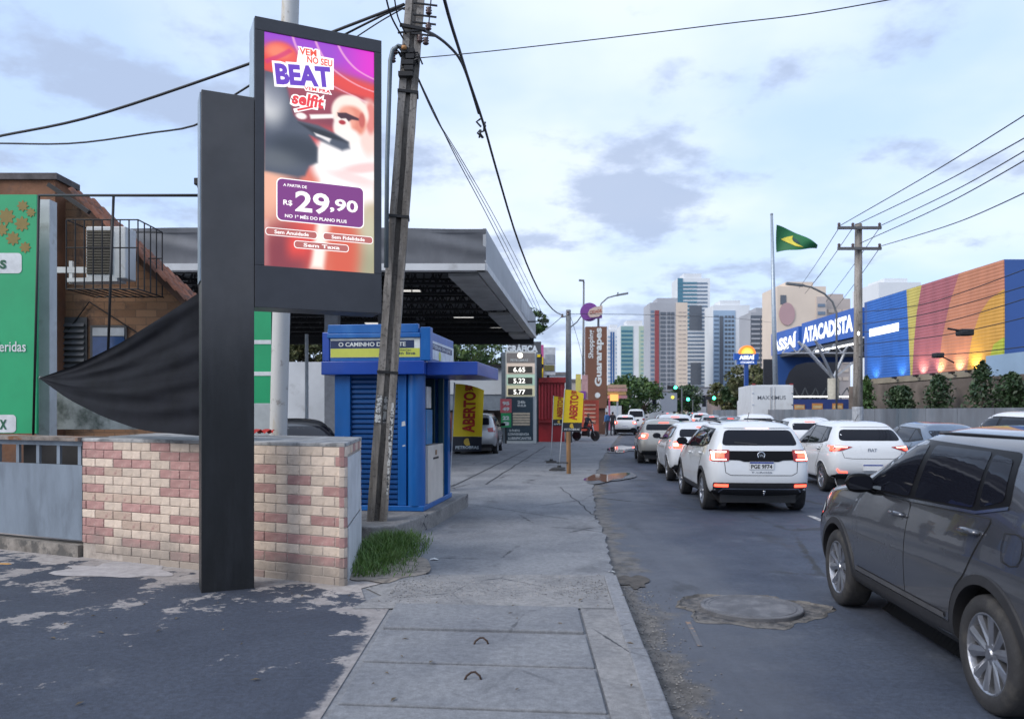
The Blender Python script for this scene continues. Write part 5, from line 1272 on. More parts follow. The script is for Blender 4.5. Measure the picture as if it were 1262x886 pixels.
def side_set(p, yB=-.10, yC=None, yend=None):
    wb = p['wb']; H = p['H']; zb = p['zb']+.01; zbr = p.get('zbr', zb)+.0; zt = H-.155; hd, cw = p['header'], p['cowl']
    R = wb/2+p['fo']-p['L']
    ytop_f = hd-.08; ybot_f = cw-.16
    yr_top = R+p['rr']+.30; yr_bot = R+.52
    if yC is None: yC = -wb/2+.28
    if yend: yr_bot = yend; yr_top = yend+.10
    slope = lambda y: zb+(zbr-zb)*max(0, min(1, (.3-y)/(1.3)))
    A = (ybot_f, slope(ybot_f)); B = (ytop_f, zt); C = (yr_top, zt-.02); D = (yr_bot, slope(yr_bot)+.05)
    fr = [(A[0]+.07, A[1]-.018), (B[0]+.05, B[1]+.035), (.0, zt+.045), (C[0]-.05, C[1]+.03), (D[0]-.05, D[1]-.0), (yC-.1, slope(yC)-.018)]
    tline = lambda y: zt+.012
    front = [(A[0]-.03, A[1]+.012), (B[0]-.01, B[1]-.005), (yB+.05, tline(0)), (yB+.06, slope(yB)+.012)]
    rear = [(yB-.03, slope(yB)+.012), (yB-.045, tline(0)), (yC-.02, zt), (yC+.03-.09, slope(yC)+.012)]
    qy = yC-.09
    quarter = [(qy-.03, slope(yC)+.02), (yC-.055, zt-.01), (C[0]+.0, C[1]-.012), (D[0]+.02, D[1]+.03)]
    ra = p['r']+.055
    zs = .36 if p.get('clad') else .30
    fd = [(wb/2-.50, slope(cw)-.0), (wb/2-.50, .62), (wb/2-.44, zs), (yB+.02, zs), (yB+.0, slope(yB)-.03)]
    arc = [(-wb/2+(ra+.08)*math.cos(math.radians(t)), p['r']+(ra+.08)*math.sin(math.radians(t))) for t in (8, 25, 42, 60)]
    rd = [(yB-.012, slope(yB)-.03), (yB+.008, zs), (-wb/2+ra+.08, zs)]+arc+[(yC-.30, slope(yC)-.03)]
    return dict(frame=fr, belt=[(A[0]+.06, A[1]-.012), (yB, slope(yB)-.012), (yC-.1, slope(yC)-.012), (D[0]-.04, D[1]+.0)], panes=[front, rear, quarter],
                doors=[(fd, yB+.16, slope(yB)-.13), (rd, yC-.10, slope(yC)-.125)],
                clad=[(wb/2-ra+.01, .20), (wb/2-ra-.04, .40), (-wb/2+ra+.04, .40), (-wb/2+ra-.01, .20)])
def std_car(name, spec, loc, head, label, pm, sub=2, detail=1, tail=None, plate=None, lit=True, third=True, cat='car', group=None, wiper=True, rear_h=.30, glass_w=.60, tails='box'):
    c = Car(name, spec, loc, head, label, cat, pm, sub, group, detail); p = c.p; H = p['H']; zbr = p.get('zbr', p['zb'])
    ss = side_set(p)
    c.side_parts(ss, doors=detail > 0, handles=detail > 1)
    # glass
    zt, zl = H-.19, zbr+.06
    c.patch('rear_window', 'B', [(-glass_w, zl), (-glass_w*.93, zt), (glass_w*.93, zt), (glass_w, zl)], M_glass, .005, .06)
    wz = p['zc']+.07
    c.patch('windscreen', 'F', [(-.66, wz), (-.52, H-.16), (.52, H-.16), (.66, wz)], M_glass, .004, .06)
    tm = M_tail_on if lit else M_tail
    if tails == 'box':
        for sg in (-1, 1):
            pol = [(sg*.52, zbr-.06), (sg*.80, zbr-.03), (sg*.83, zbr-.22), (sg*.56, zbr-.21)]
            t = c.patch('tail_light', 'B', pol, tm, .012, .03)
            if lit and detail: c.patch('lamp_core', 'B', [(sg*.62, zbr-.09), (sg*.74, zbr-.08), (sg*.75, zbr-.16), (sg*.63, zbr-.16)], M_tail_hot, .018, .03, parent=t)
    for sg in (-1, 1):
        c.patch('headlight', 'F', [(sg*.45, p['zn']-.09), (sg*.80, p['zn']-.02), (sg*.82, p['zn']-.14), (sg*.48, p['zn']-.2)], M_head, .006, .03)
    c.patch('grille', 'F', [(-.42, p['zn']-.10), (-.40, p['zn']-.24), (.40, p['zn']-.24), (.42, p['zn']-.10)], M_gloss, .006, .03)
    if third and lit: c.patch('brake_light', 'B', [(-.16, H-.150), (-.16, H-.128), (.16, H-.128), (.16, H-.150)], M_tail_on, .012, .005)
    c.patch('bumper', 'B', [(-.72, .30), (-.74, .44), (.74, .44), (.72, .30)], M_blk, .012, .04)
    if plate: c.plate(plate, .70 if p['H'] > 1.5 else .62)
    c.mirror(p['cowl']-.32, p['zb']+.01, M_blk if detail else pm)
    return c
# ------------------------------------------------------------------ middle distance and background
def tree(name, base, h, crown, label, m_leaf, n=2600, leaf=.10, trunk_r=.18, cat='tree', clumps=34, seed=1, group=None):
    """Tapered trunk with limbs; crown of leaf quads gathered in clumps. crown=(rx, ry, rz, zc) relative to base."""
    R_ = random.Random(seed); root = empty(name, base, 0, label, cat, group)
    rx, ry, rz, zc = crown; tr = MB()
    fork = max(.25*h, zc-rz*.9)
    tr.tube([(0, 0, -.1), (R_.uniform(-.1, .1), 0, fork*.6), (R_.uniform(-.15, .15), R_.uniform(-.1, .1), fork)], [trunk_r*1.25, trunk_r, trunk_r*.8], 9)
    cs = []
    for k in range(clumps):
        while True:
            q = Vector((R_.uniform(-1, 1), R_.uniform(-1, 1), R_.uniform(-1, 1)))
            if .15 < q.length < 1: break
        q = q.normalized()*(q.length**.45)
        c = Vector((q.x*rx*.82, q.y*ry*.82, zc+q.z*rz*.82)); cs.append((c, R_.uniform(.20, .40)*min(rx, rz)))
    for c, r in cs[:12]:
        mid = Vector((c.x*.45, c.y*.45, (fork+c.z)/2+.1)); tr.tube([(0, 0, fork*.92), mid, c], [trunk_r*.5, trunk_r*.28, trunk_r*.08], 6)
    tr.build('trunk', mat('bark', (.085, .065, .05), .95, var=.4, vscale=6, bump=.7, bscale=30), root, smooth=True)
    vs = []; fs = []
    per = n//clumps
    for c, r in cs:
        for _ in range(per):
            d = Vector((R_.gauss(0, 1), R_.gauss(0, 1), R_.gauss(0, 1))).normalized()*(r*R_.random()**.4)
            p_ = c+Vector((d.x*1.15, d.y*1.15, d.z*.8)); s = leaf*R_.uniform(.6, 1.4)
            a = Vector((R_.gauss(0, 1), R_.gauss(0, 1), R_.gauss(0, .6))).normalized()*s; b = a.cross(Vector((R_.gauss(0, 1), R_.gauss(0, 1), R_.gauss(0, 1)))).normalized()*s*.55
            i = len(vs); vs += [tuple(p_-a), tuple(p_+b), tuple(p_+a), tuple(p_-b)]; fs.append((i, i+1, i+2, i+3))
    me = bpy.data.meshes.new('crown'); me.from_pydata(vs, [], fs); me.update(); link('crown', me, m_leaf, root)
    return root
M_leaf = mat('leaf_green', (.045, .095, .022), .55, var=.5, vscale=.7, col2=(.085, .13, .03), spots=(1.1, .5, .64))
M_leafd = mat('leaf_dark', (.028, .060, .022), .55, var=.5, vscale=.7, col2=(.055, .08, .03), spots=(1.0, .5, .64))
M_leafo = mat('leaf_olive', (.075, .085, .028), .6, var=.5, vscale=.8, col2=(.11, .09, .035), spots=(1.2, .52, .64))
# trees and hedge behind the station
for i, (px, Y, h, rx, rz, zc, lab) in enumerate(((560, 58, 8, 2.4, 1.9, 5.6, 'leafy tree behind the shop nearest the blue kiosk'), (598, 60, 8, 2.4, 1.7, 5.9, 'leafy tree behind the shop left of the price totem'), (655, 66, 10, 1.6, 1.2, 9.0, 'small treetop showing at the end of the canopy'), (500, 58, 8, 2.6, 1.9, 5.4, 'leafy tree hidden partly by the kiosk sign band'))):
    tree('station_tree', (PX(px, Y), Y, 0), h, (rx, rx, rz, zc), lab, M_leaf, 3200, .13, .2, seed=10+i)
for i, px in enumerate((352, 372, 392, 412)):
    tree('hedge_bush', (PX(px, 47.5), 47.5, 0), 5.6, (1.35, 1.0, 1.3, 5.4), ['olive hedge bush above the yard wall beside the rusty pipe', 'olive hedge bush above the yard wall behind the thin pole', 'olive hedge bush above the yard wall right of the thin pole', 'olive hedge bush above the yard wall beside the kiosk'][i], M_leafo, 2200, .11, .1, 'bush', 16, seed=30+i)
# feather flags
M_yel = mat('flag_yellow', (.78, .55, .01), .6, var=.08, vscale=3); M_flagk = mat('flag_black', (.018, .02, .028), .6); M_flagr = mat('flag_red', (.42, .03, .015), .6); M_fy2 = mat('flag_badge_yellow', (.6, .4, .05), .6)
def feather(base, wd, z0, z1, lab, lean=.0, curve=.06, rz=0., txt=True, low='PETROBRAS'):
    r = empty('feather_flag', base, rz, lab, 'flag', 'yellow feather flags of the petrol station'); H_ = z1-z0
    MB().lathe([(.0, .10), (.05, .10), (.07, .05), (.17, .045), (.19, .02), (.19, 0)], 20, close=True).build('base', M_black, r, smooth=True, sharp=40)
    MB().tube([(0, 0, .05), (lean*.25, 0, z0*.6), (lean*.5, 0, z0), (lean*.8, 0, z0+H_*.6), (lean, 0, z1+.02)], .012, 8).build('mast', mat('mast_white', (.5, .52, .54), .4), r, smooth=True)
    def xy(t, s): # t up, s across
        x = lean*(.5+.5*t)+.012+s*wd*(1.-.0*t); y = curve*math.sin(PI*s*1.2+t*2.)*(.4+s); return x, y, z0+H_*t-(.10*H_*s*s if t > .9 else 0)*((t-.9)/.1)
    def sheet(nm, t0, t1, m, off=0., s0=0., s1=1.):
        return MB().grid([[(lambda q: (q[0], q[1]-off, q[2]))(xy(t0+(t1-t0)*i/14, s0+(s1-s0)*j/8)) for j in range(9)] for i in range(15)]).build(nm, m, r, smooth=True)
    sh_ = sheet('cloth', .22, 1., M_yel); sheet('black_hem', 0, .219, M_flagk)
    def put(s_, t, sc, wd_, hg_, m, rot, bold=.04):
        co, fs, asp = text_mesh(s_, bold); vs = []
        for p_ in co:
            if rot: du, dv = -p_[1]*hg_, p_[0]*wd_
            else: du, dv = p_[0]*wd_, p_[1]*hg_
            q = xy(t+dv/H_, sc+du/wd); vs.append((q[0], q[1]-.006, q[2]))
        me = bpy.data.meshes.new('lettering'); me.from_pydata(vs, [], fs); me.update(); link('lettering', me, m, sh_)
    put('ABERTO', .58, .52, H_*.60, wd*.44, M_flagr, True); put('BR', .945, .5, wd*.3, wd*.24, M_flagr, False)
    put('PETROBRAS', .06, .5, wd*.8, H_*.045, M_kw, False, .02)
    q = xy(.14, .5); MB().lathe([(0, 0), (wd*.13, 0)], 12, 'y', (q[0], q[1]-.008, q[2])).build('badge', M_fy2, r)
    return r
f1 = feather((PX(553, 13.9), 13.9, .015), .50, 1.02, 2.18, 'yellow open flag on its pole right of the blue kiosk', .10)
feather((PX(689, 24.3), 24.2, .012), .56, 1.1, 2.36, 'yellow open flag nearer the wooden post', .16)
feather((PX(680, 27), 27.4, .012), .42, 1.22, 2.22, 'yellow open flag half hidden behind another flag', .08)
# wooden post
wp = MB(); wp.tube([P(701, 585, 22.2), P(700.5, 532, 22.2)], .06, 8)
tag(wp.build('wooden_post', mat('old_wood', (.20, .11, .05), .9, var=.5, vscale=8, streak=.2)), 'short brown wooden post in the pavement below the flag', 'post')
tag(MB().tube([P(673, 570, 22.2), P(700, 570, 22.15)], .015, 6).build('iron_rod', M_black), 'thin iron rod leaning across the wooden post', 'rod')
tag(MB().lathe([(.0, .09), (.16, .08), (.24, .03), (.25, 0)], 18, 'z', (PX(687, 23.4), 23.4, .015)).build('rubber_weight', M_tyre), 'black rubber weight on the pavement by the wooden post', 'weight')
# price totem
Yt = 43.6; tm = empty('price_totem', (0, 0, 0), 0, 'tall fuel price totem with lit numbers at the station exit', 'totem')
def tb_(nm, a, b, m, y=Yt, d=.05, parent=tm): A_, B_ = P(*a, y), P(*b, y); return MB().box(A_.x, B_.x, y, y+d, B_.z, A_.z).build(nm, m, parent)
M_tw = mat('totem_white', (.55, .57, .56), .5, var=.06)
tb_('cabinet', (618, 434), (662, 549), mat('totem_side', (.12, .15, .18), .5), Yt, .6); tb_('front_panel', (623, 433), (661, 549), M_tw, Yt-.06)
tb_('header', (624.5, 435), (659, 447), mat('totem_header', (.24, .22, .21), .4, var=.15), Yt-.12)
MB().lathe([(.0, 0), (.14, 0)], 16, 'y', P(641, 438, Yt-.14)).build('header_lamp', emat('totem_lamp', (1, .93, .80), 1.6), tm)
text('lettering', 'PETROBRAS', M_kw, tm, P(640, 444, Yt-.125), (1, 0, 0), (0, 0, 1), 23*.041, 3.2*.041, .02)
E_num = emat('led_digits', (1, 1, .95), 1.3)
for k, (n_, band) in enumerate((('6.65', (.60, .50, .42)), ('5.22', (.42, .58, .46)), ('5.77', (.60, .57, .38)))):
    y0 = 447.5+k*13.7; tb_('price_band', (624.5, y0), (659, y0+13.4), emat('band_%d' % k, band, .22, band), Yt-.11)
    tb_('display', (626, y0+4), (656, y0+12), mat('display_dark', (.075, .068, .055), .4), Yt-.15); text('digits', n_, E_num, tm, P(640, y0+8, Yt-.155), (1, 0, 0), (0, 0, 1), 15*.041, 6*.041, .0)
lo = tb_('lower_panel', (623.5, 489.5), (657, 543), mat('totem_navy', (.022, .045, .065), .4), Yt-.11)
for s_, x, y, w_, h_ in (('24h', 642.5, 495.5, 10, 4), ('0.0,0', 643, 500, 11, 3.4), ('O POSTO', 634, 530.5, 14, 3), ('CONVENIENCIA', 639, 535, 28, 3.2), ('LUBRIFICANTES', 640.5, 540, 30, 3.6)): text('lettering', s_, M_kw, tm, P(x, y, Yt-.116), (1, 0, 0), (0, 0, 1), w_*.041, h_*.041, .03)
for k in range(5): tb_('price_row', (632, 508.5+k*3.3), (653, 511+k*3.3), mat('row_cream', (.55, .46, .34), .5), Yt-.14)
tb_('foot', (623.5, 543.3), (657, 549.5), M_tw, Yt-.12)
sw = empty('side_signs', (0, 0, 0), 0, 'small red and green price board standing before the totem', 'sign')
tb_('red_board', (616.5, 491.5), (630.5, 508.5), mat('board_red', (.50, .10, .12), .5), Yt-.6, parent=sw); tb_('green_board', (617.5, 509), (630, 526.5), mat('board_green', (.02, .30, .10), .5), Yt-.6, parent=sw)
for s_, y in (('95', 497), ('49', 504), ('22', 515), ('8', 522)): text('lettering', s_, M_kw, sw, P(623.5, y, Yt-.605), (1, 0, 0), (0, 0, 1), 9*.04, 5*.04, .05)
tb_('leg', (622.5, 526.7), (624.5, 549), M_black, Yt-.58, parent=sw)
gf = empty('print_shop_sign', (0, 0, 0), 0, 'white lettered shop board above the price totem', 'sign')
tb_('board', (626, 421), (667, 436), mat('board_dark_grey', (.07, .075, .085), .5), Yt+1.4, parent=gf); text('lettering', 'GRÁFICA', mat('letter_white', (.65, .70, .74), .4), gf, P(643.5, 429, Yt+1.38), (1, 0, 0), (0, 0, 1), 40*.0435, 11*.0435, .05)
tb_('black_board', (659, 436.3), (668, 466), mat('board_black', (.02, .02, .025), .5), Yt+1.4, parent=gf); tb_('yellow_strip', (659, 437), (666, 440), M_yel, Yt+1.35, parent=gf)
for x in (632, 662): tb_('leg', (x, 436.5), (x+2, 549), M_black, Yt+1.6, .1, parent=gf)
bbd = empty('photo_billboard', (0, 0, 0), 0, 'billboard with white and olive print and pink edge beyond the red box', 'billboard')
tb_('edge_pink', (666, 425), (670, 466), mat('pink_edge', (.45, .08, .25), .5), 50, .1, bbd); tb_('panel', (670, 428), (684.5, 462), mat('billboard_white', (.45, .47, .50), .5), 50, .3, bbd); tb_('print_olive', (671, 450), (683, 457), mat('print_olive', (.12, .11, .03), .5), 49.95, .04, bbd); tb_('print_grey', (672, 437), (683, 448), mat('print_grey', (.25, .27, .30), .5), 49.95, .04, bbd)
tb_('yellow_edge', (667, 440), (669.5, 466), M_yel, 49.9, .06, bbd); tb_('post', (674, 462.5), (677, 545), M_black, 50.1, .1, bbd)
rb = empty('red_booth', (0, 0, 0), 0, 'red painted metal booth beside the price totem', 'booth')
M_booth = mat('booth_red', (.40, .018, .022), .5, var=.2, vscale=1.5, streak=.4)
tb_('body', (658, 471), (696, 547), M_booth, 45.6, 2.4, rb); tb_('roof', (656.5, 465), (697.5, 471.5), mat('booth_dark_red', (.26, .012, .014), .5), 45.4, 2.8, rb)
for k in range(9): tb_('curtain_fold', (659.5+k*3.9, 473), (661.5+k*3.9, 518-2*abs(math.sin(k*1.3))), mat('booth_curtain', (.36, .03, .04), .7), 45.5, .12, rb)
tb_('counter', (658.5, 518), (695.5, 521), mat('booth_dark_red', (.26, .012, .014), .5), 45.35, .3, rb)
# grey pole with wires, lamp posts, mall totem
up = MB(); up.tube([P(701, 545, 40), P(700.5, 382, 40)], [.17, .12], 12)
upo = empty('grey_pole', (0, 0, 0), 0, 'grey round utility pole right of the red booth', 'utility pole'); up.build('shaft', mat('pole_concrete_far', (.13, .135, .145), .8, var=.2), upo, smooth=True)
ar = MB(); ar.bar(P(692, 391, 40), P(702, 389, 40), .05); ar.tube([P(701, 405, 40), P(711, 397, 40), P(716, 390, 40)], .03, 6); ar.build('arm', M_black, upo)
for x, y in ((693, 389), (700, 386)): MB().lathe([(0, .1), (.06, .06), (.05, 0), (.08, -.06), (0, -.1)], 8, 'z', P(x, y, 39.9)).build('insulator', M_ins, upo)
M_lp = mat('lamp_post_grey', (.15, .16, .17), .5, .4)
lp = empty('lamp_post', (0, 0, 0), 0, 'tall straight lamp post behind the mall totem', 'lamp post')
MB().tube([P(718, 530, 66), P(719.5, 347, 66)], [.12, .07], 10).build('shaft', M_lp, lp, smooth=True); MB().bar(P(713.5, 345.5, 66), P(720, 346, 66), .3, .12).build('lamp_head', M_lp, lp)
lp2 = empty('lamp_post', (0, 0, 0), 0, 'lamp post with a long curved arm above the purple disc', 'lamp post')
MB().tube([P(737, 530, 64), P(737.5, 385, 64)], [.12, .09], 10).build('shaft', M_lp, lp2, smooth=True)
MB().tube([P(737.5, 385, 64), P(741, 374, 64), P(749, 367, 64), P(758, 364.5, 64), P(766, 363, 64)], .055, 8).build('arm', M_lp, lp2, smooth=True); MB().bar(P(760, 364, 64), P(774, 361.5, 64), .35, .12).build('lamp_head', M_lp, lp2); MB().bar(P(761, 362, 64), P(762, 360.5, 64), .1).build('sensor', M_lp, lp2)
mt = empty('mall_totem', (0, 0, 0), 0, 'tall brown shopping centre totem with vertical white lettering', 'totem')
M_brown = mat('totem_brown', (.155, .068, .040), .6, var=.12, vscale=.6)
tb_('board', (722, 402.5), (748, 503), M_brown, 60, .9, mt); tb_('leg', (731, 503), (746, 536), mat('totem_brown_dark', (.09, .045, .03), .6), 60.2, .5, mt)
text('lettering', 'Shopping', M_kw, mt, P(729, 424, 59.99), (0, 0, 1), (-1, 0, 0), 35*.06, 8*.06, .02); text('lettering', 'Guararapes', M_kw, mt, P(738.5, 440, 59.99), (0, 0, 1), (-1, 0, 0), 72*.06, 11*.06, .04)
MB().lathe([(.0, 0), (.2, 0)], 16, 'y', P(736.5, 487, 59.97)).build('emblem', M_kw, mt)
dc = empty('purple_disc_sign', (0, 0, 0), 0, 'purple disc sign with a cream emblem on a lamp post', 'sign')
mb = MB(); c = P(726.5, 384.5, 63.4); n = 30
mb.prism([(c.x+.72*math.cos(2*PI*k/n), c.z+.72*math.sin(2*PI*k/n)) for k in range(n)], 'y', 63.4, 63.6); mb.build('disc', mat('purple_print', (.17, .045, .25), .5), dc)
mb = MB(); mb.prism([(P(x, y, 63.3).x, P(x, y, 63.3).z) for x, y in ((722, 394), (742, 392), (742, 388), (728, 389))], 'y', 63.28, 63.38); mb.build('purple_tail', mat('purple_print', (.17, .045, .25), .5), dc)
mb = MB(); c = P(732, 384.5, 63.3); mb.prism([(P(x, y, 63).x, P(x, y, 63).z) for x, y in ((724.5, 387), (727, 381), (733, 378), (743, 376), (743, 386), (738, 390), (728, 391))], 'y', 63.2, 63.27); mb.build('emblem', mat('cream_print', (.52, .42, .36), .5), dc)
text('lettering', 'CIDADE', mat('emblem_red', (.35, .08, .04), .5), dc, P(734, 384, 63.19), (1, .0, .15), (-.15, 0, 1), 15*.063, 4*.063, .03)
rk = empty('red_stall', (0, 0, 0), 0, 'low red stall below the brown mall totem', 'stall')
tb_('body', (711, 493), (738, 531), mat('stall_red', (.38, .06, .035), .6, var=.3, vscale=1.2), 56, 2, rk)
for k in range(5): tb_('price_line', (720, 498+k*5), (734, 500+k*5), mat('stall_print', (.52, .28, .20), .6), 55.95, .04, rk)
tb_('banner', (709.5, 461), (716, 491), mat('banner_yellow', (.55, .48, .12), .6), 55.5, .05, rk); tb_('banner', (717, 462), (724.5, 492.5), mat('banner_pink', (.42, .25, .25), .6), 55.4, .05, rk); tb_('banner_foot', (713, 482), (722, 491), mat('purple_print', (.17, .045, .25), .5), 55.3, .05, rk)
ms = empty('menu_sign', (0, 0, 0), 0, 'pink and orange striped roadside sign on posts beside the totem', 'sign')
for k, (c, x1) in enumerate((((.52, .34, .24), 772), ((.55, .30, .27), 773), ((.50, .32, .12), 772), ((.55, .26, .28), 773))): tb_('panel', (749, 474+k*4.4), (x1, 477.9+k*4.4), mat('menu_%d' % k, c, .5), 63, .15, ms)
tb_('orange_panel', (752, 486), (762, 494), emat('menu_lit', (1, .45, .12), .7, (.5, .2, .05)), 62.8, .1, ms); tb_('post', (750, 492), (752, 530), mat('post_pink', (.45, .12, .22), .5), 63, .12, ms); tb_('post', (760, 492), (762, 520), mat('post_white', (.5, .55, .6), .5), 63, .12, ms)
tag(tb_('white_stall', (741, 500), (766, 520), mat('stall_white', (.48, .50, .53), .6, var=.15), 72, 3, None), 'small white stall behind the striped roadside sign', 'stall')
# trees by the avenue
for i, (px, Y, rx, rz, zc, lab, mm) in enumerate(((768, 95, 3.0, 2.4, 3.6, 'round green roadside tree next to the striped sign', M_leaf), (790, 100, 2.9, 2.5, 3.6, 'largest round green roadside tree left of the traffic lights', M_leaf), (757, 110, 2.6, 2.0, 3.8, 'green roadside tree behind the striped sign', M_leaf), (849, 190, 4.6, 3.6, 4.6, 'dark tree under the tallest white tower', M_leafd), (838, 180, 2.8, 3.0, 4.4, 'dark tree beside the grey hoarding', M_leafd),
        (896, 150, 3.6, 4.0, 4.6, 'palm-like olive tree left of the sun totem', M_leafo), (925, 140, 4.6, 3.4, 7.0, 'olive tree behind the sun totem', M_leafo), (940, 150, 3.5, 2.6, 6.0, 'dark olive tree above the white truck', M_leafd), (912, 145, 3.4, 2.6, 5.0, 'low dark tree behind the blue totem post', M_leafd))):
    tree('roadside_tree', (PX(px, Y), Y, 0), zc+rz, (rx, rx, rz, zc), lab, mm, 2600, .22 if Y < 120 else .32, .22, seed=50+i)
# far low buildings and clutter that close the street
for i, (px0, px1, py, Y, c, lab) in enumerate(((760, 800, 492, 120, (.42, .42, .43), 'low pale building behind the roadside trees'), (862, 884, 478, 260, (.30, .31, .34), 'low grey building at the far end of the avenue'), (884, 930, 487, 175, (.25, .20, .19), 'low brown building beyond the white truck'), (800, 824, 483, 210, (.28, .30, .33), 'low grey building left of the hoarding'), (688, 724, 470, 105, (.40, .36, .33), 'low beige building behind the red stall'), (640, 700, 462, 90, (.42, .44, .46), 'low white building behind the red booth'))):
    A_, B_ = P(px0, py, Y), P(px1, py, Y); root = empty('low_building', (0, 0, 0), 0, lab, 'building')
    MB().box(A_.x, B_.x, Y, Y+10, 0, A_.z).build('wall', mat('lowb_%d' % i, c, .8, var=.2, vscale=.3), root); MB().box(A_.x-.2, B_.x+.2, Y-.2, Y+10.2, A_.z, A_.z+.3).build('roof', mat('lowb_roof', (.14, .13, .13), .8), root)
    n = max(2, int((B_.x-A_.x)/2.2))
    for k in range(n): x = A_.x+(B_.x-A_.x)*(k+.3)/n; MB().box(x, x+(B_.x-A_.x)/n*.45, Y-.04, Y, A_.z*.35, A_.z*.75).build('window', M_glass, root)
hb = empty('grey_hoarding', (0, 0, 0), 0, 'grey roadside hoarding below the left traffic light', 'hoarding')
tb_('panel', (814, 484), (834.5, 507), mat('hoarding_grey', (.22, .24, .28), .6, var=.1), 120, .3, hb); tb_('post', (816, 507), (818, 516), M_black, 120.1, .2, hb); tb_('post', (830, 507), (832, 516), M_black, 120.1, .2, hb)
MB().lathe([(.0, 0), (.25, 0)], 10, 'y', P(829, 489.5, 119.9)).build('amber_emblem', emat('amber', (.9, .8, .1), .8), hb)
# traffic lights
E_green = emat('signal_green', (.05, 1., .45), 5.)
def signal(px, py, Y, lab, arm=None):
    r = empty('traffic_light', (0, 0, 0), 0, lab, 'traffic light'); c = P(px, py, Y); s = Y/1000
    MB().box(c.x-10*s, c.x+2*s, Y, Y+.25, c.z-2.2*s, c.z+2.2*s).build('housing', M_black, r)
    MB().lathe([(.0, 0), (1.9*s, 0)], 14, 'y', (c.x, Y-.02, c.z)).build('green_lamp', E_green, r)
    x = P(px+(arm or 8), py, Y).x; MB().tube([(c.x, Y+.1, c.z), (x, Y+.1, c.z-.2), (x, Y+.1, 0)], .09, 8).build('mast', M_lp, r)
signal(832.5, 477.5, 105, 'traffic light showing green above the grey hoarding', 8); signal(880, 490.5, 125, 'traffic light showing bright green right of the tall tower', -9); signal(848, 492, 160, 'small far traffic light between the trees', 6)
# ---------------- towers
def tower(px0, px1, py, Y, d, lab, base, parts, floors, band=None, name='tower', split=None, side=None):
    root = empty(name, (0, 0, 0), 0, lab, 'tower'); A_, B_ = P(px0, py, Y), P(px1, py, Y); H_ = A_.z; x0, x1 = A_.x, B_.x
    MB().box(x0, x1, Y, Y+d, 0, H_).build('walls', base, root)
    X = lambda f: x0+(x1-x0)*f
    for (nm, f0, f1, g0, g1, off, m) in parts:
        MB().box(X(f0), X(f1), Y-off, Y-.001 if off > 0 else Y+.2, H_*g0, H_*g1).build(nm, m, root)
    if band:
        for (f0, f1, g0, g1, m, frac, off, cols) in band:
            fl = int(floors*(g1-g0)); mb = MB(); zz0, zz1 = H_*g0, H_*g1
            for k in range(fl):
                z = zz0+(zz1-zz0)*k/fl; hh = (zz1-zz0)/fl*frac
                for c in range(cols):
                    a, b = X(f0)+(X(f1)-X(f0))*(c+.12*(cols > 1))/cols, X(f0)+(X(f1)-X(f0))*(c+1-.12*(cols > 1))/cols
                    mb.box(a, b, Y-off, Y-.002, z, z+hh)
            o_ = mb.build('window_bands', m, root); o_['kind'] = 'stuff'
    MB().box(X(.2), X(.75), Y+1, Y+d*.7, H_, H_+Y*.006).build('roof_house', base, root)
    return root
W_ = lambda n, c, r=.6: mat(n, c, r, var=.1, vscale=.05)
t_white, t_blue, t_lblue, t_green = W_('tower_white', (.64, .66, .68)), W_('tower_glass_blue', (.035, .10, .26), .15), W_('tower_blue', (.28, .38, .50), .3), W_('tower_green', (.22, .36, .36), .3)
t_dk, t_grey, t_red, t_cream, t_teal, t_tan = W_('tower_dark', (.10, .115, .14), .2), W_('tower_grey', (.36, .37, .40)), W_('tower_red', (.26, .06, .065)), W_('tower_cream', (.62, .52, .43)), W_('tower_teal_glass', (.06, .17, .24), .12), W_('tower_tan', (.45, .39, .36))
t_win = W_('tower_window', (.14, .19, .26), .15); t_lg = W_('tower_lime', (.40, .48, .38))
tower(749, 765, 406, 560, 16, 'slim white and blue tower left of the green tower', t_white, [('blue_strip', .2, .5, .0, .97, .3, t_blue), ('white_fin', .34, .37, 0, .97, .5, t_white)], 22, [(.6, .95, .05, .95, t_lblue, .4, .2, 1), (.0, .18, .05, .95, t_lblue, .4, .2, 1)])
tower(765, 801, 401, 500, 18, 'pale green and white tower beside the roadside trees', t_white, [('green_face', .0, .42, 0, .99, .3, t_green), ('lime_face', .62, .98, 0, .99, .25, t_lg)], 22, [(.02, .40, .03, .97, t_teal, .45, .5, 1), (.66, .95, .03, .97, t_green, .35, .4, 2)])
tower(801, 847, 373, 420, 20, 'brown and cream tower with a red vertical stripe', t_grey, [('red_strip', .13, .24, 0, .93, .4, t_red), ('cream_face', .70, 1.0, 0, 1.0, .5, t_cream)], 26, [(.28, .42, .03, .93, t_dk, .62, .3, 1), (.45, .66, .03, .93, t_dk, .62, .3, 2), (.02, .11, .03, .95, t_win, .5, .2, 1), (.74, .97, .05, .95, t_tan, .18, .7, 2)])
tower(835, 875, 343, 480, 18, 'tallest white tower with blue glass bands', t_white, [('glass_corner', .0, .16, .55, 1.0, .3, t_teal), ('dark_block', .36, .74, .62, .80, .5, t_dk), ('dark_block', .40, .72, .22, .38, .5, t_dk)], 36, [(.0, .92, .03, .985, t_win, .42, .3, 1), (.0, .60, .62, .985, t_teal, .5, .38, 1)])
tower(879, 924, 376, 450, 20, 'blue-grey and white tower with vertical dark strips', t_white, [('blue_face', .0, .60, 0, .95, .3, t_lblue), ('dark_strip', .17, .27, 0, .9, .6, t_dk), ('slot', .77, .79, .45, .9, .3, t_dk)], 26, [(.02, .15, .03, .93, t_win, .4, .45, 1), (.30, .58, .03, .92, t_dk, .55, .45, 3)])
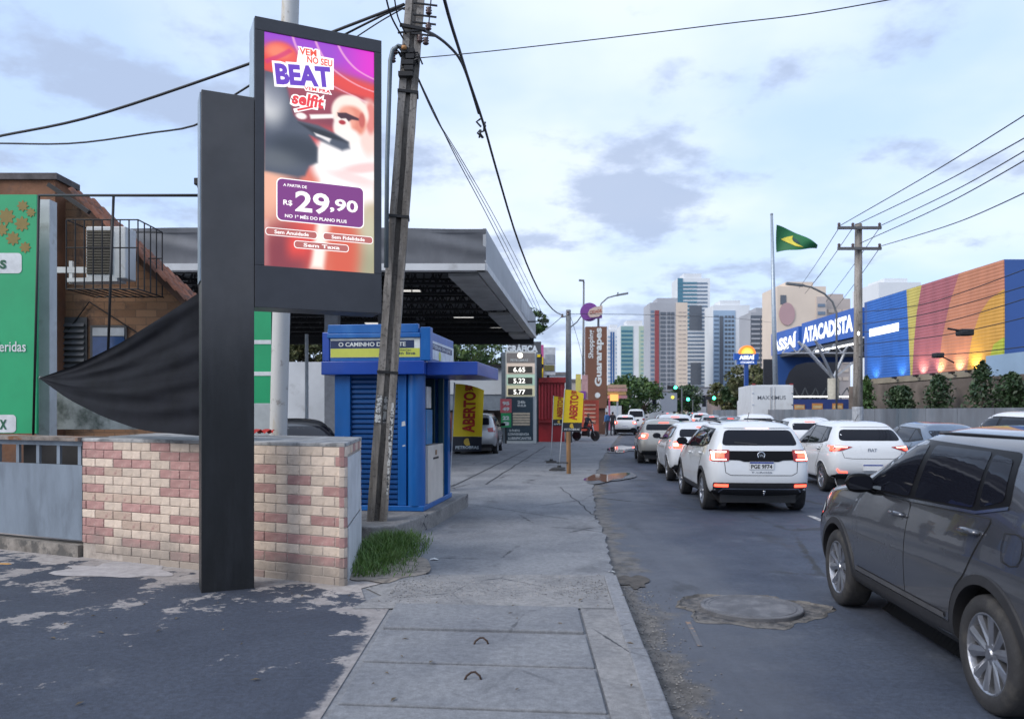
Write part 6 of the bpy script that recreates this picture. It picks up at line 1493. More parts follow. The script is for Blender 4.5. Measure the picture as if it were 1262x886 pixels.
tower(925, 963, 385, 400, 20, 'dark grey balconied tower behind the flagpole', t_grey, [('dark_face', .0, .70, 0, .97, .25, t_dk), ('pale_side', .8, 1.0, 0, 1.0, .3, t_tan)], 22, [(.02, .30, .03, .97, t_grey, .35, .5, 1), (.34, .78, .03, .97, t_tan, .38, .9, 1)])
tower(958, 1018, 353, 330, 20, 'cream tower with a pink mural behind the blue shop sign', t_cream, [('stair', .80, 1.0, 0, .92, .5, t_tan)], 18, [(.82, .97, .3, .9, t_win, .4, .7, 1), (.06, .18, .86, .94, t_dk, .9, .2, 1)])
mp_ = bpy.data.objects['tower.006']; mb = MB(); c = P(970, 384, 329.7); mb.prism([(c.x+3.2*math.cos(2*PI*k/24), c.z-1+4.6*math.sin(2*PI*k/24)) for k in range(24)], 'y', 329.6, 329.9); mb.build('mural', W_('mural_pink', (.42, .27, .28)), mp_)
tower(1018, 1048, 368, 340, 18, 'beige block of flats behind the lamp arm', t_tan, [], 14, [(.05, .95, .3, .95, t_cream, .4, .4, 3)])
tower(1083, 1135, 348, 130, 10, 'pale building top above the mural wall', t_white, [], 8, [(.05, .9, .84, .95, t_grey, .9, .05, 1)], name='building')
# ------------------------------------------------------------------ right side: wholesale market, wall, pole, flag
XM = 27.0
def MY(px): return XM/((px-631)/1000)
def mpt(cx, cy, off=0.):
    """crop coordinates of the mural photograph region -> point on the plane x = XM"""
    px, py = 920+cx/2.953, 240+cy/2.953; Y = MY(px); return Vector((XM-off, Y, PZ(py, Y)))
mk = empty('mural_hall', (0, 0, 0), 0, 'long hall wall painted with blue, yellow and orange waves', 'building')
yA, yB = MY(1066), MY(1238)
MB().box(XM, XM+16, yB, yA+.1, 4.15, 10.05).build('hall', mat('hall_blue', (.030, .085, .28), .5, var=.08, vscale=.3), mk)
MB().box(XM+.6, XM+16, yB+.3, yA+.1, 0, 4.14).build('hall_base', mat('hall_base_dark', (.05, .05, .055), .8, var=.2), mk)
def stripe(nm, pts, m, off):
    vs = [mpt(x, y, off) for x, y in pts]
    mb = MB(); n = len(vs); bk = [v+Vector((off-.002, 0, 0)) for v in vs]
    mb.add(vs+bk, [tuple(range(n))]+[(i, n+i, n+(i+1) % n, (i+1) % n) for i in range(n)]); return mb.build(nm, m, mk)
def ML(n, c):
    if n in MATS: return MATS[n]
    m = bpy.data.materials.new(n); MATS[n] = m; g = NG(m); w_ = g.N.new('ShaderNodeTexWave'); w_.bands_direction = 'Z'; w_.inputs['Scale'].default_value = 1.6; g.L.new(g.tc, w_.inputs['Vector'])
    st_ = g.noise(1.2, 6, .65, g.mapping((1, 1, .18)))
    g.color(g.mix(1., c, g.m('MULTIPLY', g.ramp(st_, .3, .75, 1.06, .84), g.ramp(w_.outputs['Fac'], 0, .12, .86, 1.)), 'MULTIPLY')); g.rough(.55); g.bump(w_.outputs['Fac'], .5, .03); return m
def clampz(pts): return pts
ztop = lambda px: HOR-(10.05-CAM_H)/MY(px)*1000; zbot = lambda px: HOR-(4.16-CAM_H)/MY(px)*1000
def top(cx): return (cx, (ztop(920+cx/2.953)-240)*2.953+1)
def bot(cx): return (cx, (zbot(920+cx/2.953)-240)*2.953-1)
stripe('blue_panel', [top(440), top(584), bot(598), bot(440)], ML('mural_blue', (.022, .125, .46)), .02)
stripe('yellow_wave', [top(584), top(640), (622, 430), (612, 540), bot(606), bot(598)], ML('mural_yellow', (.50, .42, .10)), .035)
stripe('purple_wave', [top(640), top(778), (742, 400), (716, 520), bot(700), bot(606), (612, 540), (622, 430)], ML('mural_plum', (.36, .11, .13)), .05)
stripe('salmon_wave', [top(778), top(938), (940, 345), (890, 380), (855, 430), (828, 510), (815, 580), bot(808), bot(700), (716, 520), (742, 400)], ML('mural_salmon', (.50, .20, .11)), .065)
stripe('amber_wave', [(940, 345), (940, 520), (905, 545), bot(880), bot(808), (815, 580), (828, 510), (855, 430), (890, 380)], ML('mural_amber', (.60, .31, .05)), .08)
stripe('lime_corner', [(940, 520), bot(938), bot(880), (905, 545)], ML('mural_lime', (.42, .46, .04)), .095)
MB().box(XM-.25, XM+.3, yB+.2, yA+.3, 3.75, 4.14).build('beam', mat('beam_concrete', (.23, .20, .15), .85, var=.25, vscale=.5), mk)
for px in (1082, 1158): y = MY(px); MB().box(XM-.2, XM+.4, y-.5, y+.5, 0, 3.74).build('column', mat('beam_concrete', (.23, .20, .15), .85), mk)
MB().box(XM-.05, XM+.55, yB+.4, yA+.2, 3.2, 3.74).build('dark_gap', M_seam, mk)
# floodlights at the foot of the mural
for i, (px, col) in enumerate(((1080, (.8, .9, 1)), (1112, (.8, .9, 1)), (1139, (1, .85, .6)), (1160, (1, .85, .6)), (1184, (1, .85, .6)), (1205, (1, .9, .6)))):
    y = MY(px); r = empty('floodlight', (XM-.55, y, 4.05), 0, ['floodlight at the foot of the mural near the utility pole', 'floodlight at the foot of the blue mural panel', 'floodlight under the plum wave of the mural', 'floodlight between the plum and salmon waves', 'floodlight under the salmon wave of the mural', 'floodlight under the amber wave of the mural'][i], 'floodlight', 'floodlights below the mural')
    MB().box(-.12, .12, -.15, .15, -.06, .06).build('housing', M_black, r); MB().bar((0, 0, -.06), (.3, 0, -.2), .04).build('bracket', M_black, r)
    ld = bpy.data.lights.new('flood', 'SPOT'); ld.energy = 45 if i < 2 else 90; ld.color = col; ld.spot_size = math.radians(120); ld.spot_blend = .8; ld.shadow_soft_size = .1
    lo_ = bpy.data.objects.new('flood_lamp', ld); COL.objects.link(lo_); lo_.parent = r; lo_.location = (0, 0, .1); lo_.rotation_euler = Vector((-.55, 0, -.85)).to_track_quat('Z', 'Y').to_euler()
fd_ = empty('street_floodlight', (0, 0, 0), 0, 'black street floodlight hanging on wires before the mural', 'floodlight'); c = P(1189, 410.5, 30); MB().box(c.x-.25, c.x+.25, c.y-.2, c.y+.2, c.z-.1, c.z+.14).build('head', M_black, fd_, bevel=.04); MB().tube([P(1168, 405, 30), P(1180, 407, 30), c], .04, 6).build('arm', M_black, fd_)
fd2 = empty('street_floodlight', (0, 0, 0), 0, 'smaller black floodlight below the plum wave', 'floodlight'); c = P(1156, 438, 34); MB().box(c.x-.18, c.x+.18, c.y-.2, c.y+.2, c.z-.1, c.z+.1).build('head', M_black, fd2, bevel=.04); MB().tube([c, P(1164, 441, 34), P(1176, 447, 34)], .03, 6).build('arm', M_black, fd2)
# near light blue wall in front of the hall
bw = MB(); ya, yb = 24.6/.584, 24.6/.64; bw.box(24.6, 25.2, yb-4, ya, 0, PZ(437, 41)); tag(bw.build('blue_wall', mat('light_blue_wall', (.24, .34, .46), .7, var=.1, vscale=.5)), 'light blue wall at the right below the mural', 'wall')
# sign bridge
sgn = empty('market_sign', (0, 0, 0), 0, 'big blue wholesale market sign with white letters', 'sign')
yl, yr = MY(950.5), MY(1054); M_sb = mat('sign_blue', (.02, .10, .42), .45, var=.08, vscale=.3); ym = MY(985); ym2 = MY(988)
MB().box(XM, XM+.8, ym+.2, yl, 7.5, 9.75).build('short_panel', M_sb, sgn); MB().box(XM, XM+.8, yr, ym2, 7.62, 9.9).build('long_panel', M_sb, sgn)
M_sl = emat('sign_letters', (.9, .95, 1.), .55, (.7, .7, .7))
text('lettering', 'ASSAÍ', M_sl, sgn, (XM, (ym+.2+yl)/2, 8.6), (0, -1, 0), (0, 0, 1), (yl-ym)*.84, 1.5, .05); text('lettering', 'ATACADISTA', M_sl, sgn, (XM, (yr+ym2)/2, 8.75), (0, -1, 0), (0, 0, 1), (ym2-yr)*.93, 1.4, .05)
MB().box(XM+.1, XM+9, yr, yl, 7.2, 7.49).build('roof_deck', mat('deck_dark', (.05, .055, .065), .7), sgn); MB().box(XM-.02, XM+.1, yr-.5, MY(1005), 7.0, 7.12).build('light_strip', emat('strip_light', (1, 1, 1), 1.6, (.6, .6, .6)), sgn)
MB().box(XM-.04, XM+.0, MY(1108), MY(1072), 7.35, 7.9).build('glow_panel', emat('panel_light', (.9, .95, 1), 1.1, (.6, .6, .6)), sgn)
sp = empty('steel_canopy', (0, 0, 0), 0, 'steel tree column carrying the market roof', 'structure column')
c = P(1027, 470, 66); MB().tube([(c.x, 66, 0), (c.x, 66, 4.4)], .45, 14).build('column', mat('column_cream', (.38, .36, .30), .7), sp, smooth=True)
M_wst = mat('white_steel', (.42, .44, .47), .5, .2)
for dx, dy, dz in ((-3.2, -1, 2.9), (3, -1, 2.7), (-1.8, 2, 3.), (2, 2, 2.8), (-2.4, -2.5, 2.9)): MB().bar((c.x, 66, 4.4), (c.x+dx, 66+dy, 4.4+dz), .16).build('strut', M_wst, sp)
mb = MB()
for k in range(8): a = c.x-4.5+k*1.2; mb.bar((a, 65, 6.4), (a+.6, 65, 7.1), .08); mb.bar((a+.6, 65, 7.1), (a+1.2, 65, 6.4), .08)
mb.bar((c.x-4.5, 65, 6.4), (c.x+5, 65, 6.4), .1); mb.build('truss', M_wst, sp)
# blue entrance building with dark arch
en = empty('market_entrance', (0, 0, 0), 0, 'blue market entrance with a dark vaulted opening', 'building'); Ye = 82
A_ = P(958, 440, Ye); B_ = P(1062, 440, Ye); zt = PZ(438, Ye)
arch = [(P(968, 512, Ye).x, 0), (P(968, 470, Ye).x, PZ(470, Ye)), (P(973, 458, Ye).x, PZ(458, Ye)), (P(981, 450, Ye).x, PZ(450, Ye)), (P(996, 446, Ye).x, PZ(446, Ye)), (B_.x, PZ(446, Ye)), (B_.x, zt), (A_.x, zt), (A_.x, 0)]
MB().prism(arch, 'y', Ye, Ye+1).build('front', mat('entrance_blue', (.022, .075, .26), .5, var=.1, vscale=.3), en); MB().box(A_.x+.5, B_.x, Ye+6, Ye+6.3, 0, zt).build('back', mat('entrance_dark', (.02, .022, .03), .7), en)
mb = MB()
for k in range(9): a = P(972, 0, Ye).x+k*1.1; mb.bar((a, Ye+3, 2.8+.1*k), (a+.55, Ye+3, 4.2), .09); mb.bar((a+.55, Ye+3, 4.2), (a+1.1, Ye+3, 2.8), .09)
mb.build('truss', mat('truss_grey', (.13, .14, .15), .5), en); MB().box(P(972, 0, Ye).x, B_.x, Ye+2, Ye+2.1, PZ(489, Ye), PZ(487.5, Ye)).build('light_strip', emat('strip_light', (1, 1, 1), 1.6, (.6, .6, .6)), en)
fb = empty('blue_hoarding', (0, 0, 0), 0, 'blue hoarding with orange posters along the market car park', 'hoarding'); Yf = 62
def fbx(nm, a, b, m, y=Yf, d=.1, parent=fb): A1, B1 = P(*a, y), P(*b, y); return MB().box(A1.x, B1.x, y, y+d, B1.z, A1.z).build(nm, m, parent)
fbx('panel', (978, 492), (1062, 526), mat('hoarding_blue', (.018, .04, .16), .6, var=.15))
for k, px in enumerate((985, 1007, 1032)): q = fbx('poster', (px-6, 497 if k else 498.5), (px+7, 518), mat('poster_orange', (.45, .20, .05), .6, var=.35, vscale=1.5), Yf-.06, .05); fbx('poster_band', (px-5, 499.5), (px+6, 503), mat('poster_cream', (.5, .38, .2), .6), Yf-.07, .008, q)
# grey retaining wall along the far pavement
rw = empty('retaining_wall', (0, 0, 0), 0, 'grey stained concrete wall along the far pavement', 'wall')
M_rw = mat('stained_concrete', (.15, .165, .19), .85, var=.35, vscale=.9, streak=.35, bump=.3, bscale=20, col2=(.10, .13, .16), spots=(.8, .5, .66))
rx_ = lambda y: 14.6+(y-20)*.03
for k in range(22):
    a, b = 16+k*2.2, 16+(k+1)*2.2-.03; MB().add([(rx_(a), a, .1), (rx_(b), b, .1), (rx_(b)+.2, b, .1), (rx_(a)+.2, a, .1), (rx_(a), a, 1.83), (rx_(b), b, 1.83), (rx_(b)+.2, b, 1.83), (rx_(a)+.2, a, 1.83)], BOXF).build('wall_panel', M_rw, rw)
bf = MB(); bf.box(19.5, 19.9, 25, 47, 0, 3.15); tag(bf.build('brown_fence_wall', mat('brown_render', (.105, .085, .072), .9, var=.4, vscale=.7, col2=(.16, .13, .11), spots=(.9, .5, .66))), 'brown rendered wall below the mural behind the shrubs', 'wall')
for i, (px, Y, r, h, lab) in enumerate(((1068, 41, .55, 1.9, 'bright green shrub beside the utility pole'), (1106, 38, .5, 1.3, 'low green shrub second from the utility pole'), (1114, 37.5, .45, 1.3, 'low dark shrub third from the utility pole'), (1157, 35, .5, 1.7, 'narrow green shrub under the concrete column'), (1211, 32, .85, 2.1, 'large dark conical shrub near the light blue wall'), (1247, 31, .5, 1.6, 'slim dark shrub at the right edge'))):
    z0 = 1.5; b_ = empty('shrub', (PX(px, Y), Y, z0), 0, lab, 'shrub', 'shrubs above the grey wall'); R_ = random.Random(i); vs = []; fs = []
    for _ in range(1300):
        t = R_.random()**.9; a = R_.uniform(0, 6.28); rr_ = r*((1-t)**.6 if i in (0, 4) else 1.15*math.sqrt(max(.02, 1-(1.5*t-.5)**2)))*(.85+.3*math.sin(3*a+i*1.7+5*t)+R_.gauss(0, .18))*R_.random()**.4; q = Vector((rr_*math.cos(a), rr_*math.sin(a), .1+h*t)); s = R_.uniform(.05, .12)
        u_ = Vector((R_.gauss(0, 1), R_.gauss(0, 1), R_.gauss(0, 1))).normalized()*s; v_ = u_.cross(Vector((R_.gauss(0, 1), R_.gauss(0, 1), 1))).normalized()*s*.5
        k = len(vs); vs += [tuple(q-u_), tuple(q+v_), tuple(q+u_), tuple(q-v_)]; fs.append((k, k+1, k+2, k+3))
    me = bpy.data.meshes.new('foliage'); me.from_pydata(vs, [], fs); me.update(); link('foliage', me, M_leaf if i == 0 else M_leafd, b_); MB().tube([(0, 0, -.3), (0, 0, h*.7)], [.05, .02], 6).build('stem', mat('bark', (.085, .065, .05)), b_)
MB().box(16.6, 19.4, 16, 45, 0, 1.55).build('raised_bed', M_earth); tag(bpy.data.objects['raised_bed'], 'raised earth bed behind the grey wall', 'bed', kind='structure')
# utility pole with two crossarms
p2 = empty('crossarm_pole', (0, 0, 0), 0, 'tall utility pole with two crossarms before the mural', 'utility pole'); Yp = 31.
MB().tube([(PX(1057, Yp), Yp, 0), (PX(1058, Yp), Yp, PZ(276, Yp))], [.19, .13], 10).build('shaft', conc_pole('far_pole'), p2, smooth=True)
M_arm = mat('arm_grey', (.10, .10, .105), .8)
for y in (281, 306.5):
    ar = MB().bar(P(1032.5, y, Yp-.2), P(1086, y, Yp-.2), .11, .10).build('crossarm', M_arm, p2)
    for px in (1034, 1051, 1084): MB().lathe([(0, .13), (.05, .1), (.06, .05), (.035, .03), (.06, .0), (.03, -.04)], 10, 'z', P(px, y-2.5, Yp-.2)).build('insulator', M_ins, ar, smooth=True)
MB().lathe([(.0, .08), (.05, 0), (.0, -.08)], 8, 'z', P(1058, 411, Yp-.3)).build('lamp', emat('pole_lamp', (1, 1, 1), 4.), p2)
wr_ = MB(); wr_.lathe([(.205, .6), (.205, 1.9)], 12, 'z', (PX(1057, Yp), Yp, 0)); wr_.build('pale_wrap', mat('pole_wrap', (.33, .35, .38), .8, var=.3), p2)
sl_ = empty('lamp_post', (0, 0, 0), 0, 'street lamp with a curved arm behind the market sign', 'lamp post')
MB().tube([P(1031, 520, 48), P(1031, 385, 48), P(1026, 372, 48), P(1016, 362, 48), P(1000, 354, 48), P(985, 351, 48)], .06, 8).build('post', M_lp, sl_, smooth=True); MB().bar(P(969, 349.5, 48), P(990, 352, 48), .3, .12).build('lamp_head', M_lp, sl_)
# flagpole with flag
fp = empty('flagpole', (0, 0, 0), 0, 'tall grey flagpole in front of the market', 'flagpole'); Yg = 68
MB().tube([(PX(957, Yg), Yg, 0), (PX(954, Yg), Yg, PZ(400, Yg)), (PX(951, Yg), Yg, PZ(265, Yg))], [.24, .19, .11], 12).build('mast', mat('mast_grey', (.30, .35, .40), .4, .4), fp, smooth=True); MB().lathe([(0, .12), (.12, .05), (.12, -.05), (0, -.1)], 10, 'z', P(951, 264.5, Yg)).build('finial', M_lp, fp)
def flag():
    top_l, bot_l = P(957, 277, Yg), P(958, 310.5, Yg); tip_t, tip_b = P(1006, 303, Yg), P(1008, 306, Yg); n = 26
    rows = []
    for i in range(n+1):
        s = i/n; a = top_l.lerp(tip_t, s)+Vector((0, 0, .45*math.sin(PI*s)*.6)); b = bot_l.lerp(tip_b, s)
        rows.append([a.lerp(b, j/16)+Vector((0, .30*math.sin(5*s+2.2*j/16), .05*math.sin(9*s))) for j in range(17)])
    return rows
rows = flag(); fo_ = empty('national_flag', (0, 0, 0), 0, 'green flag with a yellow rhomb waving on the flagpole', 'flag')
def fpos(s, t):
    i = min(25, int(s*26)); f = s*26-i; j = min(15, int(t*16)); g_ = t*16-j
    a = rows[i][j].lerp(rows[i+1][j], f); b = rows[i][j+1].lerp(rows[i+1][j+1], f); return a.lerp(b, g_)
MB().grid(rows).build('cloth', mat('flag_green', (.006, .12, .035), .6, var=.15, vscale=.6), fo_, smooth=True)
yp_ = [(.12, .52), (.26, .40), (.42, .25), (.38, .42), (.40, .56), (.50, .70), (.62, .86), (.44, .80), (.28, .66)]
r_t = delaunay_2d_cdt([Vector(q) for q in densify(yp_, .05)], [], [list(range(len(densify(yp_, .05))))], 1, 1e-5)
me = bpy.data.meshes.new('rhomb'); me.from_pydata([tuple(fpos(q[0], q[1])-Vector((0, .05, 0))) for q in r_t[0]], [], [tuple(f) for f in r_t[2]]); me.update()
link('rhomb', me, mat('flag_rhomb', (.58, .50, .05), .6), fo_)
yp_ = [(.40, .34), (.50, .46), (.54, .62), (.46, .62), (.405, .52)]
me = bpy.data.meshes.new('disc'); me.from_pydata([tuple(fpos(*q)-Vector((0, .06, 0))) for q in yp_], [], [tuple(range(5))]); me.update(); link('disc', me, mat('flag_disc', (.01, .05, .05), .6), fo_)
# sun totem
sm = empty('sun_totem', (0, 0, 0), 0, 'blue market totem topped by an orange half sun', 'totem'); Yv = 92
def vb_(nm, a, b, m, y=Yv, d=.5): A1, B1 = P(*a, y), P(*b, y); return MB().box(A1.x, B1.x, y, y+d, B1.z, A1.z).build(nm, m, sm)
vb_('panel', (905, 435.5), (935, 443.5), M_sb); vb_('lower_panel', (909, 443.8), (933, 449), M_sb, Yv+.05); vb_('post', (918, 449), (922.5, 520), mat('post_blue', (.02, .07, .28), .5), Yv+.1, .4)
text('lettering', 'ASSAÍ', M_sl, sm, P(920.5, 440, Yv-.02), (1, 0, 0), (0, 0, 1), 19*.092, 6.3*.092, .05); text('lettering', 'ATACADISTA', M_sl, sm, P(921, 446.5, Yv+.03), (1, 0, 0), (0, 0, 1), 17*.092, 2.4*.092, .02)
c = P(921, 436, Yv)
for k, (r0, r1, col, st_) in enumerate(((0, .45, (1, .75, .12), .9), (.45, .70, (1, .48, .06), .8), (.70, .95, (.95, .24, .03), .7))):
    n = 20; pts = [(c.x+r1*math.cos(PI*i/n), c.z+r1*math.sin(PI*i/n)) for i in range(n+1)]+([(c.x+r0*math.cos(PI*i/n), c.z+r0*math.sin(PI*i/n)) for i in range(n, -1, -1)] if r0 else [])
    mb = MB(); mb.prism(pts, 'y', Yv-.02*k, Yv+.4); mb.build('sun_ring', emat('sun_%d' % k, col, st_, tuple(x*.5 for x in col)), sm)
# ---------------- cables
M_cab = mat('cable_black', (.012, .013, .016), .6)
def cable(pts, r, lab, n=18, sag=0.):
    pth = []
    for a, b in zip(pts[:-1], pts[1:]): pth += catenary(a, b, sag*(a-b).length if sag else 0, n)
    return tag(MB().tube(pth, r, 5).build('overhead_cable', M_cab, smooth=True), lab, 'cable', 'overhead cables')
def spl(pix, Y0, Y1, n=30):
    """smooth cable through image points whose depth runs from Y0 to Y1"""
    m = len(pix); out = []
    xs = [i/(m-1) for i in range(m)]; ts = np.linspace(0, 1, n)
    def cr(v, t):
        k = min(int(t*(m-1)), m-2); f = t*(m-1)-k; g_ = lambda i: v[max(0, min(m-1, i))]
        p0, p1, p2_, p3 = g_(k-1), g_(k), g_(k+1), g_(k+2)
        return .5*((2*p1)+(-p0+p2_)*f+(2*p0-5*p1+4*p2_-p3)*f*f+(-p0+3*p1-3*p2_+p3)*f**3)
    return [P(cr([q[0] for q in pix], t), cr([q[1] for q in pix], t), 1/((1-t)/Y0+t/Y1)) for t in ts]
def wire(pix, Y0, Y1, r, lab):
    pt_ = spl(pix, Y0, Y1); off_ = lambda q: q[0] < -5 or q[0] > 1266 or q[1] < -4
    if off_(pix[0]): d_ = (pt_[0]-pt_[1]).normalized(); pt_ = [pt_[0]+d_*k for k in (26, 12, 5)]+pt_
    if off_(pix[-1]): d_ = (pt_[-1]-pt_[-2]).normalized(); pt_ = pt_+[pt_[-1]+d_*k for k in (5, 12, 26)]
    return tag(MB().tube(pt_, r, 5).build('overhead_cable', M_cab, smooth=True), lab, 'cable', 'overhead cables')
wire([(-40, 178), (0, 168), (120, 142), (310, 78), (430, 32), (498, 6)], 14, 11, .022, 'thick overhead cable from the left edge to the top of the leaning pole')
wire([(-40, 177), (0, 177), (90, 177), (180, 165), (247, 152), (300, 110), (470, 20), (500, 12)], 15, 11, .016, 'sagging overhead cable passing behind the screen')
wire([(436, 48), (470, 26), (500, 9)], 12, 11, .010, 'thin cable beside the thick one left of the pole')
wire([(474, -10), (482, 20), (497, 48)], 10, 10.9, .012, 'cable dropping from above to the pole top left'); wire([(485, -10), (490, 20), (500, 42)], 10, 10.9, .010, 'second cable dropping to the pole top')
wire([(540, -30), (553, 20), (566, 62), (578, 100), (595, 150), (612, 210), (636, 290), (660, 350), (680, 380), (694, 389)], 9, 39, .022, 'thick black cable running from above to the grey pole')
wire([(522, 38), (536, 44), (552, 56), (566, 72), (576, 95), (590, 140)], 10.9, 14, .022, 'thick cable leaving the pole bracket and joining the long cable')
wire([(515, 72), (600, 64), (760, 46), (900, 29), (1000, 17), (1130, -6)], 11, 9, .007, 'thin wire crossing the sky to the upper right')
for k, (dx, dy) in enumerate(((0, 0), (3, 4), (6, 3))): wire([(515+dx*.3, 96+dy), (536, 140+dy), (560+dx*.8, 190), (600+dx*1.4, 265), (640+dx*1.6, 345), (668+dx, 400)], 11, 42, .008+.002*(k == 0), ['leftmost thin cable of the bundle falling from the pole past the canopy', 'middle thin cable of the bundle falling past the canopy', 'rightmost thin cable of the bundle falling past the canopy'][k])
cb = MB()
for k in range(6): q = P(594+random.uniform(-2, 3), 155+random.uniform(-8, 10), 14.4); cb.tube([q+Vector((random.uniform(-.06, .06), 0, .06)), q+Vector((random.uniform(-.08, .08), -.03, 0)), q+Vector((random.uniform(-.05, .05), 0, -.08))], .018, 5)
tag(cb.build('cable_joint', M_cab), 'dark cable joint bound on the thick black cable', 'cable joint')
for k, (a, b, y0) in enumerate((((1034, 279), (1290, 125), 281), ((1051, 279), (1290, 155), 281), ((1084, 279), (1290, 170), 281), ((1060, 300), (1290, 182), 306), ((1084, 304), (1290, 225), 306))):
    wire([a, ((a[0]+b[0])/2, (a[1]+b[1])/2+3+k), b], 31, 15, .014, ['topmost wire from the crossarm pole to the right edge', 'second wire from the crossarm pole to the right edge', 'third wire from the crossarm pole to the right edge', 'fourth wire from the crossarm pole to the right edge', 'lowest wire from the crossarm pole to the right edge'][k])
for k, (a, b) in enumerate((((1034, 281), (985, 355)), ((1051, 281), (1000, 352)), ((1084, 281), (1018, 372)), ((1034, 306), (992, 362)), ((1084, 306), (1030, 380)))):
    wire([a, ((a[0]+b[0])/2-1, (a[1]+b[1])/2+3), b], 31, 62, .014, ['leftmost wire running back from the crossarm pole', 'second wire running back from the crossarm pole', 'third wire running back from the crossarm pole', 'fourth wire running back from the crossarm pole', 'rightmost wire running back from the crossarm pole'][k])
for k, (a, m_, b) in enumerate((((1058, 385), (1150, 372), (1290, 322)), ((1058, 400), (1150, 385), (1290, 345)), ((1058, 410), (1160, 398), (1290, 360)), ((1058, 425), (1170, 412), (1290, 385)), ((1058, 440), (1180, 436), (1290, 424)))):
    wire([a, m_, b], 31, 17, .012, ['highest wire crossing before the mural', 'second wire crossing before the mural', 'third wire crossing before the mural', 'fourth wire crossing before the mural', 'lowest wire crossing before the mural'][k])
wire([(694, 389), (670, 408), (640, 420)], 40, 44, .016, 'short wire from the grey pole to the canopy end'); wire([(702, 387), (800, 388), (900, 392), (955, 398)], 40, 90, .014, 'wire from the grey pole across to the market'); wire([(702, 386), (715, 430), (722, 470)], 40, 60, .012, 'guy wire from the grey pole towards the totem')
# ------------------------------------------------------------------ traffic
# grey car, nearest
cr = Car('parked_car', dict(SUV, r=.335), (3.675, 5.88, 0), math.radians(4.2), 'graphite grey car with alloy wheels filling the right foreground', 'car', PT_GREY, 3, None, 2)
cr.root.name = 'grey_car'
def near_car(c):
    p = c.p; ss = side_set(p, -.20, -1.0, -1.38); p['chrome_handles'] = False
    c.side_parts(ss, chrome=True)
    H = p['H']
    c.patch('rear_window', 'B', [(-.60, 1.20), (-.55, H-.2), (.55, H-.2), (.60, 1.20)], M_glass, .005, .06); c.patch('windscreen', 'F', [(-.66, 1.19), (-.52, H-.16), (.52, H-.16), (.66, 1.19)], M_glass, .004, .06)
    for sg in (-1, 1):
        c.patch('headlight', 'F', [(sg*.42, .66), (sg*.80, .74), (sg*.80, .62), (sg*.46, .56)], M_head, .006, .03); c.patch('running_light', 'F', [(sg*.48, .84), (sg*.82, .86), (sg*.82, .82), (sg*.48, .80)], M_head, .006, .01)
        v = 'L' if sg < 0 else 'R'
        c.patch('headlight', v, [(c.F-.42, .80), (c.F-.20, .68), (c.F-.10, .78), (c.F-.26, .93)], M_head, .006, .03)
        c.patch('tail_light', 'B', [(sg*.55, 1.04), (sg*.80, 1.08), (sg*.82, .92), (sg*.58, .94)], M_tail, .01, .03)
        c.patch('tail_light', v, [(c.R+.06, 1.04), (c.R+.26, 1.05), (c.R+.2, .96), (c.R+.06, .94)], M_tail, .006, .02)
        c.patch('fuel_flap', v, [(-1.64, .90), (-1.47, .90), (-1.46, 1.04), (-1.63, 1.04)], PT_GREY, .004, .05, d=.04) if sg < 0 else None
        if sg < 0: c.strip('flap_gap', v, [(-1.645, 1.04), (-1.655, .97), (-1.62, .895), (-1.55, .88), (-1.47, .895), (-1.445, .97), (-1.45, 1.045), (-1.55, 1.055), (-1.645, 1.04)], .007, M_seam, .0045)
    c.patch('grille', 'F', [(-.42, .62), (-.40, .40), (.40, .40), (.42, .62)], M_gloss, .006, .03); c.patch('bumper', 'B', [(-.74, .30), (-.76, .52), (.76, .52), (.74, .30)], M_blk, .012, .04); c.plate('', .74)
    c.mirror(p['cowl']-.42, p['zb']+.0, M_gloss)
    # silver lower moulding on the doors
    c.strip('sill_moulding', 'L', [(.80, .43), (-.80, .43)], .035, mat('sill_grey', (.10, .10, .105), .4, .4), .013); c.strip('sill_moulding', 'R', [(.80, .43), (-.80, .43)], .035, mat('sill_grey', (.10, .10, .105), .4, .4), .013)
    for sg in (-1, 1):
        v = 'L' if sg < 0 else 'R'
        pts = [c.proj(v, (y, H-.085), .0)+Vector((-sg*.03, 0, .012+.008*math.sin(PI*(y+1.3)/1.9))) for y in np.linspace(-1.3, .45, 12)]
        MB().tube(pts, .014, 6).build('roof_rail', M_gloss, c.root, smooth=True)
near_car(cr)
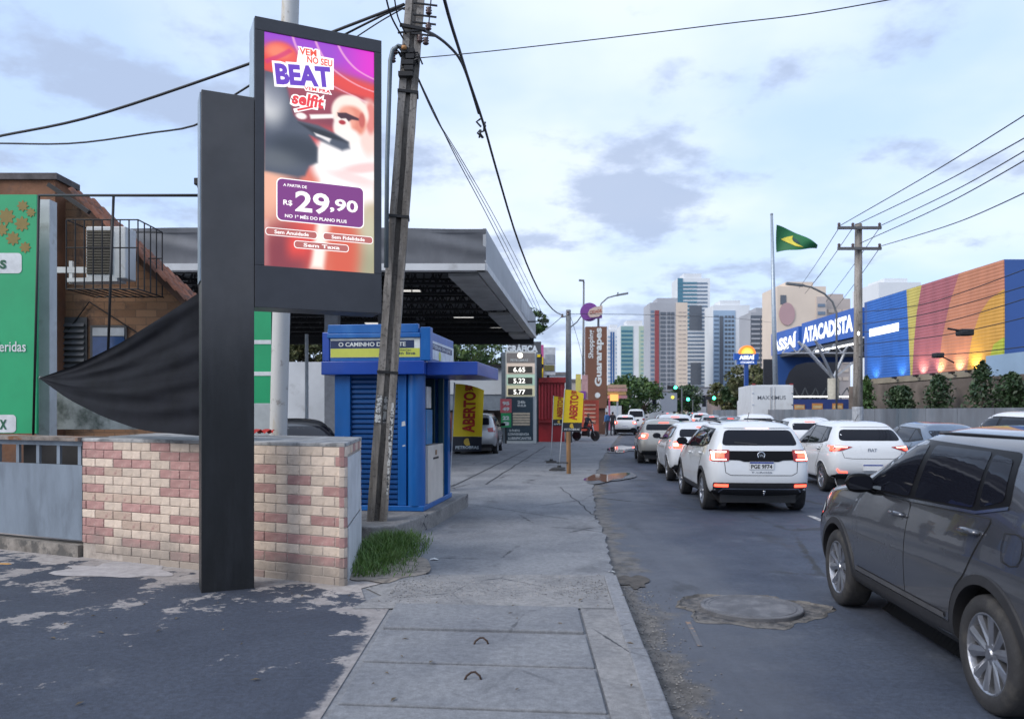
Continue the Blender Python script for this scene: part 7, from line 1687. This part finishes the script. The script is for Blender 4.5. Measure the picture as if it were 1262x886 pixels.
# white SUV directly ahead
tcx = Car('white_suv', TCR, (4.30, 15.62, 0), math.radians(3.9), 'white car with glowing tail lights joined by a black band', 'car', PT_WHITE, 3, None, 2)
def tcross(c):
    p = c.p; H = p['H']; ss = side_set(p, -.14, -1.05); c.side_parts(ss)
    c.patch('rear_window', 'B', [(-.63, 1.15), (-.55, H-.165), (.55, H-.165), (.63, 1.15)], M_glass, .005, .07); c.patch('windscreen', 'F', [(-.66, 1.17), (-.52, H-.16), (.52, H-.16), (.66, 1.17)], M_glass, .004, .06)
    c.patch('tail_band', 'B', [(-.80, 1.06), (.80, 1.06), (.79, .915), (.36, .905), (.28, .88), (-.28, .88), (-.36, .905), (-.79, .915)], M_gloss, .008, .02)
    for sg in (-1, 1):
        v = 'L' if sg < 0 else 'R'
        tl = c.patch('tail_light', 'B', [(sg*.515, 1.08), (sg*.80, 1.07), (sg*.80, .88), (sg*.53, .89)], M_tail, .014, .02)
        for a in ([(.56, 1.055), (.79, 1.05), (.79, 1.03), (.57, 1.03)], [(.57, .93), (.79, .925), (.79, .905), (.57, .905)], [(.75, 1.035), (.79, 1.035), (.79, .915), (.75, .915)]): c.patch('lamp_tube', 'B', [(sg*x, z) for x, z in a], M_tail_hot, .022, .006, d=.04, parent=tl)
        c.patch('lamp_glow', 'B', [(sg*.60, 1.02), (sg*.74, 1.02), (sg*.74, .945), (sg*.60, .945)], M_tail_on, .019, .006, d=.05, parent=tl)
        c.patch('tail_light', v, [(c.R+.08, 1.06), (c.R+.24, 1.045), (c.R+.20, .895), (c.R+.08, .885)], M_tail_on, .004, .02)
        c.patch('reflector', 'B', [(sg*.54, .505), (sg*.76, .505), (sg*.76, .455), (sg*.54, .455)], M_tail_on, .020, .01)
        pts = [c.proj(v, (y, H-.075), .0)+Vector((-sg*.02, 0, .035+.035*math.sin(PI*(y+1.35)/1.85))) for y in np.linspace(-1.35, .5, 14)]
        MB().tube(pts, .016, 6).build('roof_rail', M_gloss, c.root, smooth=True)
        c.patch('headlight', 'F', [(sg*.45, .72), (sg*.80, .78), (sg*.82, .66), (sg*.48, .62)], M_head, .006, .03)
    c.patch('brake_light', 'B', [(-.19, H-.128), (.19, H-.128), (.19, H-.105), (-.19, H-.105)], M_tail_hot, .015, .004)
    c.patch('bumper', 'B', [(-.76, .28), (-.78, .53), (.78, .53), (.76, .28)], M_blk, .012, .03)
    c.strip('chrome_strip', 'B', [(-.68, .36), (-.62, .425), (.62, .425), (.68, .36)], .022, M_chrome, .02)
    c.strip('tailgate_gap', 'B', [(-.60, .90), (-.585, .70), (-.5, .655), (.5, .655), (.585, .70), (.60, .90)], .010, M_seam, .003)
    c.plate('PGE 9F74', .82); text('lettering', 'T-CROSS', M_chrome, c.root, c.proj('B', (0, .705), .004), (1, 0, 0), (0, 0, 1), .34, .03, .02)
    q = c.proj('B', (0, .985), .012); MB().lathe([(.045, 0), (.058, -.004), (.066, 0)], 24, 'y', q).build('badge', M_chrome, c.root); text('badge_letter', 'W', M_chrome, c.root, q, (1, 0, 0), (0, 0, 1), .07, .05, .02)
    hb_ = c.proj('B', (.06, .33), .0); MB().tube([hb_+Vector((0, .05, 0)), hb_+Vector((0, -.06, -.01)), hb_+Vector((0, -.09, .03))], .016, 8).build('tow_bar', M_chrome, c.root, smooth=True); MB().lathe([(0, .03), (.025, .015), (.03, 0), (.02, -.02), (0, -.028)], 12, 'z', hb_+Vector((0, -.09, .05))).build('tow_ball', M_chrome, c.root, smooth=True)
    c.patch('spoiler', 'B', [(-.56, H-.13), (-.54, H-.085), (.54, H-.085), (.56, H-.13)], PT_WHITE, .02, .02)
    c.strip('wiper', 'B', [(-.05, 1.17), (-.42, 1.20)], .016, M_blk, .014); MB().tube([(0, -1.05, H-.0), (0, -1.18, H+.13)], .006, 5).build('antenna', M_blk, c.root)
    c.mirror(p['cowl']-.40, p['zb']+.01, M_gloss)
tcross(tcx)
# white hatchback in the next lane
ar = Car('white_hatchback', dict(HAT, H=1.53), (7.62, 18.75, 0), math.radians(4.6), 'white hatchback with slim red lamps in the next lane', 'car', PT_WHITE, 3, None, 2)
def argo(c):
    p = c.p; H = p['H']; ss = side_set(p, -.10, -.98); p['dark_handles'] = True; c.side_parts(ss)
    c.patch('rear_window', 'B', [(-.63, 1.11), (-.55, H-.19), (.55, H-.19), (.63, 1.11)], M_glass, .005, .09); c.patch('windscreen', 'F', [(-.66, 1.05), (-.52, H-.16), (.52, H-.16), (.66, 1.05)], M_glass, .004, .06)
    for sg in (-1, 1):
        v = 'L' if sg < 0 else 'R'
        tl = c.patch('tail_light', 'B', [(sg*.38, .985), (sg*.60, 1.01), (sg*.79, 1.02), (sg*.80, .88), (sg*.62, .90)], M_tail, .012, .02); c.patch('lamp_glow', 'B', [(sg*.58, .99), (sg*.79, 1.005), (sg*.79, .90), (sg*.66, .915)], M_tail_on, .018, .02, parent=tl); c.patch('lamp_core', 'B', [(sg*.48, .985), (sg*.72, 1.0), (sg*.72, .975), (sg*.50, .97)], M_tail_hot, .022, .01, d=.04, parent=tl)
        c.patch('tail_light', v, [(c.R+.06, 1.01), (c.R+.26, 1.0), (c.R+.20, .90), (c.R+.07, .88)], M_tail_on, .005, .02)
        c.strip('bumper_reflector', 'B', [(sg*.70, .52), (sg*.66, .46), (sg*.50, .455)], .028, M_tail_on, .016)
        c.patch('headlight', 'F', [(sg*.45, .66), (sg*.80, .72), (sg*.82, .60), (sg*.48, .56)], M_head, .006, .03)
    c.patch('bumper', 'B', [(-.66, .28), (-.72, .42), (.72, .42), (.66, .28)], M_blk, .012, .04); c.plate('', .56, x=.0)
    q = c.proj('B', (0, .92), .01); text('lettering', 'FIAT', M_chrome, c.root, q, (1, 0, 0), (0, 0, 1), .18, .07, .03)
    c.strip('tailgate_gap', 'B', [(-.60, .88), (-.56, .76), (-.4, .74), (.4, .74), (.56, .76), (.60, .88)], .009, M_seam, .003)
    c.patch('spoiler', 'B', [(-.58, H-.135), (-.55, H-.09), (.55, H-.09), (.58, H-.135)], PT_WHITE, .02, .02); MB().tube([(0, -.9, H-.01), (0, -1.1, H+.12)], .006, 5).build('antenna', M_blk, c.root); c.mirror(p['cowl']-.40, p['zb']+.01, M_blk)
argo(ar)
Q = 'traffic queue on the avenue'
std_car('white_sedan', dict(HAT, L=4.1, H=1.48), (4.80, 21.4, 0), math.radians(5.2), 'white hatchback second in line behind the wheels of the white car with the black band', PT_WHITE2, 3, 1, plate=' ', group=Q)
std_car('beige_car', dict(HAT, H=1.49), (5.18, 28.3, 0), math.radians(6.5), 'champagne coloured car third in the lane beside the puddles', PT_BEIGE, 2, 1, group=Q)
std_car('blue_grey_car', SED, (10.25, 20.2, 0), math.radians(4.6), 'blue-grey car half hidden right of the slim-lamped white hatchback', PT_BLUEGREY, 2, 1, group=Q, lit=False)
std_car('white_minivan', dict(VAN, H=1.74), (10.2, 15.9, 0), math.radians(4.4), 'tall white minivan whose roof shows above the grey car', PT_WHITE, 3, 1, group=Q, lit=False)
std_car('white_car', dict(HAT, H=1.52), (10.1, 28.6, 0), math.radians(6.5), 'white car with red lamp ahead of the slim-lamped hatchback', PT_WHITE, 2, 1, group=Q)
std_car('white_car', dict(HAT, H=1.50), (8.45, 60.5, 0), math.radians(8.5), 'small white car driving by itself close to the left kerb', PT_WHITE, 2, 1, plate=' ', group=Q)
far = ((36.0, 2.9, SUV, PT_WHITE2, 'pale car fourth in the nearest lane behind the champagne car'), (44.5, 3.1, HAT, PT_WHITE, 'white car fifth in the nearest lane'), (54, 3.2, SED, PT_SILVER, 'silver car sixth in the nearest lane'), (66, 3.2, HAT, PT_WHITE2, 'pale far car seventh in the nearest lane'),
       (35.5, 6.3, SUV, PT_WHITE, 'white car seen over the roof of the white car with the black band'), (46, 6.4, SED, PT_BLACK, 'black car in the middle lane left of the truck'), (58, 6.4, HAT, PT_SILVER, 'silver far car in the middle lane'), (72, 6.4, SUV, PT_WHITE2, 'pale far car beyond the middle lane cars'), (39, 9.6, SED, PT_WHITE, 'white car just behind the white truck'),
       (84, 3.3, HAT, PT_RED, 'small red far car in the nearest lane'), (90, 6.6, SED, PT_WHITE, 'tiny white far car in the middle lane'), (100, 3.4, SUV, PT_SILVER, 'tiny silver far car below the traffic light'), (76, 9.8, SUV, PT_WHITE, 'white far car ahead of the truck'),
       (112, 3.4, HAT, PT_WHITE, 'tiny white far car beyond the silver one'), (106, 6.6, SUV, PT_BLACK, 'tiny black far car in the middle lane'), (122, 6.7, HAT, PT_WHITE2, 'tiny pale far car near the traffic lights'), (92, 9.9, SED, PT_SILVER, 'tiny silver far car in the right lane'), (128, 3.4, SED, PT_WHITE, 'farthest white car in the nearest lane'))
for Y, ln, sp_, pm, lab in far: std_car('far_car', sp_, (E(Y)+ln, Y, 0), math.atan((E(Y+6)-E(Y-6))/12), lab, pm, 2, 0, group=Q, lit=(int(Y) % 2 == 0))
std_car('white_van', dict(VAN, H=1.95, zb=1.15, zbr=1.18, zc=1.2, L=4.6), (PX(784, 72), 72, 0), math.radians(9), 'white van in front of the roadside trees', PT_WHITE, 2, 0, group=Q, lit=False, cat='van')
std_car('silver_pickup', dict(SUV, H=1.66, L=4.5), (PX(600, 33)-.35, 34.2, 0), math.radians(3), 'silver car parked in the forecourt behind the yellow flag', PT_SILVER, 2, 1, plate=' ', lit=False)
std_car('dark_car', dict(HAT, H=1.58), (-4.55, 17.2, 0), math.radians(152), 'dark car parked behind the brick wall seen beside the kiosk', PT_BLACK, 2, 1, lit=False)
# box truck
tk = empty('box_truck', (PX(952, 49), 49, 0), -math.radians(7), 'white box truck waiting in the right lane', 'truck')
M_box = mat('truck_white', (.55, .57, .59), .5, var=.1, vscale=.8, col2=(.42, .42, .42), spots=(1.2, .58, .72))
MB().box(-1.22, 1.22, 0, 5.2, .95, 3.32).build('box_body', M_box, tk, bevel=.03)
for sg in (-1, 1): 
    d_ = MB().box(sg*.61-.58, sg*.61+.58, -.03, -.002, 1.02, 3.24).build('rear_door', M_box, tk, bevel=.01); MB().tube([(sg*.12, -.05, 1.05), (sg*.12, -.05, 3.2)], .02, 6).build('lock_bar', M_chrome, d_)
for z in (1.5, 2.1, 2.8): MB().box(-1.2, -1.1, -.06, -.03, z, z+.06).build('hinge', M_chrome, tk); MB().box(1.1, 1.2, -.06, -.03, z, z+.06).build('hinge', M_chrome, tk)
text('lettering', 'MAXXIMUS', mat('truck_print', (.08, .09, .11), .5), tk, (-.05, -.031, 2.55), (1, 0, 0), (0, 0, 1), 1.65, .24, .01)
for x in (-1.1, 1.1): MB().box(x-.1, x+.1, -.02, .02, 3.325, 3.40).build('marker_lamp', M_tail, tk)
MB().box(-1.05, 1.05, 5.35, 7.0, .55, 2.5).build('cab', M_box, tk, bevel=.15); MB().box(-.95, .95, 7.0, 7.02, 1.5, 2.3).build('windscreen', M_glass, tk); MB().box(-1.0, 1.0, .1, 6.9, .55, .94).build('chassis', M_blk, tk)
tmw, rmw, dmw = wheel_meshes(.42, .29, 6)
for y in (1.3, 5.9):
    for sg in (-1, 1): wh = link('wheel', dmw, None, tk, (sg*1.0, y, .42), (0, 0, PI if sg < 0 else 0)); link('tyre', tmw, None, wh); link('rim', rmw, None, wh)
for x in (-.9, .9): MB().box(x-.12, x+.12, -.05, .0, .78, .9).build('tail_light', M_tail_on, tk)
MB().box(-1.15, 1.15, -.04, .04, .5, .62).build('bumper', M_blk, tk)
# ------------------------------------------------------------------ people
def person(name, loc, rz, lab, shirt, pants, pose='stand', h=1.70):
    k = h/1.7; J = {}
    def add(n_, x, y, z, r): J[n_] = (Vector((x, y, z))*k, r*k)
    if pose == 'stand':
        add('hip', 0, 0, .93, .14); add('chest', 0, .01, 1.25, .155); add('sh', 0, 0, 1.42, .10); add('neck', 0, .01, 1.49, .055); add('head', 0, .02, 1.60, .10); add('crown', 0, .01, 1.68, .07)
        for s, n_ in ((-1, 'l'), (1, 'r')):
            add('hj'+n_, s*.09, 0, .87, .095); add('kn'+n_, s*.10, .03*s, .48, .065); add('an'+n_, s*.10, -.02+.05*s, .09, .045); add('to'+n_, s*.12, .13+.05*s, .04, .04)
            add('so'+n_, s*.19, 0, 1.40, .065); add('el'+n_, s*.25, -.02, 1.12, .045); add('wr'+n_, s*.24, .10, .90, .034); add('ha'+n_, s*.23, .15, .82, .032)
    else:
        add('hip', 0, -.05, .86, .15); add('chest', 0, .08, 1.16, .155); add('sh', 0, .12, 1.33, .10); add('neck', 0, .15, 1.40, .055); add('head', 0, .18, 1.52, .11); add('crown', 0, .17, 1.61, .08)
        for s, n_ in ((-1, 'l'), (1, 'r')):
            add('hj'+n_, s*.10, 0, .82, .10); add('kn'+n_, s*.19, .38, .72, .07); add('an'+n_, s*.19, .22, .33, .045); add('to'+n_, s*.2, .36, .28, .04)
            add('so'+n_, s*.19, .10, 1.31, .065); add('el'+n_, s*.28, .25, 1.08, .045); add('wr'+n_, s*.26, .46, 1.02, .034); add('ha'+n_, s*.25, .53, 1.02, .034)
    names = list(J); idx = {n_: i for i, n_ in enumerate(names)}
    ed = [('hip', 'chest'), ('chest', 'sh'), ('sh', 'neck'), ('neck', 'head'), ('head', 'crown')]
    for n_ in 'lr': ed += [('hip', 'hj'+n_), ('hj'+n_, 'kn'+n_), ('kn'+n_, 'an'+n_), ('an'+n_, 'to'+n_), ('sh', 'so'+n_), ('so'+n_, 'el'+n_), ('el'+n_, 'wr'+n_), ('wr'+n_, 'ha'+n_)]
    me = bpy.data.meshes.new('person'); me.from_pydata([tuple(J[n_][0]) for n_ in names], [(idx[a], idx[b]) for a, b in ed], []); me.update()
    ob = bpy.data.objects.new('person', me); COL.objects.link(ob)
    md = ob.modifiers.new('skin', 'SKIN'); sv = me.skin_vertices[0].data
    for i, n_ in enumerate(names): sv[i].radius = (J[n_][1], J[n_][1]*(.72 if n_ in ('hip', 'chest') else 1.))
    sv[0].use_root = True; md2 = ob.modifiers.new('sub', 'SUBSURF'); md2.levels = 2; md2.render_levels = 2
    dg = bpy.context.evaluated_depsgraph_get(); m2 = bpy.data.meshes.new_from_object(ob.evaluated_get(dg)); bpy.data.objects.remove(ob)
    skin = mat('skin_brown', (.26, .15, .10), .6); hair = mat('hair_dark', (.015, .012, .01), .7); shoe = mat('shoe_dark', (.03, .03, .03), .6)
    for m in (skin, shirt, pants, hair, shoe): m2.materials.append(m)
    hz = J['hip'][0].z; nz = J['neck'][0].z
    for f in m2.polygons:
        c = f.center; f.use_smooth = True
        dwr = min((c-J['wrl'][0]).length, (c-J['wrr'][0]).length, (c-J['hal'][0]).length, (c-J['har'][0]).length)
        leg = min((c-J[n_][0]).length for n_ in ('knl', 'knr', 'hjl', 'hjr', 'anl', 'anr')) < min((c-J[n_][0]).length for n_ in ('chest', 'sol', 'sor', 'ell', 'elr'))
        toe = min((c-J['tol'][0]).length, (c-J['tor'][0]).length) < .11*k
        f.material_index = 0 if dwr < .13*k else (3 if c.z > J['head'][0].z+.02*k or (c.z > nz+.04*k and c.y < J['head'][0].y-.04*k) else (0 if c.z > nz-.02*k else (4 if toe else (2 if leg else 1))))
    o = link(name, m2, None, None, loc, (0, 0, rz)); return tag(o, lab, 'person')
S_blue, S_dark, S_white, S_red = mat('shirt_blue', (.05, .14, .32), .8), mat('shirt_dark', (.03, .03, .04), .8), mat('shirt_white', (.45, .46, .47), .8), mat('shirt_red', (.30, .04, .03), .8)
J_dk, J_bl = mat('trousers_dark', (.03, .032, .04), .8), mat('jeans', (.05, .07, .12), .8)
person('person', (PX(748, 56), 56, .02), .8, 'person in a blue shirt standing by the red stall', S_blue, J_dk)
person('person', (PX(755, 57), 57, .02), -.6, 'person in dark clothes beside the one in blue', S_dark, J_dk)
person('person', (PX(546.5, 17.5), 17.5, .02), 1.5, 'person in dark clothes standing behind the blue kiosk', S_dark, J_bl)
person('person', (PX(552, 33), 33, .02), 2., 'person in a red shirt in the station forecourt', S_red, J_dk)
# motorcycle with rider
def bike(loc, rz, lab):
    r = empty('motorcycle', loc, rz, lab, 'motorcycle')
    for y in (-.62, .62):
        mb = MB(); n = 24; mb.lathe([(.22, -.04), (.28, -.05), (.30, 0), (.28, .05), (.22, .04)], n, 'x', (0, y, .30)); w_ = mb.build('wheel', M_tyre, r, smooth=True); MB().lathe([(.0, .02), (.21, .015), (.21, -.015), (0, -.02)], 16, 'x', (0, y, .30)).build('hub', M_rimd, w_)
    MB().tube([(0, -.62, .30), (0, -.1, .42), (0, .25, .75), (0, .45, .95)], .035, 8).build('frame', M_black, r); MB().tube([(0, .62, .30), (0, .48, .70), (0, .42, 1.0)], .03, 8).build('fork', M_chrome, r); MB().tube([(-.33, .36, 1.05), (0, .44, 1.02), (.33, .36, 1.05)], .018, 6).build('handlebar', M_black, r)
    mb = MB(); mb.prism([(-.62, .80), (-.55, .72), (.05, .68), (.10, .76), (-.3, .80)], 'x', -.11, .11); mb.build('seat', M_blk, r, bevel=.03); mb = MB(); mb.prism([(.02, .70), (.10, .88), (.32, .92), (.38, .78)], 'x', -.13, .13); mb.build('tank', PT_RED, r, bevel=.05); MB().box(-.15, .15, -.2, .2, .28, .58).build('engine', M_rimd, r, bevel=.04); MB().box(-.05, .05, -.72, -.64, .62, .70).build('tail_light', M_tail, r)
    return r
bike((PX(722, 47), 47, .02), -2.2, 'dark motorcycle standing in front of the red stall')
q = Vector((PX(722, 47), 47, .02)); person('person', (q.x, q.y, -.0), -2.2, 'rider in dark clothes sitting on the motorcycle', S_dark, J_dk, 'ride')
